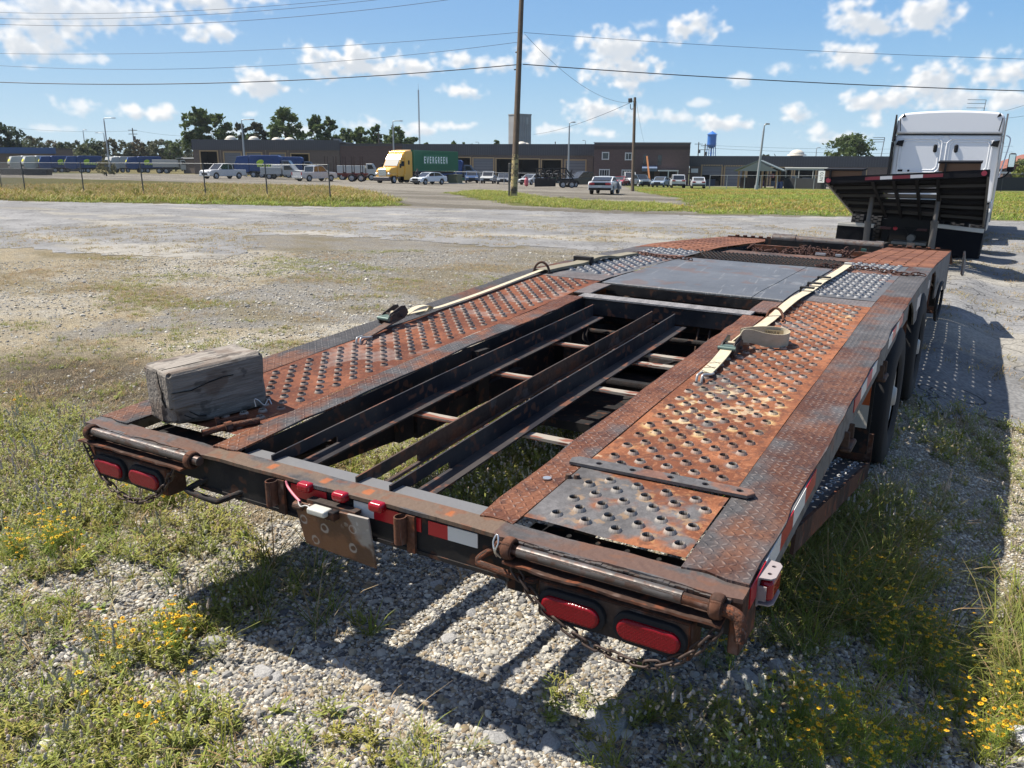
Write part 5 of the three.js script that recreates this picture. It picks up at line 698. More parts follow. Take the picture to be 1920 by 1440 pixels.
function jHook(parent, p, turn) { const g = new THREE.Group(); g.name = 'wire_hook'; g.position.copy(p); g.rotation.y = turn; parent.add(g); const arm = (x) => tube([V(x * 2.2, 0.012, -0.05), V(x * 2.0, 0.016, -0.01), V(x, 0.022, 0.03), V(x, 0.020, 0.048), V(x, -0.005, 0.056), V(x, -0.02, 0.045)], 0.0058, 20, 8); obj('hook_wire', [arm(0.011), arm(-0.011), rod(V(-0.026, 0.012, -0.05), V(0.026, 0.012, -0.05), 0.0055)], mat([0.42, 0.41, 0.39], 0.42, { metalness: 0.5 }), g); return g; }
{
  const t = thing('ratchet_strap', 'cream ratchet strap with a curled loose end on the near track', 'strap');
  const run = []; for (let i = 0; i <= 12; i++) { const s = mix(2.06, 5.1, i / 12); run.push(D(mix(0.675, 0.728, i / 12), s, 0.024 + 0.006 * Math.sin(i * 1.7) + (i > 9 ? 0.01 : 0) + (i < 2 ? 0.008 : 0))); }
  obj('webbing', [webbing(run, 0.058)], webMat, t); obj('webbing', [webbing([D(0.690, 1.60, 0.022), D(0.685, 1.75, 0.024), D(0.680, 1.90, 0.034), D(0.678, 1.97, 0.045)], 0.054, 0.006, 30)], webMat, t, 'short sewn end of webbing');
  obj('stitching', [0.62, 0.66, 0.70, 0.74, 0.78, 0.82].map((k, i) => rod(D(0.663, 1.0 + k, 0.028), D(0.708, 1.0 + k + (i % 2 ? 0.03 : -0.03), 0.028), 0.0012, 0.0012, 4)), mat([0.14, 0.12, 0.09], 0.9), t);
  const R = ratchet(t, D(0.678, 2.03, 0.012), 0.02, new THREE.MeshStandardMaterial({ map: steelTex, roughness: 0.5, metalness: 0.3 })); jHook(t, D(0.694, 1.565, 0.01), -0.06);
  // loose tail curling on edge
  const C = [D(0.682, 2.06, 0.062), D(0.70, 2.12, 0.07), D(0.735, 2.17, 0.062), D(0.80, 2.20, 0.045), D(0.865, 2.24, 0.038), D(0.885, 2.31, 0.038), D(0.84, 2.37, 0.040), D(0.765, 2.36, 0.042), D(0.70, 2.30, 0.045), D(0.665, 2.22, 0.05)];
  obj('loose_end', [webbing(C, 0.070, 0.003, 70, (k, d) => V(0.10, 1, 0.15).lerp(V(1, 0.1, 0), Math.max(0, 0.5 - k * 4)).normalize())], webMat, t, 'loose end curled on its edge');
  const cv = document.createElement('canvas'); cv.width = 256; cv.height = 96; const cx = cv.getContext('2d'); cx.fillStyle = '#b5a680'; cx.fillRect(0, 0, 256, 96); cx.fillStyle = '#2a2a26'; cx.font = 'bold 40px sans-serif'; cx.fillText('1,000LB W', 10, 44); cx.fillText('315', 90, 86);
  const tt = new THREE.CanvasTexture(cv); tt.colorSpace = THREE.SRGBColorSpace; const a = D(0.845, 2.366, 0.062), b = D(0.755, 2.355, 0.062), dn = V(0, -0.044, 0), off = V(0.0, 0, 0.006); obj('printed_mark', [quad(b.clone().add(dn).add(off), a.clone().add(dn).add(off), a.clone().add(off), b.clone().add(off))], new THREE.MeshStandardMaterial({ map: tt, roughness: 0.9 }), t, 'black printed load mark');
  for (const s of [3.66, 3.88, 4.20]) obj('band', [warp(rbx(0.088, 0.010, 0.035, 0.700 + (s - 3.6) * 0.014, 0.044, -s, 0.003)), warp(rbx(0.010, 0.04, 0.035, 0.660 + (s - 3.6) * 0.014, 0.026, -s, 0.003))], MT.rubber, t, 'black clamp over the webbing');
  obj('ring', [tube([D(0.655, 2.80, 0.0), D(0.662, 2.82, 0.045), D(0.690, 2.84, 0.062), D(0.72, 2.83, 0.055), D(0.745, 2.80, 0.03), D(0.752, 2.77, 0.01)], 0.0075, 26, 8)], MT.rust, t, 'rusty wire ring over the webbing'); obj('end_clip', [warp(rbx(0.06, 0.018, 0.03, 0.728, 0.048, -5.12, 0.004))], MT.white, t);
}
{
  const t = thing('ratchet_strap', 'ratchet strap with rusty ratchet stretched along the far track', 'strap');
  const run = []; for (let i = 0; i <= 10; i++) run.push(D(mix(-1.115, -1.125, i / 10), mix(1.80, 3.44, i / 10), 0.030 - 0.012 * Math.sin(i / 10 * 3.1) + (i < 2 ? 0.01 : 0)));
  obj('webbing', [webbing(run, 0.036)], webMat, t); obj('webbing', [webbing([D(-1.06, 1.40, 0.02), D(-1.085, 1.56, 0.03), D(-1.105, 1.68, 0.04)], 0.05, 0.008, 20)], new THREE.MeshStandardMaterial({ map: steelTex, roughness: 0.8 }), t, 'grey sewn end of webbing');
  ratchet(t, D(-1.12, 1.72, 0.035), -0.12, new THREE.MeshStandardMaterial({ map: steelTex, roughness: 0.55, metalness: 0.2 })).rotation.x = 0.2; jHook(t, D(-1.052, 1.37, 0.008), 0.25);
  obj('loose_end', [webbing([D(-1.11, 1.80, 0.05), D(-1.105, 1.86, 0.066), D(-1.10, 1.92, 0.072), D(-1.09, 1.98, 0.066), D(-1.085, 2.01, 0.05), D(-1.09, 1.98, 0.035), D(-1.10, 1.90, 0.028)], 0.045, 0.003, 40)], webMat, t, 'arched loose end of webbing');
  const far = []; for (let i = 0; i <= 8; i++) far.push(D(mix(-1.13, -1.0, i / 8), mix(3.44, 4.86, i / 8), 0.02 + (i === 4 || i === 5 ? 0.02 : 0))); obj('webbing', [webbing(far, 0.11, 0.02, 60)], webGrey, t, 'grey twisted run of webbing'); obj('band', [warp(rbx(0.16, 0.07, 0.05, -1.085, 0.03, -4.05, 0.006))], MT.rubber, t, 'black clamp'); obj('ring', [tube([D(-1.19, 3.42, 0.0), D(-1.17, 3.43, 0.06), D(-1.13, 3.44, 0.085), D(-1.09, 3.45, 0.06), D(-1.07, 3.46, 0.0)], 0.009, 24, 8)], MT.steel, t, 'wire ring over the webbing');
}
{ // the timber block and the rusty pins beside it
  const Wd = 0.385, Hh = 0.222, Dp = 0.243, tm = thing('timber_block', 'weathered grey timber block standing on the far rear corner', 'timber', [0, 0, 0]);
  const g = clean(new THREE.BoxGeometry(Wd, Hh, Dp, 26, 16, 16)), p = g.attributes.position, nn = g.attributes.normal, uv = g.attributes.uv;
  for (let i = 0; i < p.count; i++) {
    let x = p.getX(i), y = p.getY(i), z = p.getZ(i); const nx = nn.getX(i), ny = nn.getY(i), nz = nn.getZ(i);
    uv.setXY(i, Math.abs(ny) > 0.5 ? x : Math.abs(nz) > 0.5 ? x + 0.46 : z + 0.90, Math.abs(ny) > 0.5 ? z : y + 0.3);
    const e = (q, h) => sm(h - 0.016, h, Math.abs(q)); const k = e(x, Wd / 2) * e(y, Hh / 2) + e(y, Hh / 2) * e(z, Dp / 2) + e(x, Wd / 2) * e(z, Dp / 2);
    const n = (fbm(x * 9 + y * 5, z * 9 + y * 13, 3) - 0.5) * 0.010; x -= Math.sign(x) * 0.006 * k; y -= Math.sign(y) * 0.006 * k; z -= Math.sign(z) * 0.006 * k; x += n; z += n * 0.8; y += n * 0.5;
    if (x < 0 && y < -0.03 && z > 0.02) { const c = sm(0.16, 0.0, Math.hypot(x + Wd / 2, y + Hh / 2, z - Dp / 2)); x += 0.018 * c; y += 0.012 * c; z -= 0.02 * c; }
    x += y * 0.03; p.setXYZ(i, x, y, z);
  }
  const woodLook = (u, v) => { // long grain on the sides, end grain beyond
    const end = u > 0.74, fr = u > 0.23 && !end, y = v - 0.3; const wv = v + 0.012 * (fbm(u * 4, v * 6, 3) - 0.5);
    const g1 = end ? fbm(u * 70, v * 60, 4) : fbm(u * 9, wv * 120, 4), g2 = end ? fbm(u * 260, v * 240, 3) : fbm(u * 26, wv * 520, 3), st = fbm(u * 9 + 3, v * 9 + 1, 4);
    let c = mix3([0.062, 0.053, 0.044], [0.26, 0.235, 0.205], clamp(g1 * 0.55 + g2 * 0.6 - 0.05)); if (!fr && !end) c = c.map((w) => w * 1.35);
    c = mix3(c, [0.085, 0.05, 0.030], 0.55 * sm(0.54, 0.70, st)); c = mix3(c, [0.028, 0.024, 0.021], 0.6 * sm(0.60, 0.72, fbm(u * 18 + 7, v * 30, 4)));
    return c;
  };
  const U0 = -0.22, UW = 1.26, V0 = -0.14, VW = 0.58, woodT = tex(1024, 1024, (a, b) => woodLook(U0 + a * UW, V0 + b * VW), true), woodB = hgt(1024, 1024, (a, b) => { const u = U0 + a * UW, v = V0 + b * VW, wv = v + 0.012 * (fbm(u * 4, v * 6, 3) - 0.5); return u > 0.74 ? fbm(u * 120, v * 110, 4) : 0.55 * fbm(u * 10, wv * 160, 3) + 0.45 * fbm(u * 30, wv * 560, 2); });
  for (let i = 0; i < p.count; i++) uv.setXY(i, (uv.getX(i) - U0) / UW, (uv.getY(i) - V0) / VW);
  g.deleteAttribute('normal'); g.computeVertexNormals();
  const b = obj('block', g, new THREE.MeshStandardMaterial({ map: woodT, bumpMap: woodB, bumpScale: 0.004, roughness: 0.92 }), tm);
  // splits that run into the wood
  const dark = mat([0.012, 0.011, 0.010], 1); const split = (pts, w) => { const L = []; for (let i = 0; i < pts.length - 1; i++) { const a = V(...pts[i]), c = V(...pts[i + 1]); L.push(rod(a, c, w * (0.6 + 0.5 * ((i * 7) % 3) / 2), w * 0.8, 5)); } return L; };
  obj('split', [split([[-0.185, 0.035, 0.124], [-0.11, 0.030, 0.1255], [-0.04, 0.045, 0.1255], [0.02, 0.052, 0.1255], [0.06, 0.050, 0.1245]], 0.0028), split([[-0.196, 0.03, 0.06], [-0.197, 0.0, 0.052], [-0.196, -0.03, 0.07]], 0.005), split([[-0.195, 0.108, 0.04], [-0.196, 0.06, 0.045], [-0.197, 0.03, 0.06]], 0.003), split([[-0.13, -0.05, 0.122], [-0.10, -0.075, 0.123], [-0.07, -0.082, 0.1235]], 0.0035), split([[-0.15, -0.06, 0.121], [-0.115, -0.085, 0.122]], 0.003), split([[-0.18, 0.1115, 0.05], [-0.06, 0.1125, 0.055], [0.08, 0.112, 0.06]], 0.0018)], dark, tm, 'dark split in the wood');
  const fl = D(-0.861, 0.081), fr = D(-0.757, 0.452), dirL = fr.clone().sub(fl).normalize(), out = V().crossVectors(dirL, V(0, 1, 0)).normalize(); // long face looks towards +out
  const X = dirL, Y = V(0, 1, 0).addScaledVector(X, -X.y).normalize(), Z = V().crossVectors(X, Y); const c = fl.clone().lerp(fr, 0.5).addScaledVector(Z, -Dp / 2).addScaledVector(Y, Hh / 2 + 0.006);
  tm.position.copy(c); tm.quaternion.setFromRotationMatrix(new THREE.Matrix4().makeBasis(X, Y, Z));
  const pin = thing('rusty_pin', 'short rusty pin with a round head in front of the timber', 'pin'); obj('shank', [rod(D(-0.745, 0.19, 0.022), D(-0.70, 0.28, 0.022), 0.012, 0.011, 10)], MT.rust, pin); obj('head', [rod(D(-0.752, 0.178, 0.022), D(-0.745, 0.19, 0.022), 0.024, 0.024, 14)], MT.rust, pin);
  const pin2 = thing('rusty_pin', 'long rusty pin lying nearest the sill beside the timber', 'pin'); obj('shank', [tube([D(-0.735, 0.10, 0.014), D(-0.69, 0.20, 0.016), D(-0.64, 0.29, 0.014)], 0.0125, 14, 9)], MT.rust, pin2); obj('knuckle', [rod(D(-0.70, 0.175, 0.016), D(-0.69, 0.20, 0.016), 0.019, 0.019, 10)], MT.rust, pin2);
  const wr = thing('wire_piece', 'thin bent wire leaning on the shaded side of the timber', 'wire'); obj('wire', [tube([D(-0.735, 0.36, 0.03), D(-0.74, 0.36, 0.06), D(-0.73, 0.37, 0.055), D(-0.72, 0.39, 0.03), D(-0.715, 0.41, 0.05), D(-0.70, 0.41, 0.03)], 0.0022, 24, 5)], MT.silver, wr);
}
// ------------------------------------------------------------------ white sleeper tractor ahead of the trailer
const blackFlap = new THREE.MeshPhysicalMaterial({ roughness: 0.9, specularIntensity: 0.3 }); blackFlap.color.setRGB(0.008, 0.009, 0.012);
const paintWhite = new THREE.MeshPhysicalMaterial({ roughness: 0.35, clearcoat: 0.5, clearcoatRoughness: 0.2 }); paintWhite.color.setRGB(0.78, 0.79, 0.80);
const blackPl = new THREE.MeshPhysicalMaterial({ roughness: 0.6, specularIntensity: 0.5 }); blackPl.color.setRGB(0.012, 0.012, 0.013); const chrome = mat([0.6, 0.6, 0.6], 0.18, { metalness: 1 }), alu = mat([0.55, 0.53, 0.48], 0.45, { metalness: 0.3 });
function treadTyre(R, w) { const L = [tyreGeo(R, w, R * 0.56)]; const n = 40; for (let i = 0; i < n; i++) for (let k = -1; k <= 1; k++) { const a = i / n * 6.2832 + (k ? 0.08 : 0), g = new THREE.BoxGeometry(w * 0.27, 0.02, R * 0.11); g.translate(0, R + 0.004, 0); g.rotateX(a); g.translate(k * w * 0.3, 0, 0); L.push(g); } return L; }
{
  const T = thing('semi_truck', 'white sleeper cab road tractor seen from behind at the right', 'truck', [0.31, 0, -16]); T.rotation.z = -0.016;
  // sleeper box: rounded roof outline run along its length
  const ol = (w, h, r) => { const s = new THREE.Shape(); s.moveTo(-w / 2, 0); s.lineTo(-w / 2, h - r); s.quadraticCurveTo(-w / 2, h - 0.05, -w / 2 + r * 0.9, h - 0.03); s.quadraticCurveTo(0, h + 0.06, w / 2 - r * 0.9, h - 0.03); s.quadraticCurveTo(w / 2, h - 0.05, w / 2, h - r); s.lineTo(w / 2, 0); s.closePath(); return s; };
  const up = new THREE.ExtrudeGeometry(ol(2.40, 0.54, 0.26), { depth: 2.3, bevelEnabled: true, bevelSize: 0.05, bevelThickness: 0.06, bevelOffset: -0.05, bevelSegments: 4, curveSegments: 12 }); up.translate(0, 2.555, -8.35); obj('sleeper_roof', [boxUV(up)], paintWhite, T, 'white roof fairing of the sleeper');
  obj('sleeper', [rbx(2.40, 1.62, 2.3, 0, 1.72, -7.18, 0.05), rbx(2.3, 0.8, 1.7, 0, 1.2, -9.1, 0.08), rbx(2.2, 1.3, 0.9, 0, 2.0, -8.7, 0.2)], paintWhite, T, 'white sleeper body');
  obj('seam', [bx(2.38, 0.016, 0.02, 0, 2.535, -6.022)], blackPl, T);
  const rr = (w, h, r, x, y, z, th) => { const P = []; for (const [cx, cy, a] of [[w / 2 - r, h / 2 - r, 0], [-w / 2 + r, h / 2 - r, 1], [-w / 2 + r, -h / 2 + r, 2], [w / 2 - r, -h / 2 + r, 3]]) for (let i = 0; i <= 5; i++) { const t = (a + i / 5) * Math.PI / 2; P.push(V(x + cx + Math.cos(t) * r, y + cy + Math.sin(t) * r, z)); } const g = tube(P, th, 90, 6, true); g.scale(1, 1, 1); return g; };
  obj('panel_emboss', [rr(0.98, 0.82, 0.14, -0.58, 2.02, -6.03, 0.02), rr(0.86, 0.70, 0.12, -0.58, 2.02, -6.03, 0.014)], paintWhite, T); obj('panel_emboss', [rr(1.0, 0.82, 0.14, 0.52, 2.02, -6.03, 0.02), rr(0.88, 0.70, 0.12, 0.52, 2.02, -6.03, 0.014)], paintWhite, T);
  { const g = new THREE.TorusGeometry(0.085, 0.012, 6, 24); g.translate(-0.02, 2.42, -6.03); obj('panel_emboss', g, paintWhite, T); }
  obj('rib', [rbx(0.05, 0.8, 0.03, 1.02, 2.0, -6.02, 0.014), rbx(0.05, 0.8, 0.03, -1.05, 2.0, -6.02, 0.014)], paintWhite, T);
  for (const x of [-0.235, 0.235]) { const g = new THREE.CapsuleGeometry(0.045, 0.11, 4, 10); g.scale(1, 1, 0.5); g.translate(x, 2.2, -6.02); obj('vent', g, blackPl, T, 'black oval vent'); }
  for (const q of [-1, 1]) { obj('marker_strip', [rbx(0.27, 0.035, 0.03, q * 0.80, 2.98, -6.01, 0.01)], mat([0.35, 0.28, 0.29], 0.4), T, 'slim clearance lamp strip'); obj('hinge_bracket', [prism([[-0.09, -0.05], [0.07, -0.09], [0.09, 0.07], [-0.05, 0.05]], 0.06).translate(q * 1.07, 2.33, -6.0)], blackPl, T, 'black fairing bracket'); obj('stay', [beam(V(q * 1.14, 2.93, -6.0), V(q * 1.10, 2.62, -6.0), 0.025, 0.02), prism([[-0.05, -0.05], [0.05, -0.02], [0.0, 0.06]], 0.04).translate(q * 1.06, 2.99, -6.0)], blackPl, T); }
  for (const q of [-1, 1]) { obj('side_fairing', [prism([[0, 0], [0.5, 0], [0.34, 0.40], [0.16, 0.66]], 0.04).rotateY(Math.PI / 2).translate(q * 1.23, 2.36, -5.78)], q < 0 ? blackPl : mat([0.12, 0.12, 0.125], 0.5), T, 'dark edge flap of the side fairing'); obj('side_fairing', [bx(0.04, 1.9, 0.40, q * 1.235, 1.40, -6.0)], q < 0 ? blackPl : mat([0.30, 0.31, 0.32], 0.45), T, 'side extender panel'); obj('side_skirt', [rbx(0.06, 0.55, 2.6, q * 1.19, 0.62, -7.6, 0.02)], paintWhite, T); }
  obj('latch', [rbx(0.12, 0.05, 0.03, -0.98, 1.64, -6.02, 0.01), rbx(0.05, 0.05, 0.03, -0.78, 1.64, -6.02, 0.01)], blackPl, T);
  { const m = new THREE.Group(); m.name = 'mirror'; T.add(m); obj('housing', [rbx(0.17, 0.50, 0.16, 1.50, 1.90, -8.6, 0.05)], blackPl, m); obj('mirror_glass', [rbx(0.14, 0.33, 0.012, 1.50, 1.95, -8.513, 0.004)], mat([0.75, 0.78, 0.75], 0.04, { metalness: 1 }), m); obj('arm', [tube([V(1.48, 1.66, -8.6), V(1.40, 1.54, -8.6), V(1.20, 1.45, -8.6)], 0.022, 14, 8)], blackPl, m); obj('stay_tube', [tube([V(1.26, 1.5, -8.4), V(1.33, 2.0, -8.4), V(1.38, 2.45, -8.4), V(1.34, 2.56, -8.4), V(1.26, 2.60, -8.4)], 0.016, 30, 8)], paintWhite, m); }
  obj('hood', [rbx(1.9, 1.1, 1.7, 0, 1.15, -10.6, 0.2)], paintWhite, T); obj('windscreen', [bx(2.0, 0.7, 0.03, 0, 2.0, -9.4, -0.4)], mat([0.02, 0.025, 0.03], 0.1), T);
  obj('chassis_rail', [bx(0.08, 0.26, 10.2, -0.43, 0.78, -5.2), bx(0.08, 0.26, 10.2, 0.43, 0.78, -5.2), bx(0.9, 0.24, 0.1, 0, 0.72, 0.35), bx(0.9, 0.10, 1.4, 0, 0.92, -0.6), bx(0.95, 0.12, 0.08, 0, 0.52, 0.3), bx(0.12, 0.5, 0.12, -0.46, 0.50, 0.3), bx(0.12, 0.5, 0.12, 0.46, 0.50, 0.3), bx(1.7, 0.30, 0.34, 0, 0.48, -0.75), bx(1.7, 0.30, 0.34, 0, 0.48, -2.1), bx(0.7, 0.5, 2.6, 0, 0.45, -1.4), bx(0.85, 0.42, 0.05, 0, 0.34, -0.2), bx(1.7, 0.5, 2.6, 0, 0.55, -5.2)], blackPl, T, 'black chassis');
  obj('coupling', [rod(V(0.02, 0.42, 0.55), V(0.02, 0.42, 0.3), 0.07, 0.07, 14), prism([[-0.06, -0.15], [0.08, -0.12], [0.06, 0.10], [-0.02, 0.16]], 0.08).translate(0.42, 0.42, 0.48), bx(0.6, 0.05, 0.4, 0, 0.33, 0.45)], mat([0.20, 0.19, 0.17], 0.6), T); obj('crank', [beam(V(-0.12, 0.62, 0.42), V(-0.02, 0.42, 0.45), 0.02, 0.02), beam(V(0.10, 0.62, 0.42), V(-0.02, 0.42, 0.45), 0.02, 0.02)], blackPl, T);
  for (const x of [-0.46, 0.17]) obj('tail_light', [rbx(0.20, 0.055, 0.02, x + 0.0, 0.58, 0.385, 0.02)], mat([0.09, 0.025, 0.03], 0.3), T, 'dark red oval tail light'); obj('tail_light', [rod(V(-0.285, 0.585, 0.37), V(-0.285, 0.585, 0.40), 0.04, 0.04, 14)], mat([0.6, 0.03, 0.05], 0.3), T, 'bright red round tail light');
  obj('wire', [tube([V(0.6, 0.75, 0.5), V(0.72, 0.6, 0.62), V(0.78, 0.4, 0.6), V(0.66, 0.25, 0.55)], 0.012, 20, 6), tube([V(-0.6, 0.6, 0.5), V(-0.72, 0.5, 0.62), V(-0.66, 0.35, 0.6), V(-0.6, 0.4, 0.55)], 0.012, 20, 6)], blackPl, T);
  for (const q of [-1, 1]) {
    const f = new THREE.Group(); f.name = 'mud_flap'; T.add(f); f.position.set(q < 0 ? -0.97 : 0.83, q < 0 ? 0.60 : 0.63, 0.68); f.rotation.z = q < 0 ? -0.02 : -0.07; f.userData.label = q < 0 ? 'black mud flap on the far side' : 'black mud flap on the near side';
    const w = q < 0 ? 0.66 : 0.76, h = q < 0 ? 0.36 : 0.48; obj('flap', [rbx(w, h, 0.012, 0, -h / 2, 0, 0.005), ...[0, 1, 2, 3].map((i) => bx(0.02, h * 1.1, 0.006, -w * 0.3 + i * w * 0.2, -h / 2, 0.008, 0, 0, 0.6 * (i % 2 ? -1 : 1)).scale(1, 0.8, 1))], blackFlap, f); obj('hanger', [rbx(w, 0.055, 0.03, 0, 0.02, 0.0, 0.006), bx(w, 0.02, 0.05, 0, 0.055, -0.02)], alu, f, 'pale hanger bar');
    for (const z of [-0.75, -2.1]) for (const x of [0.74, 1.08]) { const w2 = new THREE.Group(); w2.name = 'wheel'; w2.position.set(q * x, 0.50, z); T.add(w2); obj('tyre', treadTyre(0.49, 0.26), MT.rubber, w2); const rg = rimGeo(0.28, 0.2, 0.04); if (q < 0) rg.rotateY(Math.PI); obj('rim', [rg], alu, w2); }
    const fw = new THREE.Group(); fw.name = 'wheel'; fw.position.set(q * 1.06, 0.50, -9.6); T.add(fw); obj('tyre', [tyreGeo(0.5, 0.28, 0.28)], MT.rubber, fw); const rg = rimGeo(0.28, 0.2, 0.04); if (q < 0) rg.rotateY(Math.PI); obj('rim', [rg], alu, fw);
    obj('step_box', [rbx(0.5, 0.45, 1.6, q * 0.98, 0.55, -5.0, 0.04)], alu, T);
  }
}
{ // tilted loading deck standing on two posts between trailer and cab
  const R = thing('loading_deck', 'black slatted loading deck tilted up behind the white cab', 'ramp', [0.25, 0, -13.8]);
  const A = (x, k) => { const l = x / 1.27, top = V(x - 0.02, 1.565 + 0.075 * l, 0), bot = V(x * (l < 0 ? 0.80 : 1.0) + (l < 0 ? 0 : 0), 0.775 - 0.075 * l, -1.85); return top.lerp(bot, k); };   // point of the underside, k = 0 at the raised rear edge
  const slab = (x0, x1, k0, k1, th, lift) => { const a = A(x0, k0), b = A(x1, k0), c = A(x1, k1), d = A(x0, k1), u = V(0, th, th * 0.4), o = V(0, lift, lift * 0.4); [a, b, c, d].forEach((p) => p.add(o)); const e = [a, b, c, d].map((p) => p.clone().add(u)); return [quad(a, b, c, d), quad(e[0], e[1], e[2], e[3]), quad(a, b, e[1], e[0]), quad(b, c, e[2], e[1]), quad(c, d, e[3], e[2]), quad(d, a, e[0], e[3])]; };
  const dk = new THREE.MeshPhysicalMaterial({ roughness: 0.8, specularIntensity: 0.35, bumpMap: roughTex, bumpScale: 0.002 }); dk.color.setRGB(0.012, 0.012, 0.014);
  obj('ramp_track', slab(-1.25, -0.42, 0.04, 1, 0.02, 0.05), dk, R, 'left track of the loading deck'); obj('ramp_track', slab(0.52, 1.25, 0.04, 1, 0.02, 0.05), dk, R, 'right track of the loading deck');
  obj('rear_bar', [beam(A(-1.27, 0).add(V(0, -0.0, 0)), A(1.27, 0), 0.06, 0.115)], dk, R, 'rear edge bar');
  for (let i = 1; i <= 9; i++) { const k = i / 9.3; obj('cross_rib', [beam(A(-1.24, k), A(1.24, k), 0.03, 0.05)], i % 2 ? dk : mat([0.04, 0.037, 0.034], 0.7), R); }
  for (const x of [-0.5, -0.16, 0.2, 0.52]) obj('long_rib', [beam(A(x, 0.03), A(x, 1), 0.05, 0.06)], dk, R);
  obj('slat', [0.10, 0.22, 0.36, 0.50, 0.66, 0.80, 0.93].map((k) => beam(A(-0.42, k).add(V(0, 0.05, 0)), A(0.52, k).add(V(0, 0.05, 0)), k > 0.3 && k < 0.6 ? 0.17 : 0.24, 0.012, V(0, 0.9, -0.4))), dk, R);
  obj('side_bar', [beam(A(1.255, 0), A(1.255, 1), 0.035, 0.07)], mat([0.11, 0.105, 0.095], 0.55), R, 'right side bar'); obj('side_bar', [beam(A(-1.255, 0), A(-1.255, 1), 0.035, 0.07)], mat([0.16, 0.15, 0.14], 0.55), R, 'left side bar');
  const seg = (x0, x1, c) => { const a = A(x0, 0), b = A(x1, 0); a.z += 0.032; b.z += 0.032; return obj('reflector_tape', [beam(a, b, 0.004, 0.055)], mat(c, 0.4), R); };
  for (const [a, b, r] of [[-0.60, -0.36, 1], [-0.36, -0.17, 0], [-0.17, 0.11, 1], [0.11, 0.30, 0], [0.30, 0.60, 1]]) seg(a, b, r ? [0.16, 0.02, 0.03] : [0.55, 0.55, 0.56]);
  for (const x of [-1.2, 1.19]) { const p = A(x, 0); obj('marker_light', [rod(p.clone().add(V(0, 0, 0.025)), p.clone().add(V(0, 0, 0.045)), 0.042, 0.042, 16)], mat([0.28, 0.03, 0.05], 0.35), R, 'round red marker lamp'); }
  for (const [x0, x1, y] of [[-1.29, -0.68, 1.56], [0.50, 1.10, 1.69]]) { const xm = (x0 + x1) / 2, w = x1 - x0; obj('flip_ramp', [bx(w, 0.13, 0.5, xm, y + 0.045, -0.22, 0.05), ], mat([0.13, 0.072, 0.04], 0.8), R, 'rust brown flip ramp'); obj('ramp_lip', [bx(w + 0.04, 0.03, 0.5, xm, y + 0.125, -0.2, 0.05), bx(0.03, 0.14, 0.05, x0 + 0.1, y + 0.03, 0.07)], dk, R); }
  const post = (x, y0, y1, z) => { obj('post', [rod(V(x, y0, z), V(x, (y0 + y1) / 2, z), 0.058, 0.058, 14), rod(V(x, (y0 + y1) / 2, z), V(x + 0.01, y1, z - 0.1), 0.042, 0.042, 14), rod(V(x, (y0 + y1) / 2 - 0.03, z), V(x, (y0 + y1) / 2 + 0.02, z), 0.068, 0.068, 14)], mat([0.12, 0.11, 0.10], 0.45, { metalness: 0.3 }), R, 'steel hydraulic post'); };
  post(-0.60, 0.2, 1.28, -0.9); post(0.50, 0.2, 1.36, -0.9);
}
// ------------------------------------------------------------------ vehicles in the yard
function face(o, deg) { const a = deg * Math.PI / 180, d = rH.clone().multiplyScalar(Math.cos(a)).addScaledVector(fH, Math.sin(a)); o.rotation.y = Math.atan2(-d.z, d.x); return o; }   // 0 looks to the right of the view, 90 away
const glassDk = new THREE.MeshPhysicalMaterial({ roughness: 0.08, clearcoat: 0.6 }); glassDk.color.setRGB(0.02, 0.024, 0.028);
const paint = (c, r = 0.35) => { const m = new THREE.MeshPhysicalMaterial({ roughness: r, clearcoat: 0.6, clearcoatRoughness: 0.15 }); m.color.setRGB(...c); return m; };
const lampW = mat([0.7, 0.7, 0.68], 0.2), lampR = mat([0.35, 0.02, 0.025], 0.3), tyreB = mat([0.02, 0.02, 0.02], 0.85), rimS = mat([0.42, 0.42, 0.43], 0.35, { metalness: 0.5 });
function wheelAt(t, x, z, R, w = 0.24) { const g = new THREE.Group(); g.name = 'wheel'; g.position.set(x, R, z); g.rotation.y = z > 0 ? -Math.PI / 2 : Math.PI / 2; t.add(g); obj('tyre', [tyreGeo(R, w, R * 0.62)], tyreB, g); const rg = rimGeo(R * 0.6, 0.1, 0.04); rg.translate(w * 0.3, 0, 0); obj('rim', [rg], rimS, g); }
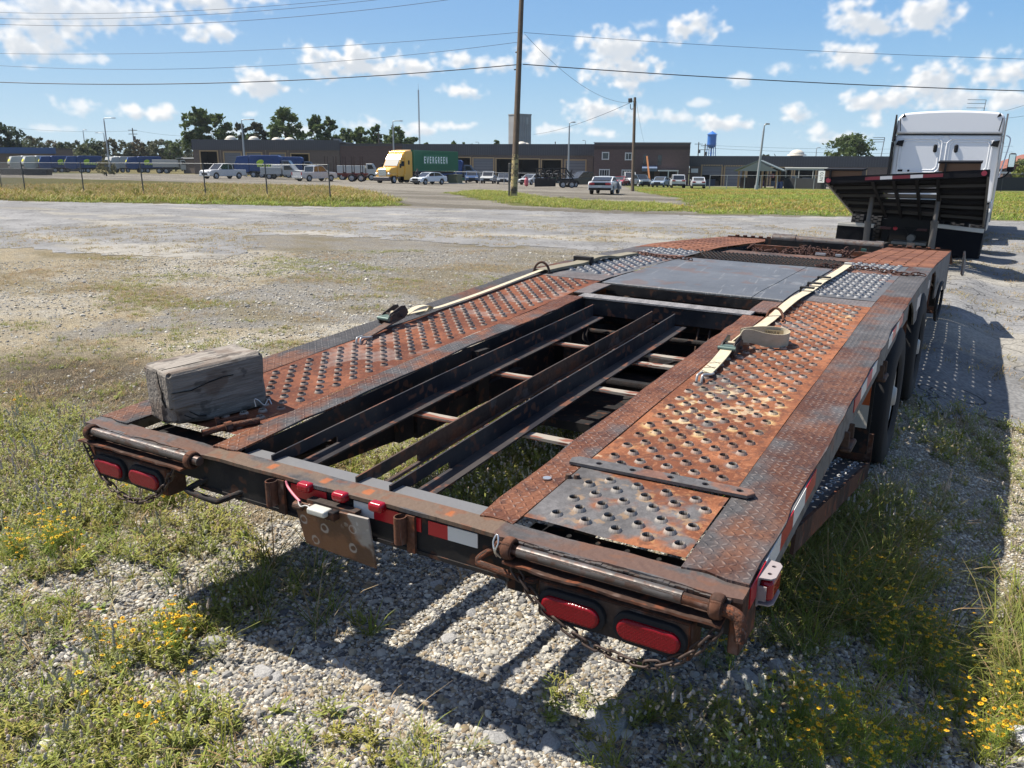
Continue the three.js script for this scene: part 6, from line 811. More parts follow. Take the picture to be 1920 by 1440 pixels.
const SHAPES = {
  sedan: { L: 4.6, w: 1.78, body: [[-2.3, 0.32], [-2.3, 0.7], [-2.2, 0.95], [-1.5, 1.0], [0.9, 0.95], [1.95, 0.80], [2.26, 0.64], [2.3, 0.3]], cab: [[-1.85, 0.97], [-1.1, 1.36], [-0.3, 1.42], [0.35, 1.38], [1.2, 0.93]], wx: [-1.4, 1.4], R: 0.32 },
  coupe: { L: 4.75, w: 1.88, body: [[-2.38, 0.35], [-2.38, 0.8], [-2.25, 1.0], [-1.5, 1.02], [0.8, 0.94], [1.9, 0.84], [2.3, 0.66], [2.36, 0.3]], cab: [[-1.75, 0.99], [-0.95, 1.32], [-0.2, 1.36], [0.25, 1.32], [1.05, 0.92]], wx: [-1.42, 1.40], R: 0.35 },
  suv: { L: 4.6, w: 1.84, body: [[-2.25, 0.4], [-2.27, 0.9], [-2.2, 1.08], [1.0, 1.08], [2.05, 0.98], [2.28, 0.78], [2.3, 0.35]], cab: [[-2.2, 1.06], [-1.95, 1.62], [-0.4, 1.70], [0.4, 1.66], [1.15, 1.06]], wx: [-1.38, 1.42], R: 0.36 },
  pickup: { L: 5.8, w: 1.98, body: [[-2.9, 0.5], [-2.92, 1.12], [-0.95, 1.14], [-0.95, 1.16], [1.35, 1.16], [2.6, 1.08], [2.86, 0.9], [2.9, 0.42]], cab: [[-0.95, 1.12], [-0.8, 1.82], [-0.1, 1.9], [0.6, 1.86], [1.42, 1.14]], wx: [-1.75, 1.85], R: 0.4, bed: true },
  van: { L: 5.2, w: 1.95, body: [[-2.55, 0.4], [-2.58, 1.25], [1.6, 1.25], [2.3, 1.02], [2.56, 0.8], [2.58, 0.35]], cab: [[-2.56, 1.22], [-2.45, 2.0], [-1, 2.08], [0.7, 2.04], [1.75, 1.24]], wx: [-1.6, 1.65], R: 0.36 },
};
function car(kind, name, label, cat, px, Z, deg, col, group) {
  const S = SHAPES[kind], p = gr(px, Z), t = thing(name, label, cat, p.toArray(), 0, group), m = paint(col); face(t, deg);
  // wheel arches are cut out of the outline of the body
  const b = [...S.body]; const s = new THREE.Shape(); s.moveTo(...b[0]); for (let i = 1; i < b.length; i++) s.lineTo(...b[i]); const y0 = 0.34; for (const x of [...S.wx].reverse()) { s.lineTo(x + S.R * 1.18, y0); s.absarc(x, y0, S.R * 1.18, 0, Math.PI, false); } s.closePath();
  const g = new THREE.ExtrudeGeometry(s, { depth: S.w - 0.16, bevelEnabled: true, bevelSize: 0.06, bevelThickness: 0.08, bevelOffset: -0.06, bevelSegments: 3, curveSegments: 8 }); g.translate(0, 0, -(S.w - 0.16) / 2); obj('body', [boxUV(g)], m, t);
  const c = S.cab, roof = c.map(([x, y]) => [x, y]); const gw = S.w - 0.30;
  obj('window', [prism(c.map(([x, y]) => [x, y - 0.02]), gw, 0.05)], glassDk, t, 'dark window glass');
  const n = c.length; const top = c.slice(1, n - 1); const pts = [...top.map(([x, y]) => [x, y + 0.01]), ...[...top].reverse().map(([x, y]) => [x, y - 0.07])]; obj('roof', [prism(pts, gw - 0.02, 0.02)], m, t);
  const pil = []; for (const q of [-1, 1]) { const z = q * (gw / 2 - 0.03); pil.push(beam(V(c[0][0], c[0][1] - 0.02, z), V(c[1][0], c[1][1] - 0.02, z), 0.08, 0.08), beam(V(c[n - 1][0], c[n - 1][1] - 0.02, z), V(c[n - 2][0], c[n - 2][1] - 0.02, z), 0.07, 0.06), beam(V(-0.15, 1.0, z + q * 0.012), V(-0.2, c[2][1] - 0.05, z), 0.09, 0.05)); } obj('pillar', pil, m, t);
  if (S.bed) obj('bed', [bx(1.75, 0.45, S.w - 0.3, -1.95, 0.93, 0)], mat([0.05, 0.05, 0.055], 0.7), t);
  for (const x of S.wx) for (const q of [-1, 1]) wheelAt(t, x, q * (S.w / 2 - 0.13), S.R);
  const f = S.body[S.body.length - 2], r = S.body[1], ry = kind === 'pickup' || kind === 'van' || kind === 'suv' ? 0.95 : 0.82;
  for (const q of [-1, 1]) { obj('headlight', [rbx(0.12, 0.14, 0.36, f[0] - 0.03, f[1] + 0.02, q * (S.w / 2 - 0.28), 0.04)], lampW, t); obj('tail_light', [rbx(0.06, kind === 'pickup' ? 0.34 : 0.16, kind === 'pickup' ? 0.16 : 0.42, -S.L / 2 - 0.005, ry, q * (S.w / 2 - (kind === 'pickup' ? 0.14 : 0.3)), 0.02)], lampR, t); obj('mirror', [rbx(0.1, 0.13, 0.18, c[n - 1][0] - 0.25, c[n - 1][1] + 0.1, q * (S.w / 2 + 0.03), 0.03)], m, t); }
  obj('grille', [rbx(0.05, 0.24, S.w * 0.5, S.L / 2 - 0.0, 0.62, 0, 0.02)], blackPl, t); obj('bumper', [rbx(0.14, 0.18, S.w * 0.92, -S.L / 2, 0.45, 0, 0.04), rbx(0.14, 0.16, S.w * 0.92, S.L / 2 - 0.02, 0.40, 0, 0.04)], kind === 'pickup' ? chrome : blackPl, t); obj('licence_plate', [bx(0.02, 0.13, 0.32, -S.L / 2 - 0.05, 0.62, 0)], mat([0.6, 0.6, 0.58], 0.5), t);
  return t;
}
const WHITE = [0.52, 0.53, 0.54];
car('pickup', 'pickup_truck', 'white pickup with its grille towards the fence, left of the blue works truck', 'pickup', 419, 102, -120, WHITE);
car('pickup', 'pickup_truck', 'white pickup showing its tailgate beside the stake trailer', 'pickup', 591, 100, 56, WHITE);
car('sedan', 'parked_car', 'white sedan parked beside the green container', 'car', 804, 95, -128, [0.62, 0.66, 0.70]);
{ const c = car('coupe', 'parked_car', 'white coupe seen from behind with its right door open', 'car', 1134, 64, 74, WHITE); const m = paint(WHITE); obj('door', [bx(1.05, 0.55, 0.07, 0.35, 0.68, 1.05, 0, 0.5)], m, c, 'open door'); obj('spoiler', [rbx(0.2, 0.05, 1.5, -2.2, 1.08, 0, 0.02)], blackPl, c); obj('rear_panel', [rbx(0.05, 0.2, 1.5, -2.37, 0.82, 0, 0.02)], blackPl, c); }
car('pickup', 'pickup_truck', 'black pickup parked left of the brick office', 'pickup', 1094, 100, -150, [0.02, 0.02, 0.022]);
car('sedan', 'parked_car', 'red car parked by the office windows', 'car', 1163, 124, -110, [0.32, 0.03, 0.04]);
car('van', 'parked_car', 'small white van between the red car and the blue car', 'van', 1180, 128, -95, [0.62, 0.63, 0.62]);
car('suv', 'parked_car', 'blue grey car parked right of the second pole', 'car', 1201, 118, -80, [0.07, 0.10, 0.13]);
car('sedan', 'parked_car', 'silver blue sedan under the office awning', 'car', 1238, 112, -112, [0.22, 0.28, 0.36]);
car('suv', 'parked_car', 'white hatchback with its tail to the lawn, by the office doorway', 'car', 1270, 106, 82, WHITE);
car('sedan', 'parked_car', 'white sedan with its tail to the lawn, left of the half open workshop door', 'car', 1308, 104, 80, WHITE);
car('suv', 'parked_car', 'dusty white off-roader behind the wire fence in front of a closed door', 'car', 916, 116, -95, [0.45, 0.46, 0.45]);
car('suv', 'parked_car', 'dark blue off-roader right of the blue works truck', 'car', 884, 118, -85, [0.03, 0.07, 0.17]);
car('sedan', 'parked_car', 'grey sedan behind the wire fence, left of the big utility pole', 'car', 944, 112, -90, [0.16, 0.17, 0.18]);
car('sedan', 'parked_car', 'pale sedan behind the wire fence, right of the big utility pole', 'car', 996, 112, -120, [0.42, 0.44, 0.46]);
// ---- heavy trucks
function logoMat(bg, draw, w = 512, h = 256) { const c = document.createElement('canvas'); c.width = w; c.height = h; const x = c.getContext('2d'); x.fillStyle = bg; x.fillRect(0, 0, w, h); draw(x, w, h); const t = new THREE.CanvasTexture(c); t.colorSpace = THREE.SRGBColorSpace; return new THREE.MeshStandardMaterial({ map: t, roughness: 0.5 }); }
const leaf = (x, cx, cy, r) => { x.fillStyle = '#b9d437'; x.beginPath(); x.ellipse(cx, cy, r, r * 0.62, -0.35, 0, 7); x.fill(); x.strokeStyle = '#3d6a1c'; x.lineWidth = r * 0.09; for (const k of [-0.5, 0, 0.5]) { x.beginPath(); x.moveTo(cx - r * 0.8, cy + r * 0.35); x.quadraticCurveTo(cx, cy + k * r * 0.9, cx + r * 0.85, cy - r * 0.3 + k * r * 0.3); x.stroke(); } };
const worksMat = logoMat('#123468', (x, w, h) => { leaf(x, 150, 92, 96); x.fillStyle = '#c5da3e'; x.font = 'bold 118px sans-serif'; x.fillText('WORKS', 60, 226); });
const panelYellow = logoMat('#d6cf3a', (x, w, h) => { x.fillStyle = '#4a6a20'; x.font = 'bold 90px sans-serif'; x.fillText('WORKS', 70, 170); });
const blueBody = mat([0.014, 0.05, 0.17], 0.6), whiteBody = mat([0.40, 0.41, 0.40], 0.6);
function refuseTruck(label, px, Z, deg, body, panel, group) {
  const t = thing('refuse_truck', label, 'truck', gr(px, Z).toArray(), 0, group); face(t, deg); t.scale.setScalar(0.93);
  obj('hopper', [prism([[-4.9, 1.0], [-5.0, 2.0], [-4.4, 3.35], [-2.6, 3.5], [-2.6, 0.95], [-3.6, 0.75]], 2.4, 0.06)], body, t, 'rear loading hopper'); obj('hopper_mouth', [prism([[-4.95, 1.25], [-4.98, 1.95], [-4.3, 1.9], [-4.2, 1.2]], 2.1)], blackPl, t);
  obj('body', [prism([[-2.55, 1.05], [-2.55, 3.35], [-2.2, 3.55], [2.0, 3.55], [2.35, 3.3], [2.35, 1.05]], 2.4, 0.08)], body, t); obj('roof_rail', [bx(4.4, 0.08, 2.44, -0.1, 3.2, 0)], body, t);
  for (let i = 0; i < 4; i++) obj('rib', [bx(0.08, 2.3, 2.5, -2.0 + i * 1.3, 2.25, 0)], body, t);
  obj('hopper_panel', [bx(0.02, 0.55, 1.7, -4.83, 2.55, 0, 0, 0, -0.42)], panelYellow, t, 'yellow tail panel'); for (const q of [-1, 1]) obj('logo_panel', [quad(V(q > 0 ? -1.7 : 1.5, 1.5, q * 1.262), V(q > 0 ? 1.5 : -1.7, 1.5, q * 1.262), V(q > 0 ? 1.5 : -1.7, 3.0, q * 1.262), V(q > 0 ? -1.7 : 1.5, 3.0, q * 1.262))], panel, t, 'side panel with a green leaf and lettering');
  obj('cab', [prism([[2.6, 0.7], [2.6, 2.75], [3.7, 2.75], [4.3, 1.9], [4.6, 1.6], [4.65, 0.7]], 2.35, 0.08)], paint([0.03, 0.05, 0.09], 0.4), t, 'dark cab'); obj('window', [prism([[2.9, 1.75], [2.9, 2.55], [3.62, 2.55], [4.12, 1.8]], 2.39)], glassDk, t);
  obj('chassis', [bx(9.2, 0.25, 0.9, -0.2, 0.85, 0)], blackPl, t); for (const x of [-2.0, -0.7, 3.6]) for (const q of [-1, 1]) wheelAt(t, x, q * 1.02, 0.5, 0.34);
  for (const q of [-1, 1]) obj('tail_light', [bx(0.04, 0.2, 0.16, -4.98, 1.1, q * 1.0)], lampR, t);
  return t;
}
const wh = logoMat('#a9aaa6', (x) => { leaf(x, 150, 92, 80); x.fillStyle = '#55733a'; x.font = 'bold 100px sans-serif'; x.fillText('WORKS', 70, 222); });
refuseTruck('white refuse truck with yellow tail panel, farthest left in the row', 66, 168, 42, whiteBody, wh); refuseTruck('white refuse truck between another white one and a blue one', 92, 166, 42, whiteBody, wh);
refuseTruck('blue refuse truck standing right next to the white pair', 122, 166, 36, blueBody, worksMat); refuseTruck('long blue refuse truck with a leaf sign left of the tall lamp post', 172, 162, 30, blueBody, worksMat);
refuseTruck('white refuse truck behind the bush, right of the tall lamp post', 240, 172, 60, whiteBody, wh); refuseTruck('blue refuse truck behind the white tipper', 283, 168, 30, blueBody, worksMat);
refuseTruck('blue works truck with a big leaf logo in front of the left workshop', 502, 122, 4, blueBody, worksMat); refuseTruck('blue refuse truck half hidden by the works truck at the left workshop', 545, 134, 6, blueBody, worksMat); refuseTruck('blue works truck behind the green container', 842, 126, -2, blueBody, worksMat);
{ const t = thing('tipper_truck', 'white tipper truck at the end of the row of refuse trucks', 'truck', gr(325, 158).toArray()); face(t, 14); obj('bed', [prism([[-3.4, 1.2], [-3.5, 2.6], [1.3, 2.6], [1.3, 1.2]], 2.4, 0.05), ...[0, 1, 2, 3, 4].map((i) => bx(0.1, 1.3, 2.5, -3.1 + i, 1.9, 0)), bx(1.4, 0.1, 2.4, 1.5, 2.9, 0)], whiteBody, t, 'ribbed tipping bed'); obj('cab', [prism([[1.6, 0.7], [1.6, 2.6], [2.5, 2.6], [3.0, 1.8], [4.0, 1.6], [4.1, 0.7]], 2.2, 0.1)], whiteBody, t); obj('window', [prism([[1.85, 1.7], [1.85, 2.4], [2.42, 2.4], [2.8, 1.75]], 2.24)], glassDk, t); obj('chassis', [bx(7, 0.25, 0.9, 0, 0.9, 0)], blackPl, t); for (const x of [-2.4, -1.1, 3.1]) for (const q of [-1, 1]) wheelAt(t, x, q * 1.0, 0.5, 0.34); }
{ const t = thing('service_truck', 'white service truck with side boxes in front of the blue works truck', 'truck', gr(535, 110).toArray()); face(t, -4); obj('box_body', [rbx(2.9, 0.95, 2.1, -1.6, 1.15, 0, 0.05), rbx(1.3, 0.4, 1.7, -0.9, 1.75, 0, 0.12), bx(3.0, 0.03, 2.16, -1.6, 1.3, 0)], whiteBody, t, 'white tool boxes'); obj('cab', [prism([[0, 0.6], [0, 1.95], [1.1, 1.95], [1.7, 1.25], [2.7, 1.12], [2.8, 0.6]], 2.0, 0.08)], whiteBody, t); obj('window', [prism([[0.25, 1.25], [0.25, 1.8], [1.05, 1.8], [1.5, 1.28]], 2.04)], glassDk, t); for (const x of [-1.9, 1.9]) for (const q of [-1, 1]) wheelAt(t, x, q * 0.88, 0.4); }
{ const t = thing('tipper_truck', 'white dump body standing behind the rusty stake trailer', 'truck', gr(663, 118).toArray()); face(t, 5); obj('bed', [prism([[-2.2, 0.9], [-2.3, 2.1], [1.8, 2.1], [1.8, 0.9]], 2.3, 0.05)], whiteBody, t); obj('cab', [prism([[2.0, 0.7], [2.0, 2.4], [2.9, 2.4], [3.3, 1.7], [3.4, 0.7]], 2.2, 0.1)], whiteBody, t); obj('window', [prism([[2.2, 1.6], [2.2, 2.2], [2.8, 2.2], [3.1, 1.65]], 2.24)], glassDk, t); for (const x of [-1.5, 2.7]) for (const q of [-1, 1]) wheelAt(t, x, q * 1.0, 0.48, 0.3); }
{ // yellow tractor with a green container
  const t = thing('semi_truck', 'yellow road tractor pulling the green container', 'truck', gr(738, 100).toArray()); face(t, -114); const y = paint([0.78, 0.40, 0.035], 0.4);
  obj('hood', [prism([[0.2, 0.75], [0.2, 2.05], [1.9, 1.85], [2.4, 1.55], [2.55, 0.75]], 1.95, 0.12)], y, t, 'yellow bonnet'); obj('cab', [prism([[-1.0, 0.8], [-1.0, 2.9], [-0.1, 2.9], [0.55, 2.05], [0.6, 0.8]], 2.2, 0.08)], y, t); obj('sleeper', [rbx(1.7, 3.0, 2.44, -1.8, 2.35, 0, 0.08)], y, t, 'yellow sleeper'); obj('roof_fairing', [prism([[-2.6, 2.9], [-2.6, 4.05], [-1.4, 3.95], [-0.5, 3.45], [0.0, 2.9]], 2.3, 0.15)], y, t, 'yellow roof fairing');
  obj('windscreen', [prism([[-0.05, 2.08], [-0.12, 2.8], [0.02, 2.82], [0.6, 2.1]], 1.95, 0.03)], mat([0.015, 0.018, 0.02], 0.5), t); obj('window', [bx(0.7, 0.6, 2.24, -0.5, 2.35, 0), bx(0.35, 0.5, 2.47, -1.75, 2.5, 0), bx(0.3, 0.25, 2.36, -1.9, 3.45, 0)], glassDk, t); obj('grille', [rbx(0.12, 0.8, 1.1, 2.5, 1.3, 0, 0.05)], chrome, t, 'chrome grille'); obj('bumper', [rbx(0.4, 0.5, 2.35, 2.6, 0.55, 0, 0.12)], mat([0.07, 0.06, 0.065], 0.5), t, 'dark bumper');
  for (const q of [-1, 1]) { obj('headlight', [rbx(0.2, 0.25, 0.4, 2.42, 1.15, q * 0.85, 0.06)], lampW, t); obj('mirror', [rbx(0.12, 0.5, 0.2, 0.35, 2.1, q * 1.3, 0.04)], blackPl, t); obj('side_skirt', [rbx(1.9, 0.7, 0.1, -1.6, 0.75, q * 1.16, 0.03)], y, t); obj('fender', [rbx(1.3, 0.3, 0.5, 1.5, 1.05, q * 0.92, 0.1)], y, t); wheelAt(t, 1.55, q * 1.0, 0.5, 0.3); wheelAt(t, -3.4, q * 0.98, 0.5, 0.5); wheelAt(t, -4.7, q * 0.98, 0.5, 0.5); } obj('chassis', [bx(6.5, 0.25, 0.9, -2.6, 0.85, 0)], blackPl, t);
  const c = thing('shipping_container', 'green shipping container with white lettering on a trailer', 'container', t.position.toArray()); c.rotation.copy(t.rotation); const gm = paint([0.012, 0.15, 0.065], 0.55), L = 12.0, x0 = -3.0;
  const panels = []; const nC = 40; for (const q of [-1, 1]) for (let i = 0; i < nC; i++) panels.push(bx(L / nC * 0.5, 2.3, 0.05, x0 - L * (i + 0.5) / nC, 2.75, q * 1.20)); obj('box', [bx(L, 2.5, 2.36, x0 - L / 2, 2.75, 0)], gm, c); const cor = obj('corrugation', panels, gm, c); cor.userData.kind = 'stuff'; obj('frame', [bx(L, 0.12, 2.46, x0 - L / 2, 1.52, 0), bx(L, 0.1, 2.46, x0 - L / 2, 4.0, 0), bx(0.14, 2.55, 2.46, x0 - 0.07, 2.76, 0), bx(0.14, 2.55, 2.46, x0 - L + 0.07, 2.76, 0)], gm, c);
  const word = logoMat('#0e6b42', (x, w, h) => { x.fillStyle = '#eef2ee'; x.font = 'bold 190px sans-serif'; x.textBaseline = 'middle'; x.textAlign = 'center'; 'EVERGREEN'.split('').forEach((k, i) => x.fillText(k, (i + 0.5) * w / 9, h / 2 + 6, w / 9 * 0.74)); }, 1024, 200);
  for (const q of [-1, 1]) { const xa = q > 0 ? -12.0 : -5.4, xb = q > 0 ? -5.4 : -12.0; obj('lettering', [quad(V(xa, 2.25, q * 1.232), V(xb, 2.25, q * 1.232), V(xb, 3.5, q * 1.232), V(xa, 3.5, q * 1.232))], word, c, 'white lettering'); }
  obj('chassis', [bx(12, 0.3, 1.0, x0 - 6, 1.25, 0)], blackPl, c); for (const x of [-12.6, -13.9]) for (const q of [-1, 1]) wheelAt(c, x, q * 0.98, 0.5, 0.5); obj('support_leg', [bx(0.15, 1.0, 0.15, -6.0, 0.6, 0.7), bx(0.15, 1.0, 0.15, -6.0, 0.6, -0.7)], blackPl, c);
}
{ // stake trailer
  const t = thing('stake_trailer', 'rusty red log trailer with tall upright stakes', 'trailer', gr(650, 104).toArray()), m = mat([0.17, 0.045, 0.035], 0.8), d = mat([0.05, 0.03, 0.025], 0.8); face(t, 3); obj('frame', [bx(5.6, 0.22, 1.0, 0, 0.95, 0), bx(3.0, 0.35, 1.1, 1.0, 0.8, 0)], m, t); for (const x of [-2.5, -1.4, -0.2, 0.9, 2.0]) { obj('bolster', [bx(0.14, 0.16, 2.3, x, 1.14, 0)], d, t); for (const q of [-1, 1]) obj('stake', [bx(0.09, 2.0, 0.09, x, 2.15, q * 1.08)], d, t); } for (const x of [0.8, 2.0]) for (const q of [-1, 1]) wheelAt(t, x, q * 0.95, 0.48, 0.4); obj('stand', [beam(V(-2.3, 0.9, 0.5), V(-2.7, 0, 0.5), 0.08, 0.08), beam(V(-2.1, 0.9, 0.5), V(-1.7, 0, 0.5), 0.08, 0.08), bx(1.2, 0.06, 0.3, -2.2, 0.03, 0.5)], d, t); }
{ // old farm implement, all bars
  const t = thing('farm_implement', 'black skeletal farm implement right of the big utility pole', 'machine', gr(1040, 92).toArray()), d = mat([0.022, 0.02, 0.02], 0.8); face(t, 0); const r = rng(71);
  obj('blade', [prism([[-2.3, 0.1], [-2.35, 0.95], [-1.9, 1.0], [0.1, 0.85], [0.1, 0.15]], 0.3)], d, t); obj('main_frame', [beam(V(-2.2, 1.0, 0), V(2.2, 0.9, 0), 0.2, 0.2), beam(V(-2.2, 1.0, 0.9), V(2.2, 0.7, 0.9), 0.16, 0.16), beam(V(-2.3, 2.1, 0.4), V(1.2, 2.15, 0.4), 0.14, 0.14), beam(V(1.2, 2.15, 0.4), V(2.4, 0.5, 0.4), 0.16, 0.16)], d, t);
  for (let i = 0; i < 9; i++) { const x = -2.2 + i * 0.48; obj('tine', [beam(V(x, 0.6 + 0.3 * r(), 0.3 * r()), V(x + 0.5 * (r() - 0.3), 1.9 + 0.25 * r(), 0.4), 0.1, 0.1), beam(V(x, 1.5 + 0.3 * r(), 0.9), V(x + 0.5, 1.2, 0.9), 0.09, 0.09)], d, t); } for (const x of [0.9, 1.9]) for (const q of [-1, 1]) wheelAt(t, x, q * 0.8, 0.38, 0.3); for (let i = 0; i < 3; i++) { const g = new THREE.TorusGeometry(0.34, 0.06, 6, 18); g.translate(-1.6 + i * 0.9, 1.55, 0.7); obj('coil', g, d, t); } }
// ------------------------------------------------------------------ workshops and other buildings
const brickTex = (c0, c1, mortar) => tex(512, 512, (u, v) => { const R = 24, row = Math.floor(v * R), o = (row & 1) * 0.5, C = 8, bu = u * C + o, fu = bu - Math.floor(bu), fv = v * R - row; const m = fu < 0.05 || fv < 0.14 ? 1 : 0, t = vnp(Math.floor(bu) * 1.7 + 3, row * 2.3, 251, 241), e = fbmp(u, v, 5, 4); const c = mix3(c0, c1, t * 0.7 + e * 0.4); return mix3(c, mortar, m * 0.5); }, true);
const brickTan = new THREE.MeshStandardMaterial({ map: brickTex([0.095, 0.072, 0.060], [0.16, 0.120, 0.10], [0.17, 0.15, 0.13]), roughness: 0.9 });
const brickRed = new THREE.MeshStandardMaterial({ map: brickTex([0.075, 0.048, 0.045], [0.125, 0.080, 0.072], [0.13, 0.11, 0.10]), roughness: 0.9 });
const metalDk = mat([0.060, 0.060, 0.068], 0.55), metalRib = mat([0.072, 0.072, 0.080], 0.55), tanTrim = mat([0.36, 0.25, 0.13], 0.7), doorGrey = mat([0.14, 0.145, 0.16], 0.55), darkIn = mat([0.012, 0.012, 0.014], 0.9), whiteTrim = mat([0.6, 0.6, 0.58], 0.6);
function wing(nameOf, label, pxA, ZA, pxB, ZB, topA, topB, wallMat, depth, opts) {
  // a block whose front runs from bearing pxA to bearing pxB; heights are read where the roof line stands
  const a = gr(pxA, ZA), b = gr(pxB, ZB), hA = at(pxA, topA, ZA).y, hB = at(pxB, topB, ZB).y, H = (hA + hB) / 2, base = Math.min(a.y, b.y) - 0.4; const L = Math.hypot(b.x - a.x, b.z - a.z), ang = Math.atan2(-(b.z - a.z), b.x - a.x);
  const t = thing(nameOf, label, 'building', [a.x, base, a.z], ang); const top = H - base;
  const along = (px) => { const P0 = at(px, 330, 1).sub(EYE), dx = b.x - a.x, dz = b.z - a.z, det = P0.x * -dz + P0.z * dx; const ex = a.x - EYE.x, ez = a.z - EYE.z; const k = (P0.x * ez - P0.z * ex) / (P0.x * -dz + P0.z * dx) ; return clamp(-k * -1, -2, 3) * L; };
  const hAt = (px, py) => { const u = along(px) / L, x = a.x + (b.x - a.x) * u, z = a.z + (b.z - a.z) * u, d = at(px, py, 1).sub(EYE), dist = Math.hypot(x - EYE.x, z - EYE.z) / Math.hypot(d.x, d.z); return EYE.y + d.y * dist - base; };
  return { t, L, top, along, hAt, a, b, base };
}
function bay(W, x0, x1, y0, y1, kind) { // a door opening with its frame; returns nothing, adds parts
  const d = new THREE.Group(); d.name = 'garage_door'; W.t.add(d); const w = x1 - x0, xm = (x0 + x1) / 2, h = y1 - y0;
  obj('frame', [bx(0.22, h + 0.2, 0.14, x0 - 0.1, y0 + h / 2 + 0.1, 0.08), bx(0.22, h + 0.2, 0.14, x1 + 0.1, y0 + h / 2 + 0.1, 0.08), bx(w, 0.2, 0.14, xm, y1 + 0.1, 0.08)], tanTrim, d);
  if (kind === 'open') obj('opening', [bx(w, h, 0.05, xm, y0 + h / 2, -3.0), bx(0.05, h, 3.0, x0 + 0.03, y0 + h / 2, -1.5), bx(0.05, h, 3.0, x1 - 0.03, y0 + h / 2, -1.5), bx(w, 0.05, 3.0, xm, y1 - 0.03, -1.5), bx(w, 0.02, 3.0, xm, y0 + 0.02, -1.5)], darkIn, d);
  else { const lo = kind === 'half' ? y0 + h * 0.55 : y0, n = Math.max(3, Math.round((y1 - lo) / 0.5)); for (let i = 0; i < n; i++) obj('door_panel', [bx(w, (y1 - lo) / n - 0.03, 0.06, xm, lo + (y1 - lo) * (i + 0.5) / n, -0.02)], doorGrey, d); obj('opening', [bx(w, h, 0.05, xm, y0 + h / 2, kind === 'half' ? -2.5 : -0.09)], darkIn, d); }
  if (kind === 'open' || kind === 'half') { const r = rng(Math.floor(Math.abs(x0) * 10)); for (let i = 0; i < 3; i++) obj('stored_goods', [bx(0.5 + r(), 0.4 + 1.0 * r(), 0.6, x0 + w * (0.2 + 0.3 * i), y0 + 0.5, -2.4)], mat([0.05 + 0.2 * r(), 0.06 + 0.2 * r(), 0.08 + 0.2 * r()], 0.7), d); }
}
function wallWithBays(W, bays, fascia, wallM, o = {}) { // wall pieces between and over the bays, the metal fascia above
  const { t, L, top } = W, D0 = o.depth ?? 14, fy = fascia ? top - fascia : top; let x = 0; const P = [];
  const doors = bays.map((b) => [W.along(b[0]), W.along(b[1]), W.hAt((b[0] + b[1]) / 2, b[2]), b[3]]);
  for (const [x0, x1, y1] of doors) { P.push(bx(x0 - x, fy, 0.3, (x + x0) / 2, fy / 2, -0.15)); P.push(bx(x1 - x0, Math.max(0.05, fy - y1), 0.3, (x0 + x1) / 2, (fy + y1) / 2, -0.15)); x = x1; }
  P.push(bx(L - x, fy, 0.3, (x + L) / 2, fy / 2, -0.15)); P.push(bx(0.3, fy, D0, 0.15, fy / 2, -D0 / 2 - 0.3), bx(0.3, fy, D0, L - 0.15, fy / 2, -D0 / 2 - 0.3), bx(L, fy, 0.3, L / 2, fy / 2, -D0 - 0.4));
  const uvk = 0.55; obj('wall', P.map((g) => { const q = g.attributes.uv; for (let i = 0; i < q.count; i++) q.setXY(i, q.getX(i) * uvk, q.getY(i) * uvk); return g; }), wallM, t);
  if (fascia) { obj('fascia', [bx(L + 0.2, fascia, 0.12, L / 2, top - fascia / 2, 0.08)], metalDk, t, 'dark ribbed metal fascia'); const n = Math.floor(L / 0.4), R = []; for (let i = 0; i < n; i++) R.push(bx(0.09, fascia - 0.04, 0.05, (i + 0.5) * L / n, top - fascia / 2, 0.15)); const m = obj('fascia_rib', R, metalRib, t); m.userData.kind = 'stuff'; obj('gutter', [bx(L + 0.2, 0.1, 0.14, L / 2, top + 0.03, 0.08)], metalRib, t); }
  obj('roof', [bx(L, 0.2, D0 + 0.3, L / 2, top - 0.18, -D0 / 2 - 0.1)], metalDk, t);
  doors.forEach(([x0, x1, y1, k]) => bay(W, x0, x1, 0.35, y1, k));
  for (let i = 0; i < doors.length - 1; i++) { const xm = (doors[i][1] + doors[i + 1][0]) / 2; if (doors[i + 1][0] - doors[i][1] > 0.9) obj('downpipe', [bx(0.12, fy, 0.12, xm, fy / 2, 0.07)], mat([0.24, 0.18, 0.13], 0.7), t); }
}
const A = wing('workshop', 'left workshop wing with a grey metal fascia and five vehicle doors', 366, 150, 639, 150, 260, 267, brickTan);
wallWithBays(A, [[380, 411, 284, 'open'], [424, 455, 286, 'half'], [466, 493, 287, 'closed'], [510, 537, 288, 'closed'], [549, 581, 289, 'open']], 1.75, brickTan);
const B = wing('workshop', 'windowless red brick block between the two left workshop wings', 640, 150, 757, 147, 267, 275, brickRed); wallWithBays(B, [], 0, brickRed); obj('coping', [bx(B.L, 0.12, 0.4, B.L / 2, B.top + 0.06, -0.1)], metalDk, B.t);
const C = wing('workshop', 'middle workshop wing with seven vehicle doors', 757, 146, 1111, 140, 267, 276, brickTan);
wallWithBays(C, [[817, 841, 295, 'closed'], [847, 882, 296, 'open'], [888, 925, 297, 'closed'], [931, 961, 298, 'open'], [972, 1010, 299, 'open'], [1016, 1052, 300, 'open'], [1060, 1097, 301, 'closed']], 1.85, brickTan);
const F = wing('workshop', 'right workshop wing with wide vehicle doors behind the pavilion', 1291, 136, 1700, 128, 291, 297, brickTan);
wallWithBays(F, [[1316, 1352, 311, 'half'], [1359, 1396, 312, 'closed'], [1401, 1438, 314, 'open'], [1446, 1483, 315, 'open'], [1490, 1528, 316, 'open'], [1535, 1575, 317, 'closed'], [1583, 1622, 318, 'closed']], 1.6, brickTan);
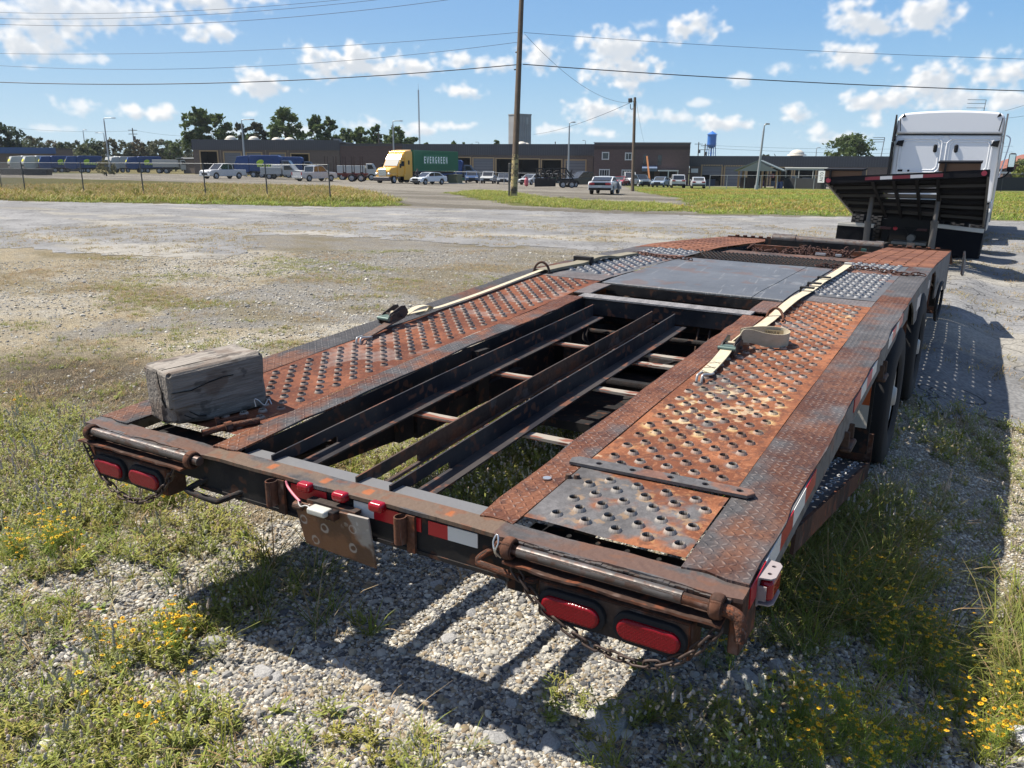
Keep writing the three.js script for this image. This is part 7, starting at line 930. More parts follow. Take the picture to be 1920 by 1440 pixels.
{ // office
  const W = wing('office_building', 'two storey dark brick office in the middle of the workshops', 1112, 134, 1290, 132, 267.5, 270.5, brickRed); wallWithBays(W, [], 0, brickRed, { depth: 16 }); obj('coping', [bx(W.L + 0.2, 0.16, 0.5, W.L / 2, W.top + 0.05, -0.1)], mat([0.2, 0.19, 0.18], 0.7), W.t); obj('band', [bx(W.L, 0.5, 0.04, W.L / 2, W.top - 0.75, 0.02)], mat([0.05, 0.036, 0.034], 0.9), W.t, 'darker brick band');
  const win = (p0, p1, y0, y1, fr, cross) => { const x0 = W.along(p0), x1 = W.along(p1), t = W.hAt((p0 + p1) / 2, y0), b = W.hAt((p0 + p1) / 2, y1), w = new THREE.Group(); w.name = 'window'; W.t.add(w); obj('pane', [bx(x1 - x0, t - b, 0.06, (x0 + x1) / 2, (t + b) / 2, 0.01)], glassDk, w); if (fr) obj('frame', [bx(0.14, t - b + 0.2, 0.12, x0, (t + b) / 2, 0.06), bx(0.14, t - b + 0.2, 0.12, x1, (t + b) / 2, 0.06), bx(x1 - x0, 0.14, 0.12, (x0 + x1) / 2, t, 0.06), bx(x1 - x0, 0.14, 0.12, (x0 + x1) / 2, b, 0.06)], whiteTrim, w); if (cross) for (let i = 1; i <= cross; i++) obj('mullion', [bx(0.07, t - b, 0.1, mix(x0, x1, i / (cross + 1)), (t + b) / 2, 0.05)], whiteTrim, w); };
  win(1128, 1140, 286, 298.5, true, 0); win(1171, 1183, 287, 299.5, true, 1); win(1205, 1212, 290, 310, false); win(1231.5, 1239, 291, 310, false); win(1124, 1142, 318, 330, true, 3); win(1166, 1184, 319, 330, true, 3);
  const aw = (p0, p1, y, d, c) => { const x0 = W.along(p0), x1 = W.along(p1), h = W.hAt((p0 + p1) / 2, y); obj('awning', [bx(x1 - x0, 0.5, d, (x0 + x1) / 2, h, d / 2, 0.25)], c, W.t); }; aw(1203, 1231, 316, 1.6, mat([0.10, 0.14, 0.22], 0.6)); 
  { const x0 = W.along(1233), x1 = W.along(1270), h = W.hAt(1250, 320); obj('porch_roof', [bx(x1 - x0, 0.18, 2.4, (x0 + x1) / 2, h, 1.2)], whiteTrim, W.t); obj('porch_post', [bx(0.14, h, 0.14, x1 - 0.1, h / 2, 2.3), bx(0.14, h, 0.14, (x0 + x1) / 2, h / 2, 2.3)], whiteTrim, W.t); obj('doorway', [bx((x1 - x0) * 0.8, h - 0.3, 0.05, (x0 + x1) / 2, h / 2, 0.03)], darkIn, W.t); obj('shelf_board', [bx((x1 - x0) * 0.8, 0.12, 0.3, (x0 + x1) / 2, h * 0.62, 0.3), bx((x1 - x0) * 0.5, 0.7, 0.2, (x0 + x1) / 2, h * 0.35, 0.2)], mat([0.3, 0.14, 0.07], 0.7), W.t); }
  { const x0 = W.along(1216), x1 = W.along(1226); obj('door', [bx(x1 - x0, 2.9, 0.08, (x0 + x1) / 2, 1.6, 0.03)], darkIn, W.t, 'dark doorway'); }
  const p = gr(1219, 128), q = at(1213, 293, 130); const bm = thing('leaning_beam', 'orange beam leaning on the office wall by the door', 'beam', p.toArray()); obj('beam', [beam(V(0, 0, 0), q.sub(p), 0.22, 0.18)], mat([0.42, 0.17, 0.06], 0.7), bm);
  const sp = at(1302, 320, 133.8), sg = thing('wall_sign', 'white notice board on the wall left of the half open door', 'sign', sp.toArray(), W.t.rotation.y); obj('board', [bx(1.15, 0.7, 0.05, 0, 0, 0.3)], whiteTrim, sg); obj('frame', [bx(1.2, 0.05, 0.08, 0, 0.36, 0.3), bx(1.2, 0.05, 0.08, 0, -0.36, 0.3)], metalRib, sg);
}
{ // low building with a blue roof at the far left
  const W = wing('storehouse', 'low building with a blue metal roof at the left edge', -140, 185, 108, 185, 271, 283, brickTan); wallWithBays(W, [[20, 46, 296, 'open']], 0, brickTan); obj('roof_edge', [bx(W.L + 0.6, 1.35, 0.4, W.L / 2, W.top - 0.6, 0.25)], mat([0.03, 0.075, 0.20], 0.5), W.t, 'blue metal roof edge'); obj('end_wall', [bx(0.4, 2.2, 8, W.L + 0.2, 1.1, -4)], brickTan, W.t);
}
{ const W = wing('shed', 'low tan lean-to left of the workshops', 345, 158, 368, 156, 296, 297, brickTan); wallWithBays(W, [], 0, brickTan, { depth: 6 }); obj('roof_edge', [bx(W.L, 0.2, 0.3, W.L / 2, W.top, 0.1)], whiteTrim, W.t); }
// roof fans and other roof gear
function roofFan(px, py, Z, s, label) { const t = thing('roof_vent', label, 'roof vent', at(px, py, Z).toArray(), 0, undefined), m = mat([0.50, 0.47, 0.40], 0.6); obj('drum', [rod(V(0, -0.9 * s, 0), V(0, 0, 0), 0.8 * s, 0.62 * s, 14)], m, t); const g = new THREE.SphereGeometry(0.78 * s, 14, 8, 0, 6.283, 0, 1.57); g.scale(1, 0.65, 1); g.translate(0, 0.02, 0); obj('cap', [g, rod(V(0, -0.1 * s, 0), V(0, 0.04, 0), 1.0 * s, 0.92 * s, 14)], m, t); return t; }
[[433, 261, 'roof fan farthest left on the left workshop'], [476, 262, 'second roof fan from the left on the left workshop'], [519, 264, 'third roof fan from the left, beside a box unit'], [543, 264, 'fourth roof fan, left of the long roof duct']].forEach(([x, y, l]) => roofFan(x, y, 154, 1.25, l));
roofFan(978, 272, 146, 1.2, 'roof fan right of the concrete tower foot'); roofFan(1494, 290, 136, 1.6, 'big roof fan on the right workshop wing'); roofFan(986, 273, 150, 1.0, 'smaller roof fan beside the one by the tower');
{ const t = thing('roof_unit', 'long grey air duct on the left workshop roof', 'air duct', at(562, 264, 156).toArray()); obj('duct', [bx(5, 0.9, 1.2, 0, -0.3, 0, 0, YAW), bx(0.9, 1.2, 1.4, -3.6, -0.2, 0, 0, YAW), bx(0.7, 1.0, 1.4, 3.0, -0.2, 0, 0, YAW)], mat([0.35, 0.35, 0.34], 0.6), t); const u = thing('roof_unit', 'small box unit on the roof near the red brick block', 'roof unit', at(633, 264, 156).toArray()); obj('box', [bx(1.1, 1.2, 1.1, 0, -0.3, 0)], mat([0.3, 0.3, 0.3], 0.6), u); obj('cap', [bx(1.3, 0.1, 1.3, 0, 0.35, 0)], metalRib, u); const v = thing('roof_unit', 'box unit between two roof fans on the left workshop', 'roof unit', at(530, 264, 156).toArray()); obj('box', [bx(0.8, 1.2, 1.0, 0, -0.3, 0)], mat([0.26, 0.27, 0.27], 0.6), v); }
// ---- tower, water tank, mast
{ const p = gr(974, 330), h = at(974, 217, 330).y - p.y, t = thing('concrete_tower', 'tall square concrete tower behind the middle workshop', 'tower', p.toArray()); const w = 6.6, ang = YAW + 0.62; const tm = new THREE.MeshStandardMaterial({ map: tex(256, 512, (u, v) => { const e = fbmp(u, v, 5, 4), s = Math.floor(v * 14), k = vnp(s * 3.1, 1, 17, 17); const c = 0.20 + 0.07 * e + 0.05 * k; return [c, c, c * 1.03]; }, true), roughness: 0.9 }); const g = bx(w, h, w, 0, h / 2, 0); const q = g.attributes.uv; for (let i = 0; i < q.count; i++) q.setXY(i, q.getX(i) / 8, q.getY(i) / 26); g.rotateY(ang); obj('shaft', [g], tm, t); const R = []; for (let i = 1; i < 6; i++) R.push(bx(0.25, h - 0.5, 0.25, -w / 2 + i * w / 6, h / 2, w / 2 + 0.05), bx(0.25, h - 0.5, 0.25, w / 2 + 0.05, h / 2, -w / 2 + i * w / 6)); obj('rib', R.map((r) => r.rotateY(ang)), tm, t); obj('hatch', [bx(0.9, 2.6, 0.2, 1.2, h - 2.4, w / 2 + 0.12).rotateY(ang)], mat([0.34, 0.34, 0.35], 0.8), t); obj('parapet', [bx(w + 0.3, 0.4, w + 0.3, 0, h, 0).rotateY(ang)], tm, t); }
{ const Z = 300, p = gr(1330, Z), k = (y) => at(1330, y, Z).y - p.y, t = thing('water_tower', 'blue water tank with a pointed roof on four legs', 'water tower', p.toArray()), m = paint([0.015, 0.13, 0.46], 0.45), top = k(253), bot = k(272), r = 1.65; obj('tank', [new THREE.CylinderGeometry(r, r, top - bot, 22).translate(0, (top + bot) / 2, 0)], m, t); obj('bowl', [new THREE.SphereGeometry(r, 20, 8, 0, 6.283, 1.57, 1.57).scale(1, 0.75, 1).translate(0, bot, 0)], m, t); obj('roof', [new THREE.ConeGeometry(r + 0.3, k(246.5) - top, 22).translate(0, (top + k(246.5)) / 2, 0), new THREE.CylinderGeometry(r + 0.22, r + 0.22, 0.15, 22).translate(0, top, 0)], m, t, 'pointed blue roof'); for (const [x, z] of [[-1, -1], [1, -1], [-1, 1], [1, 1]]) obj('leg', [rod(V(x * 1.1, bot + 0.4, z * 1.1), V(x * 1.7, 0, z * 1.7), 0.15, 0.15, 8)], m, t); for (const y of [bot * 0.45, bot * 0.75]) obj('brace', [bx(2.7, 0.08, 0.08, 0, y, 1.3), bx(2.7, 0.08, 0.08, 0, y, -1.3), bx(0.08, 0.08, 2.7, 1.3, y, 0), bx(0.08, 0.08, 2.7, -1.3, y, 0)], m, t); obj('riser', [rod(V(0, bot - 0.8, 0), V(0, 0, 0), 0.3, 0.3, 10)], m, t); obj('catwalk', [new THREE.TorusGeometry(r + 0.25, 0.07, 6, 24).rotateX(1.57).translate(0, bot + 0.3, 0)], m, t); }
{ const Z = 420, p = gr(788, Z), h = at(788, 172, Z).y - p.y, t = thing('radio_mast', 'slim lattice radio mast standing against the clouds', 'mast', p.toArray()), m = mat([0.28, 0.29, 0.32], 0.6), L = []; for (let i = 0; i < 3; i++) { const a = i * 2.094; L.push(rod(V(Math.cos(a) * 0.4, 0, Math.sin(a) * 0.4), V(Math.cos(a) * 0.3, h, Math.sin(a) * 0.3), 0.10)); } obj('mast_leg', L, m, t); const N = 30, K = []; for (let i = 0; i < N; i++) { const y = h * i / N, y2 = h * (i + 1) / N; for (let j = 0; j < 3; j++) { const a = j * 2.094, b = a + 2.094; K.push(rod(V(Math.cos(a) * 0.36, y, Math.sin(a) * 0.36), V(Math.cos(b) * 0.36, y2, Math.sin(b) * 0.36), 0.05, 0.05, 4)); } } obj('lattice', K, m, t); obj('antenna', [rod(V(0, h, 0), V(0, h + 3, 0), 0.06)], m, t); }
// ---- pavilion and canopy
{ const a = gr(1381, 108), b = gr(1456, 106), t = thing('pavilion', 'open pavilion with a grey green gable roof', 'pavilion', a.toArray(), Math.atan2(-(b.z - a.z), b.x - a.x)), L = Math.hypot(b.x - a.x, b.z - a.z), m = mat([0.13, 0.155, 0.15], 0.6), w = mat([0.30, 0.18, 0.09], 0.8), e = 2.35; obj('roof', [prism([[-0.6, e], [L / 2, e + 1.35], [L + 0.6, e], [L + 0.6, e - 0.14], [L / 2, e + 1.2], [-0.6, e - 0.14]], 4.4).translate(0, 0, -2.2)], m, t); obj('gable', [prism([[0, e - 0.1], [L / 2, e + 1.15], [L, e - 0.1]], 0.1).translate(0, 0, -0.05)], mat([0.19, 0.21, 0.20], 0.7), t); for (const x of [0.15, L * 0.62, L - 0.15]) for (const z of [-0.2, -4.1]) obj('post', [bx(0.24, e, 0.24, x, e / 2, z)], w, t); obj('counter', [bx(L * 0.55, 1.4, 1.2, L * 0.32, 0.7, -1.8)], mat([0.05, 0.03, 0.025], 0.8), t, 'dark counter'); for (let i = 0; i < 4; i++) obj('bottle', [rod(V(L * 0.7 + i * 0.3, 1.4, -1.0), V(L * 0.7 + i * 0.3, 1.9, -1.0), 0.12)], mat([0.1 + 0.1 * i, 0.12, 0.14], 0.4), t); }
{ const a = gr(1469, 108), b = gr(1548, 104), t = thing('canopy', 'flat white canopy over a fenced yard beside the pavilion', 'canopy', a.toArray(), Math.atan2(-(b.z - a.z), b.x - a.x)), L = Math.hypot(b.x - a.x, b.z - a.z), h = 2.55; obj('roof', [bx(L, 0.28, 4, L / 2, h, -2)], mat([0.34, 0.35, 0.35], 0.6), t); obj('roof_edge', [bx(L + 0.1, 0.12, 0.1, L / 2, h + 0.16, 0.02)], whiteTrim, t); for (const x of [0.1, L / 3, L * 2 / 3, L - 0.1]) obj('post', [bx(0.12, h, 0.12, x, h / 2, -0.1)], mat([0.25, 0.25, 0.25], 0.6), t); obj('screen', [bx(L, 1.35, 0.04, L / 2, 0.7, -0.05)], mat([0.025, 0.027, 0.03], 0.7), t, 'dark fence screen'); for (const [x, c, w2, h2] of [[0.9, [0.3, 0.31, 0.33], 0.8, 1.2], [2.6, [0.24, 0.25, 0.27], 1.1, 0.9], [4.0, [0.05, 0.12, 0.06], 0.7, 0.5]]) obj('stored_goods', [rbx(w2, h2, 0.8, x, 1.0, -1.2, 0.1)], mat(c, 0.6), t);
  const bn = thing('banner', 'white banner with sideways lettering at the end of the canopy', 'banner', b.toArray(), t.rotation.y), bm = logoMat('#d9dbda', (x, w, hh) => { x.save(); x.translate(w / 2, hh / 2); x.rotate(-Math.PI / 2); x.fillStyle = '#4c5052'; x.font = 'bold 78px sans-serif'; x.textAlign = 'center'; x.textBaseline = 'middle'; x.fillText('AUTO', 0, 0); x.restore(); }, 128, 256); obj('cloth', [bx(1.0, 1.5, 0.03, -0.6, 1.55, 0.2)], whiteTrim, bn); obj('lettering', [quad(V(-1.08, 0.82, 0.218), V(-0.12, 0.82, 0.218), V(-0.12, 2.28, 0.218), V(-1.08, 2.28, 0.218))], bm, bn); obj('pole', [rod(V(-1.12, 0, 0.2), V(-1.12, 2.5, 0.2), 0.03), rod(V(-0.08, 0, 0.2), V(-0.08, 2.5, 0.2), 0.03)], metalRib, bn); }
for (const [x, l] of [[1455, 'blue barrel beside the pavilion post'], [1463, 'darker blue barrel left of the canopy']]) { const t = thing('barrel', l, 'barrel', gr(x, 107).toArray()); obj('drum', [rod(V(0, 0, 0), V(0, 0.9, 0), 0.3, 0.3, 16)], paint([0.02, 0.06, 0.2], 0.5), t); for (const y of [0.05, 0.32, 0.6, 0.87]) obj('hoop', [new THREE.TorusGeometry(0.305, 0.02, 6, 18).rotateX(1.57).translate(0, y, 0)], metalDk, t); }
{ const t = thing('transformer_box', 'olive green transformer box behind the wire fence', 'box', gr(854, 108).toArray()); obj('cabinet', [rbx(1.5, 1.15, 1.2, 0, 0.6, 0, 0.04)], mat([0.11, 0.12, 0.065], 0.6), t); obj('lid', [rbx(1.56, 0.06, 1.26, 0, 1.18, 0, 0.02)], mat([0.13, 0.14, 0.08], 0.6), t); obj('base', [bx(1.9, 0.12, 1.6, 0, 0.03, 0)], mat([0.4, 0.39, 0.36], 0.9), t); }
{ const t = thing('gas_bottle', 'red gas bottle beside the farm implement', 'gas bottle', gr(987, 96).toArray()); obj('bottle', [new THREE.CapsuleGeometry(0.24, 0.5, 4, 14).translate(0, 0.5, 0)], mat([0.45, 0.10, 0.12], 0.5), t); obj('collar', [rod(V(0, 0.95, 0), V(0, 1.12, 0), 0.14)], mat([0.45, 0.10, 0.12], 0.5), t); }
for (const [x, Z, l] of [[27, 118, 'long dark skip at the left edge of the lane'], [73, 116, 'second dark skip right of the long one']]) { const t = thing('skip', l, 'skip', gr(x, Z).toArray(), YAW); obj('tub', [prism([[-1.5, 0.1], [-1.75, 1.0], [1.75, 1.0], [1.5, 0.1]], 1.6, 0.05)], mat([0.02, 0.02, 0.022], 0.7), t); obj('rim', [bx(3.6, 0.08, 1.75, 0, 1.0, 0)], mat([0.3, 0.3, 0.28], 0.6), t); }
{ // brick house and long dark hedge screen at the far right
  const a = gr(1878, 150), t = thing('brick_house', 'brick house with a red roof behind the yellow green bush', 'building', a.toArray(), YAW); obj('wall', [bx(16, 3.4, 8, 8, 1.7, -4)], brickRed, t); obj('roof', [prism([[-0.5, 3.3], [8, 6.0], [16.5, 3.3]], 9).translate(0, 0, -4)], mat([0.20, 0.075, 0.05], 0.8), t); for (const x of [3, 7, 11]) obj('window', [bx(1.2, 1.3, 0.1, x, 1.9, 0.02)], glassDk, t); obj('porch_beam', [bx(9, 0.3, 0.3, 3, 2.6, 1.2)], whiteTrim, t);
  const q = gr(1868, 92), f = thing('screen_fence', 'long dark screened fence at the right edge', 'fence', q.toArray(), YAW - 0.05); for (let i = 0; i < 8; i++) obj('screen', [bx(2.9, 1.5, 0.05, -1 + i * 3, 0.85, 0)], mat([0.025, 0.028, 0.034], 0.8), f); for (let i = 0; i < 9; i++) obj('post', [rod(V(-2.5 + i * 3, 0, 0), V(-2.5 + i * 3, 2.0, 0), 0.05)], metalRib, f); obj('rail', [rod(V(-2.5, 1.95, 0), V(21.5, 1.95, 0), 0.04)], metalRib, f); }
// ------------------------------------------------------------------ poles, wires, fences, trees, a person
const woodPole = new THREE.MeshStandardMaterial({ map: tex(256, 1024, (u, v) => { const e = fbmp(u, v * 0.2, 18, 4), f = fbmp(u, v, 6, 4); return mix3([0.055, 0.040, 0.028], [0.145, 0.105, 0.072], e * 0.7 + f * 0.3); }, true), roughness: 0.9 });
const wireMat = mat([0.02, 0.02, 0.022], 0.6), galv = mat([0.36, 0.37, 0.37], 0.45, { metalness: 0.4 });
{ const Z = 50.5, p = gr(963, Z), top = at(983, -130, Z), t = thing('utility_pole', 'tall wooden utility pole with a yellow painted foot', 'pole', p.toArray()), d = top.clone().sub(p), k = (f) => d.clone().multiplyScalar(f); obj('pole', [rod(k(0.16), k(1), 0.20, 0.13, 16)], woodPole, t); obj('pole_foot', [rod(V(0, -0.3, 0), k(0.16), 0.23, 0.205, 16)], new THREE.MeshStandardMaterial({ map: tex(128, 256, (u, v) => { const e = fbmp(u, v, 10, 4); return mix3([0.10, 0.075, 0.045], [0.36, 0.29, 0.13], sm(0.42, 0.55, e + 0.14 * Math.sin(v * 9))); }, true), roughness: 0.85 }), t, 'yellow painted foot'); obj('conduit', [rod(V(-0.27, 0, 0.12), V(-0.24, 1.9, 0.12), 0.06), rbx(0.14, 0.3, 0.12, -0.22, 1.95, 0.14, 0.03)], mat([0.09, 0.085, 0.08], 0.6), t); const c = k(0.545); obj('insulator', [rod(c.clone().add(V(-0.25, 0, 0.05)), c.clone().add(V(-0.12, 0.02, 0.05)), 0.05), rod(k(0.48).add(V(-0.3, 0, 0.05)), k(0.48).add(V(-0.1, 0, 0.05)), 0.04)], metalRib, t); for (const f of [0.03, 0.07, 0.11]) obj('band', [new THREE.TorusGeometry(0.225, 0.012, 5, 18).rotateX(1.57).translate(...k(f).toArray())], metalDk, t); }
{ const Z = 78, p = gr(1186, Z), top = at(1190.5, 183, Z), d = top.clone().sub(p), t = thing('utility_pole', 'shorter wooden pole with a flood light near the office', 'pole', p.toArray()); obj('pole', [rod(V(0, -0.2, 0), d, 0.17, 0.13, 14)], woodPole, t); const q = d.clone().add(V(0, -0.5, 0)), L = rH.clone().multiplyScalar(-1); obj('lamp_arm', [tube([q.clone().add(V(0, -0.5, 0)), q.clone().addScaledVector(L, 0.35).add(V(0, -0.55, 0)), q.clone().addScaledVector(L, 0.42).add(V(0, -0.1, 0))], 0.035, 14, 6), tube([q, q.clone().addScaledVector(L, 0.3).add(V(0, 0.25, 0))], 0.025, 6, 6)], metalDk, t); obj('flood_light', [rbx(0.34, 0.42, 0.34, 0, 0, 0, 0.08).translate(...q.clone().addScaledVector(L, 0.45).add(V(0, 0.25, 0)).toArray())], metalDk, t); }
function farPole(px, Z, topY, label, arms = 1) { const p = gr(px, Z), h = at(px, topY, Z).y - p.y, t = thing('utility_pole', label, 'pole', p.toArray(), YAW); obj('pole', [rod(V(0, 0, 0), V(0, h, 0), 0.2, 0.15, 8)], mat([0.10, 0.085, 0.07], 0.9), t); for (let i = 0; i < arms; i++) obj('cross_arm', [bx(2.6, 0.16, 0.16, 0, h - 0.6 - i * 1.1, 0)], mat([0.12, 0.1, 0.08], 0.9), t); obj('transformer', [rod(V(0.4, h - 3.4, 0), V(0.4, h - 2.3, 0), 0.3)], metalRib, t); return t; }
farPole(257, 240, 241, 'far utility pole with a cross arm above the tree line', 2); farPole(713, 190, 248, 'far pole behind the red brick block', 1); farPole(1306, 260, 267, 'far pole left of the water tank', 1); farPole(1318, 240, 270, 'far pole with a cross arm next to the water tank', 2); farPole(1040, 260, 266, 'far pole on the skyline right of the big pole', 0);
function lamp(px, Z, topY, armPx, label, group) { const p = gr(px, Z), h = at(px, topY, Z).y - p.y, a = armPx * Z / FPX, s = Math.sign(a), t = thing('street_lamp', label, 'lamp post', p.toArray(), Math.atan2(-rH.z, rH.x), group); obj('post', [rod(V(0, 0, 0), V(0, h - 0.5, 0), 0.17, 0.10, 10), rod(V(0, 0, 0), V(0, 0.5, 0), 0.24, 0.24, 10)], galv, t); obj('arm', [tube([V(0, h - 0.55, 0), V(0.02 * s, h - 0.15, 0), V(0.25 * s, h, 0), V(a * 0.75, h + 0.04, 0)], 0.07, 18, 6)], galv, t); obj('lamp_head', [rbx(Math.max(0.5, Math.abs(a) * 0.35), 0.16, 0.3, a * 0.9, h + 0.03, 0, 0.05)], mat([0.28, 0.29, 0.30], 0.5), t); return t; }
lamp(207, 150, 223, 20, 'tall lamp post with an arm to the right above the refuse trucks'); lamp(461, 128, 226, 22, 'lamp post in front of the left workshop'); lamp(740, 140, 228.5, 17, 'lamp post rising behind the yellow tractor'); lamp(1065, 120, 231, 9, 'lamp post in front of the middle workshop, right of the farm implement'); lamp(1418, 96, 234, 6, 'leaning lamp post with a small head beside the pavilion').rotation.z = -0.045;
lamp(203, 210, 250, -14, 'lower lamp post behind the tall one'); lamp(406, 230, 251, -14, 'lamp post peeping over the left workshop roof'); lamp(1096, 240, 264, -5, 'small lamp post on the skyline left of the office'); lamp(1525, 220, 277, 6, 'small lamp post left of the broad tree'); lamp(363, 240, 248, -12, 'lamp post at the corner of the left workshop'); lamp(165, 240, 244.5, 6, 'twin headed lamp mast above the refuse trucks'); lamp(898, 230, 267, -5, 'low lamp post showing above the middle workshop'); lamp(-14, 120, 223, 18, 'lamp whose arm enters at the left edge'); lamp(1930, 90, 268, -20, 'lamp head reaching in at the right edge');
function lattice(px, Z, topY, label, w) { const p = gr(px, Z), h = at(px, topY, Z).y - p.y, t = thing('pylon', label, 'pylon', p.toArray(), YAW + 0.2), m = mat([0.20, 0.22, 0.25], 0.6); obj('shaft', [rod(V(0, 0, 0), V(w * 0.4, h, 0), 0.22, 0.12, 8)], m, t); for (const f of [1, 0.955, 0.9]) obj('arm', [rod(V(w * 0.4 * f, h * f, 0), V(-w, h * f - 0.1, 0), 0.10)], m, t); }
lattice(1643, 260, 258.5, 'steel power pylon right of the broad tree', 3.0); lattice(1817, 300, 190, 'steel pylon top above the white cab', 5.5);
// wires
const sag = (a, b, s, n = 24) => { const P = []; for (let i = 0; i <= n; i++) { const t = i / n, p = a.clone().lerp(b, t); p.y -= s * 4 * t * (1 - t); P.push(p); } return P; };
function wire(label, a, b, s, r) { const t = thing('power_line', label, 'cable'); obj('strand', [tube(sag(a, b, s), r, 60, 5)], wireMat, t); }
const wz = 50.4;
wire('thick cable running left from the big utility pole', at(978, 120.5, wz), at(-460, 120, 64), 1.35, 0.030); wire('thick cable running right from the big utility pole', at(980, 120.5, wz), at(2300, 178, 52), 0.35, 0.030);
wire('thin wire running right from the upper part of the big pole', at(982, 61, wz), at(2300, 118, 52), 0.35, 0.012); wire('upper thin wire running left from the big pole', at(980, 60, wz), at(-460, 76, 64), 1.15, 0.012); wire('lower thin wire running left from the big pole', at(979, 78, wz), at(-460, 70, 64), 2.0, 0.012);
wire('highest wire across the upper left sky', at(983, -45, wz), at(-380, -5, 60), 1.6, 0.012); wire('second wire across the upper left sky', at(983, -38, wz), at(-380, 12, 60), 1.5, 0.013); wire('third wire across the upper left sky', at(983, -22, wz), at(-380, 14, 60), 1.7, 0.014);
wire('slack service cable from the big pole to the shorter pole', at(984, 64, wz), at(1180, 193, 78), 1.0, 0.012); wire('service cable from the shorter pole down towards the middle workshop', at(1181, 193, 78), at(1000, 252, 138), 0.5, 0.02); wire('thin drop wire from the shorter pole to the office roof', at(1193, 190, 78), at(1208, 268, 134), 0.3, 0.012);
wire('far line on the skyline right of the water tank', at(1318, 277, 240), at(1900, 285, 240), 1.0, 0.035); wire('lower far line on the skyline right of the water tank', at(1318, 272, 240), at(1900, 274, 240), 1.0, 0.03); wire('far line over the tree line at the left', at(-40, 233, 240), at(257, 245, 240), 1.0, 0.03); wire('far line from the pole above the tree line to the workshop', at(257, 245, 240), at(430, 252, 240), 1.0, 0.03); wire('wire rising at the right edge beside the cab', at(1884, 208, 70), at(2010, 165, 70), 0.1, 0.012); wire('lower wire at the right edge beside the cab', at(1884, 222, 70), at(2010, 200, 70), 0.1, 0.012);
// ---- chain link fence along the grass
const meshWire = mat([0.20, 0.20, 0.195], 0.5, { metalness: 0.4 });
function linkPanel(L, h, pitch = 0.075, r = 0.0022) { const out = []; const w = (a, b) => { const g = new THREE.CylinderGeometry(r, r, a.distanceTo(b), 3, 1, true), d = b.clone().sub(a).normalize(); g.applyQuaternion(new THREE.Quaternion().setFromUnitVectors(V(0, 1, 0), d)); g.translate((a.x + b.x) / 2, (a.y + b.y) / 2, 0); out.push(g); }; for (let x = -h; x < L; x += pitch) { let a = V(x, 0, 0), b = V(x + h, h, 0); if (a.x < 0) a = V(0, -x, 0); if (b.x > L) b = V(L, L - x, 0); if (a.distanceTo(b) > 0.02) { w(a, b); w(V(a.x, h - a.y, 0), V(b.x, h - b.y, 0)); } } return join(out); }
{ const posts = [[-60, 54, 300], [1, 53, 291], [45, 49, 299], [155, 46, 304], [267, 44.5, 308], [383, 43, 306], [499, 41.5, 313], [617, 40, 319]]; const P = posts.map(([x, Z, ty]) => { const q = gr(x + 3, Z); return q; }); const t = thing('chain_link_fence', 'chain link fence on thin steel posts along the tall grass', 'fence', P[0].toArray()); const o = P[0];
  P.forEach((p, i) => { const h = 1.80; obj('post', [rod(V(0, -0.1, 0).add(p).sub(o), V((vn(i * 3, 1) - 0.5) * 0.1, h, 0).add(p).sub(o), 0.034, 0.034, 8)], mat([0.085, 0.083, 0.08], 0.6), t); if (i) { const a = P[i - 1], L = Math.hypot(p.x - a.x, p.z - a.z), g = linkPanel(L, 1.72), m = obj('wire_panel', [g], meshWire, t); m.position.copy(a).sub(o).add(V(0, 0.04, 0)); m.rotation.y = Math.atan2(-(p.z - a.z), p.x - a.x); m.rotation.z = Math.atan2(p.y - a.y, L); m.rotation.order = 'YXZ'; obj('top_wire', [rod(a.clone().sub(o).add(V(0, 1.77, 0)), p.clone().sub(o).add(V(0, 1.77, 0)), 0.009, 0.009, 5)], galv, t); } }); }
{ const P = [[720, 110], [765, 110], [810, 109], [855, 108], [900, 107], [945, 106.5], [990, 106], [1035, 105.5], [1080, 105]].map(([x, Z]) => gr(x, Z)), o = P[0], t = thing('chain_link_fence', 'low wire fence in front of the middle workshop', 'fence', o.toArray()); P.forEach((p, i) => { obj('post', [rod(p.clone().sub(o), p.clone().sub(o).add(V(0, 1.6, 0)), 0.05, 0.05, 6)], galv, t); if (i) obj('rail', [rod(P[i - 1].clone().sub(o).add(V(0, 1.55, 0)), p.clone().sub(o).add(V(0, 1.55, 0)), 0.03, 0.03, 5), rod(P[i - 1].clone().sub(o).add(V(0, 0.8, 0)), p.clone().sub(o).add(V(0, 0.8, 0)), 0.012, 0.012, 4)], galv, t); }); }
{ const P = [[1330, 104], [1362, 103.5], [1395, 103], [1425, 102.5], [1456, 102], [1490, 101.5], [1525, 101], [1560, 100.5], [1600, 100]].map(([x, Z]) => gr(x, Z)), o = P[0], t = thing('chain_link_fence', 'low wire fence along the lawn in front of the right workshop', 'fence', o.toArray()); P.forEach((p, i) => { obj('post', [rod(p.clone().sub(o), p.clone().sub(o).add(V(0, 1.7, 0)), 0.045, 0.045, 6)], galv, t); if (i) obj('rail', [rod(P[i - 1].clone().sub(o).add(V(0, 1.65, 0)), p.clone().sub(o).add(V(0, 1.65, 0)), 0.025, 0.025, 5)], galv, t); }); }
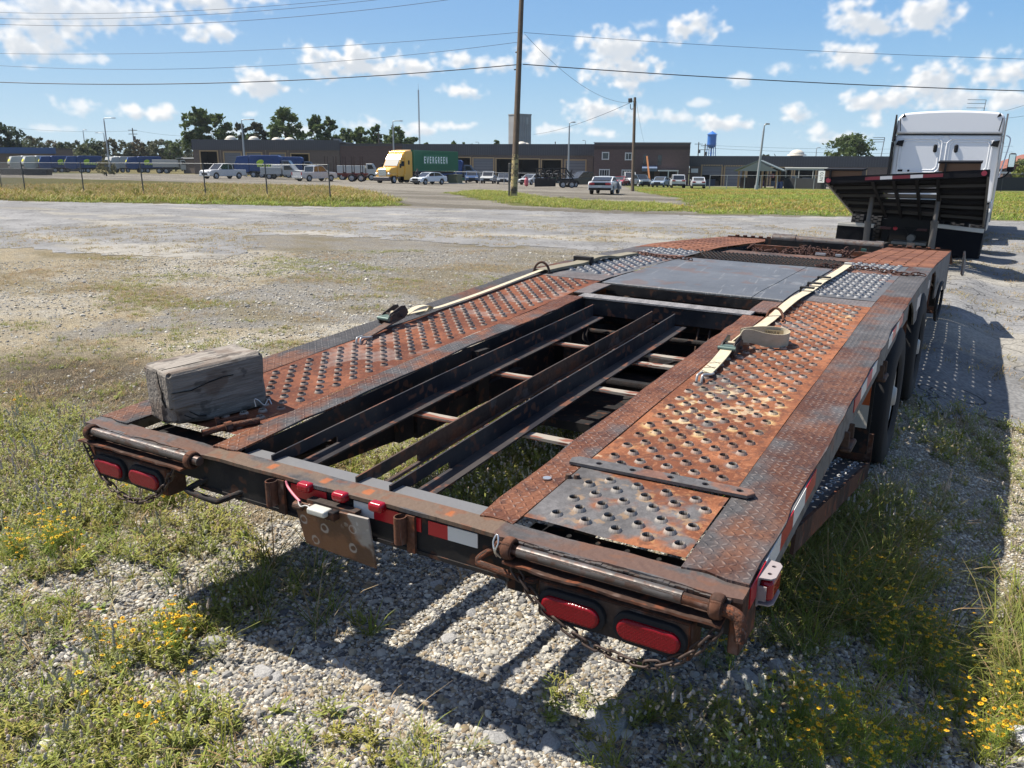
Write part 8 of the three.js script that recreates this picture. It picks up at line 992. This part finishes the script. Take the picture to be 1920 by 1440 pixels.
// ---- trees
const barkMat = mat([0.075, 0.06, 0.048], 0.95), treeLeaf = new THREE.MeshPhysicalMaterial({ vertexColors: true, roughness: 0.8, transmission: 0.4, thickness: 0, side: THREE.DoubleSide, specularIntensity: 0.3 });
function crown(seed, w, h, y0, n, leafS, c0, c1, shape = 'round') {
  const r = rng(seed), o = new Tris(), blobs = []; const N = Math.round(26 + n / 60);
  for (let i = 0; i < N; i++) { const a = r() * 6.283, v = r(), q = Math.pow(r(), 0.5), ring = shape === 'cone' ? 1 - v * 0.8 : Math.sqrt(Math.max(0.08, 1 - Math.pow(v * 1.7 - 0.75, 2))); blobs.push([Math.cos(a) * q * ring * w * 0.44, y0 + h * (0.08 + 0.84 * v), Math.sin(a) * q * ring * w * 0.44, w * (0.05 + 0.075 * r()), 0.55 + 0.75 * r()]); }
  for (let i = 0; i < n; i++) { const b = blobs[Math.floor(r() * N)], u = r() * 2 - 1, a = r() * 6.283, k = b[3] * (0.3 + 1.05 * r()), s = Math.sqrt(1 - u * u), p = V(b[0] + Math.cos(a) * s * k, b[1] + u * k * 0.75, b[2] + Math.sin(a) * s * k), e = leafS * (0.6 + 0.8 * r());
    const d1 = V(r() - 0.5, r() - 0.5, r() - 0.5).normalize().multiplyScalar(e), d2 = V(r() - 0.5, r() - 0.5, r() - 0.5).normalize().multiplyScalar(e * 0.7), c = mix3(c0, c1, clamp(0.5 * b[4] * r() + 0.35 * r())); o.tri(p.clone().sub(d1), p.clone().add(d2), p.clone().add(d1), c); o.tri(p.clone().sub(d1), p.clone().add(d1), p.clone().sub(d2), c); }
  return o.geo();
}
const TG = [[0.052, 0.088, 0.026], [0.165, 0.215, 0.065]];
function tree(label, px, Z, topY, wPx, seed, o = {}) {
  const p = gr(px, Z), H = at(px, topY, Z).y - p.y, w = wPx * Z / FPX, y0 = H * (o.from ?? 0.28), t = thing(o.name ?? 'tree', label, o.cat ?? 'tree', p.toArray(), seed);
  obj('trunk', [rod(V(0, -0.3, 0), V(0.1, H * 0.6, 0), Math.max(0.12, H * 0.025), H * 0.01, 8), ...[0, 1, 2, 3, 4].map((i) => rod(V(0.05, H * (0.3 + 0.06 * i), 0), V(Math.cos(i * 2.3) * w * 0.3, H * (0.55 + 0.06 * i), Math.sin(i * 2.3) * w * 0.3), H * 0.009, H * 0.003, 5))], barkMat, t);
  obj('crown', crown(seed * 31, w, H - y0, y0, Math.round((o.n ?? 2200) * 0.8), (o.leaf ?? 0.42) * Math.sqrt(H / 12), ...(o.col ?? TG), o.shape), treeLeaf, t); return t;
}
tree('broad dark evergreen at the left edge of the picture', 8, 190, 228, 88, 1, { from: 0.12, n: 3600, col: [[0.025, 0.045, 0.022], [0.075, 0.10, 0.045]] });
tree('tall dark tree behind the left end of the workshops', 376, 190, 199, 58, 2, { from: 0.3, n: 3000 }); tree('rounded dark tree leaning on the tallest one at the left', 415, 192, 212, 58, 3, { from: 0.3, n: 2800 }); tree('thin tree behind the lamp post at the left workshop', 458, 196, 226, 30, 4, { n: 1300, col: [[0.05, 0.055, 0.025], [0.11, 0.11, 0.05]] }); tree('small brownish tree between the thin tree and the big one', 487, 190, 229, 44, 5, { n: 1800, col: [[0.045, 0.045, 0.022], [0.09, 0.085, 0.045]] });
tree('big dark tree with a wide crown behind the left workshop', 540, 188, 199, 72, 6, { from: 0.22, n: 3800 }); tree('dark tree with a split crown, left half', 598, 188, 213, 44, 7, { from: 0.25, n: 2200 }); tree('dark tree with a split crown, right half', 622, 190, 216, 34, 8, { from: 0.25, n: 1800 }); tree('low round tree behind the red brick block', 655, 195, 239, 44, 9, { n: 1800 }); tree('tree with a pointed top over the red brick block', 683, 195, 234, 38, 10, { n: 1700 }); tree('upright narrow tree over the red brick block', 708, 198, 231, 26, 11, { n: 1500 }); tree('tree beside the lamp post behind the yellow tractor', 748, 196, 236, 46, 12, { n: 2000 }); tree('small tree behind the right end of the red brick block', 775, 205, 254, 34, 13, { n: 1000 }); tree('low bush peeping over the middle workshop', 802, 215, 265, 22, 14, { n: 600 });
tree('sparse treetop left of centre over the middle workshop', 852, 230, 262, 18, 15, { n: 350 }); tree('small treetop over the middle workshop', 869, 235, 263, 12, 16, { n: 350 }); tree('round treetop left of the concrete tower', 931, 230, 261, 18, 17, { n: 600 }); tree('tiny treetop over the middle workshop beside the round one', 886, 240, 267, 12, 18, { n: 300 });
tree('broad spreading tree behind the right workshop', 1588, 175, 251, 108, 19, { from: 0.2, n: 4200, col: [[0.045, 0.075, 0.022], [0.13, 0.175, 0.055]] }); tree('dark trees beyond the mirror at the right edge', 1915, 150, 296, 60, 20, { n: 2200, from: 0.1 }); tree('yellow green bush at the right edge', 1912, 105, 309, 46, 21, { n: 2600, from: 0.0, leaf: 0.34, name: 'bush', cat: 'bush', col: [[0.11, 0.14, 0.03], [0.26, 0.28, 0.06]] });
[[438, 203, 250, 56, 'low tree filling the gap left of the lamp at the left workshop'], [474, 206, 247, 54, 'low tree behind the second roof fan'], [508, 203, 244, 50, 'low tree left of the big dark tree'], [575, 204, 246, 56, 'low tree between the big dark tree and the split crown'], [640, 206, 250, 50, 'low tree right of the split crown'], [697, 207, 252, 60, 'low tree under the upright narrow tree'], [730, 207, 250, 50, 'low tree left of the lamp behind the yellow tractor'], [768, 208, 258, 40, 'low tree right of the lamp behind the yellow tractor']].forEach(([x, Z, y, w, l], i) => tree(l, x, Z, y, w, 120 + i, { n: 1700, from: 0.08 }));
// the tree line behind the refuse trucks, tree by tree
[[40, 260, 96], [62, 253, 40], [80, 255, 44], [104, 262, 50], [128, 259, 46], [152, 262, 44], [174, 257, 46], [196, 262, 40], [216, 259, 44], [238, 261, 40], [258, 260, 44], [280, 263, 40], [302, 258, 46], [322, 261, 40], [342, 260, 44], [362, 264, 40], [387, 262, 44], [115, 268, 40], [182, 268, 40], [268, 268, 44], [330, 267, 44]].forEach(([x, y, w], i) => tree(['first', 'second', 'third', 'fourth', 'fifth', 'sixth', 'seventh', 'eighth', 'ninth', 'tenth', 'eleventh', 'twelfth', 'thirteenth', 'fourteenth', 'fifteenth', 'sixteenth', 'last', 'near left', 'near middle', 'near right', 'nearest right'][i] + ' tree from the left in the line behind the refuse trucks', x, 205 + (i % 4) * 8, y, w, 40 + i, { n: 1500, from: 0.05, col: [[[0.065, 0.087, 0.043], [0.138, 0.167, 0.087]], [[0.080, 0.080, 0.043], [0.160, 0.145, 0.080]], [[0.072, 0.084, 0.049], [0.145, 0.160, 0.087]], [[0.087, 0.072, 0.043], [0.152, 0.131, 0.075]], [[0.051, 0.070, 0.038], [0.109, 0.131, 0.065]], [[0.080, 0.087, 0.058], [0.152, 0.167, 0.102]], [[0.072, 0.109, 0.043], [0.160, 0.203, 0.080]]][i % 7] }));
tree('olive bush on the grass in front of the refuse trucks', 200, 120, 299, 40, 81, { from: 0, n: 1500, leaf: 0.25, name: 'bush', cat: 'bush', col: [[0.10, 0.10, 0.04], [0.20, 0.18, 0.08]] }); tree('pale leafed tree between the refuse trucks and the lamp post', 162, 178, 270, 46, 82, { n: 1500, from: 0.1, col: [[0.10, 0.12, 0.06], [0.20, 0.22, 0.12]] }); tree('yellow green tree above the blue roofed building', 28, 192, 264, 46, 83, { n: 1300, from: 0.1, col: [[0.09, 0.11, 0.04], [0.17, 0.19, 0.07]] });
for (const [x, Z, y, l] of [[108, 43, 352, 'yellowish shrub in the grass left of the second fence post'], [170, 42.5, 356, 'low yellow shrub at the foot of the second fence post'], [256, 42, 352, 'dark green shrub at the foot of the third fence post'], [62, 46, 350, 'small green shrub by the first fence post']]) tree(l, x, Z, y, 26, Math.floor(x), { from: 0, n: 500, leaf: 0.13, name: 'shrub', cat: 'shrub', col: [[0.12, 0.14, 0.03], [0.30, 0.30, 0.05]] });
{ // far wood that closes the horizon
  const L = []; const rg = rng(91), g = crown(777, 14, 9, 0.5, 420, 1.0, [0.05, 0.06, 0.035], [0.10, 0.115, 0.065]); for (let i = 0; i < 340; i++) { const a = Math.atan2(fH.z, fH.x) + (rg() * 2 - 1) * 3.14, r = 290 + 200 * rg(), x = EYE.x + Math.cos(a) * r, z = EYE.z + Math.sin(a) * r, k = 0.7 + 0.6 * rg(); L.push([M4(V(x, terr(x, z) - 1.5, z), 0, rg() * 6, 0, [k, k * 0.8, k])]); } tag(inst('treeline', g, treeLeaf, L), 'distant wood along the horizon', null, null, 'stuff'); }
{ // person by the sedan
  const p = gr(783, 94), t = thing('person', 'person in dark clothes standing between the white sedan and the container', 'person', p.toArray()); face(t, -60);
  const cap = (a, b, r1, r2) => { const L = []; const n = 6; for (let i = 0; i <= n; i++) { const q = a.clone().lerp(b, i / n), g = new THREE.SphereGeometry(mix(r1, r2, i / n), 8, 6); g.translate(q.x, q.y, q.z); L.push(g); } L.push(rod(a, b, r1, r2, 8)); return L; };
  obj('body', [cap(V(0, 0.95, 0), V(0, 1.40, 0), 0.17, 0.19), cap(V(0, 0.9, 0.09), V(0.04, 0.5, 0.11), 0.095, 0.07), cap(V(0.04, 0.5, 0.11), V(0, 0.08, 0.12), 0.07, 0.05), cap(V(0, 0.9, -0.09), V(0.06, 0.5, -0.11), 0.095, 0.07), cap(V(0.06, 0.5, -0.11), V(0, 0.08, -0.12), 0.07, 0.05), cap(V(0, 1.42, 0.21), V(0.05, 1.15, 0.27), 0.06, 0.05), cap(V(0.05, 1.15, 0.27), V(0.22, 1.05, 0.2), 0.05, 0.04), cap(V(0, 1.42, -0.21), V(0.05, 1.15, -0.27), 0.06, 0.05), cap(V(0.05, 1.15, -0.27), V(0.2, 1.0, -0.2), 0.05, 0.04), rbx(0.26, 0.09, 0.10, 0.05, 0.045, 0.12, 0.03), rbx(0.26, 0.09, 0.10, 0.05, 0.045, -0.12, 0.03)], mat([0.02, 0.02, 0.024], 0.8), t, 'dark shirt and trousers');
  const hd = new THREE.SphereGeometry(0.105, 14, 12); hd.scale(1, 1.22, 0.88); hd.translate(0.02, 1.66, 0); const nose = new THREE.SphereGeometry(0.02, 6, 5); nose.translate(0.125, 1.65, 0); obj('head', [hd, nose, cap(V(0, 1.48, 0), V(0, 1.58, 0), 0.055, 0.05)], mat([0.10, 0.06, 0.045], 0.7), t); const hair = new THREE.SphereGeometry(0.112, 12, 8, 0, 6.283, 0, 1.4); hair.scale(1, 1.22, 0.92); hair.translate(0.0, 1.67, 0); obj('hair', [hair], mat([0.01, 0.009, 0.008], 0.9), t);
}
{ // toe of a pale shoe at the lower right corner
  const p = hit(1935, 1412), t = thing('shoe', 'toe of a pale grey shoe at the lower right corner', 'shoe', p.toArray()); const g = new THREE.SphereGeometry(1, 24, 14); g.scale(0.055, 0.035, 0.095); const q = g.attributes.position; for (let i = 0; i < q.count; i++) if (q.getY(i) < -0.004) q.setY(i, -0.004); g.computeVertexNormals(); g.translate(0.03, 0.022, 0.0); obj('upper', [boxUV(g)], mat([0.42, 0.42, 0.44], 0.55, { bumpMap: roughTex, bumpScale: 0.001 }), t); const s = new THREE.SphereGeometry(1, 24, 8); s.scale(0.058, 0.016, 0.099); s.translate(0.03, 0.014, 0); obj('sole', [s], mat([0.55, 0.52, 0.5], 0.6), t); t.rotation.y = 1.1;
}
renderer.render(scene, camera);
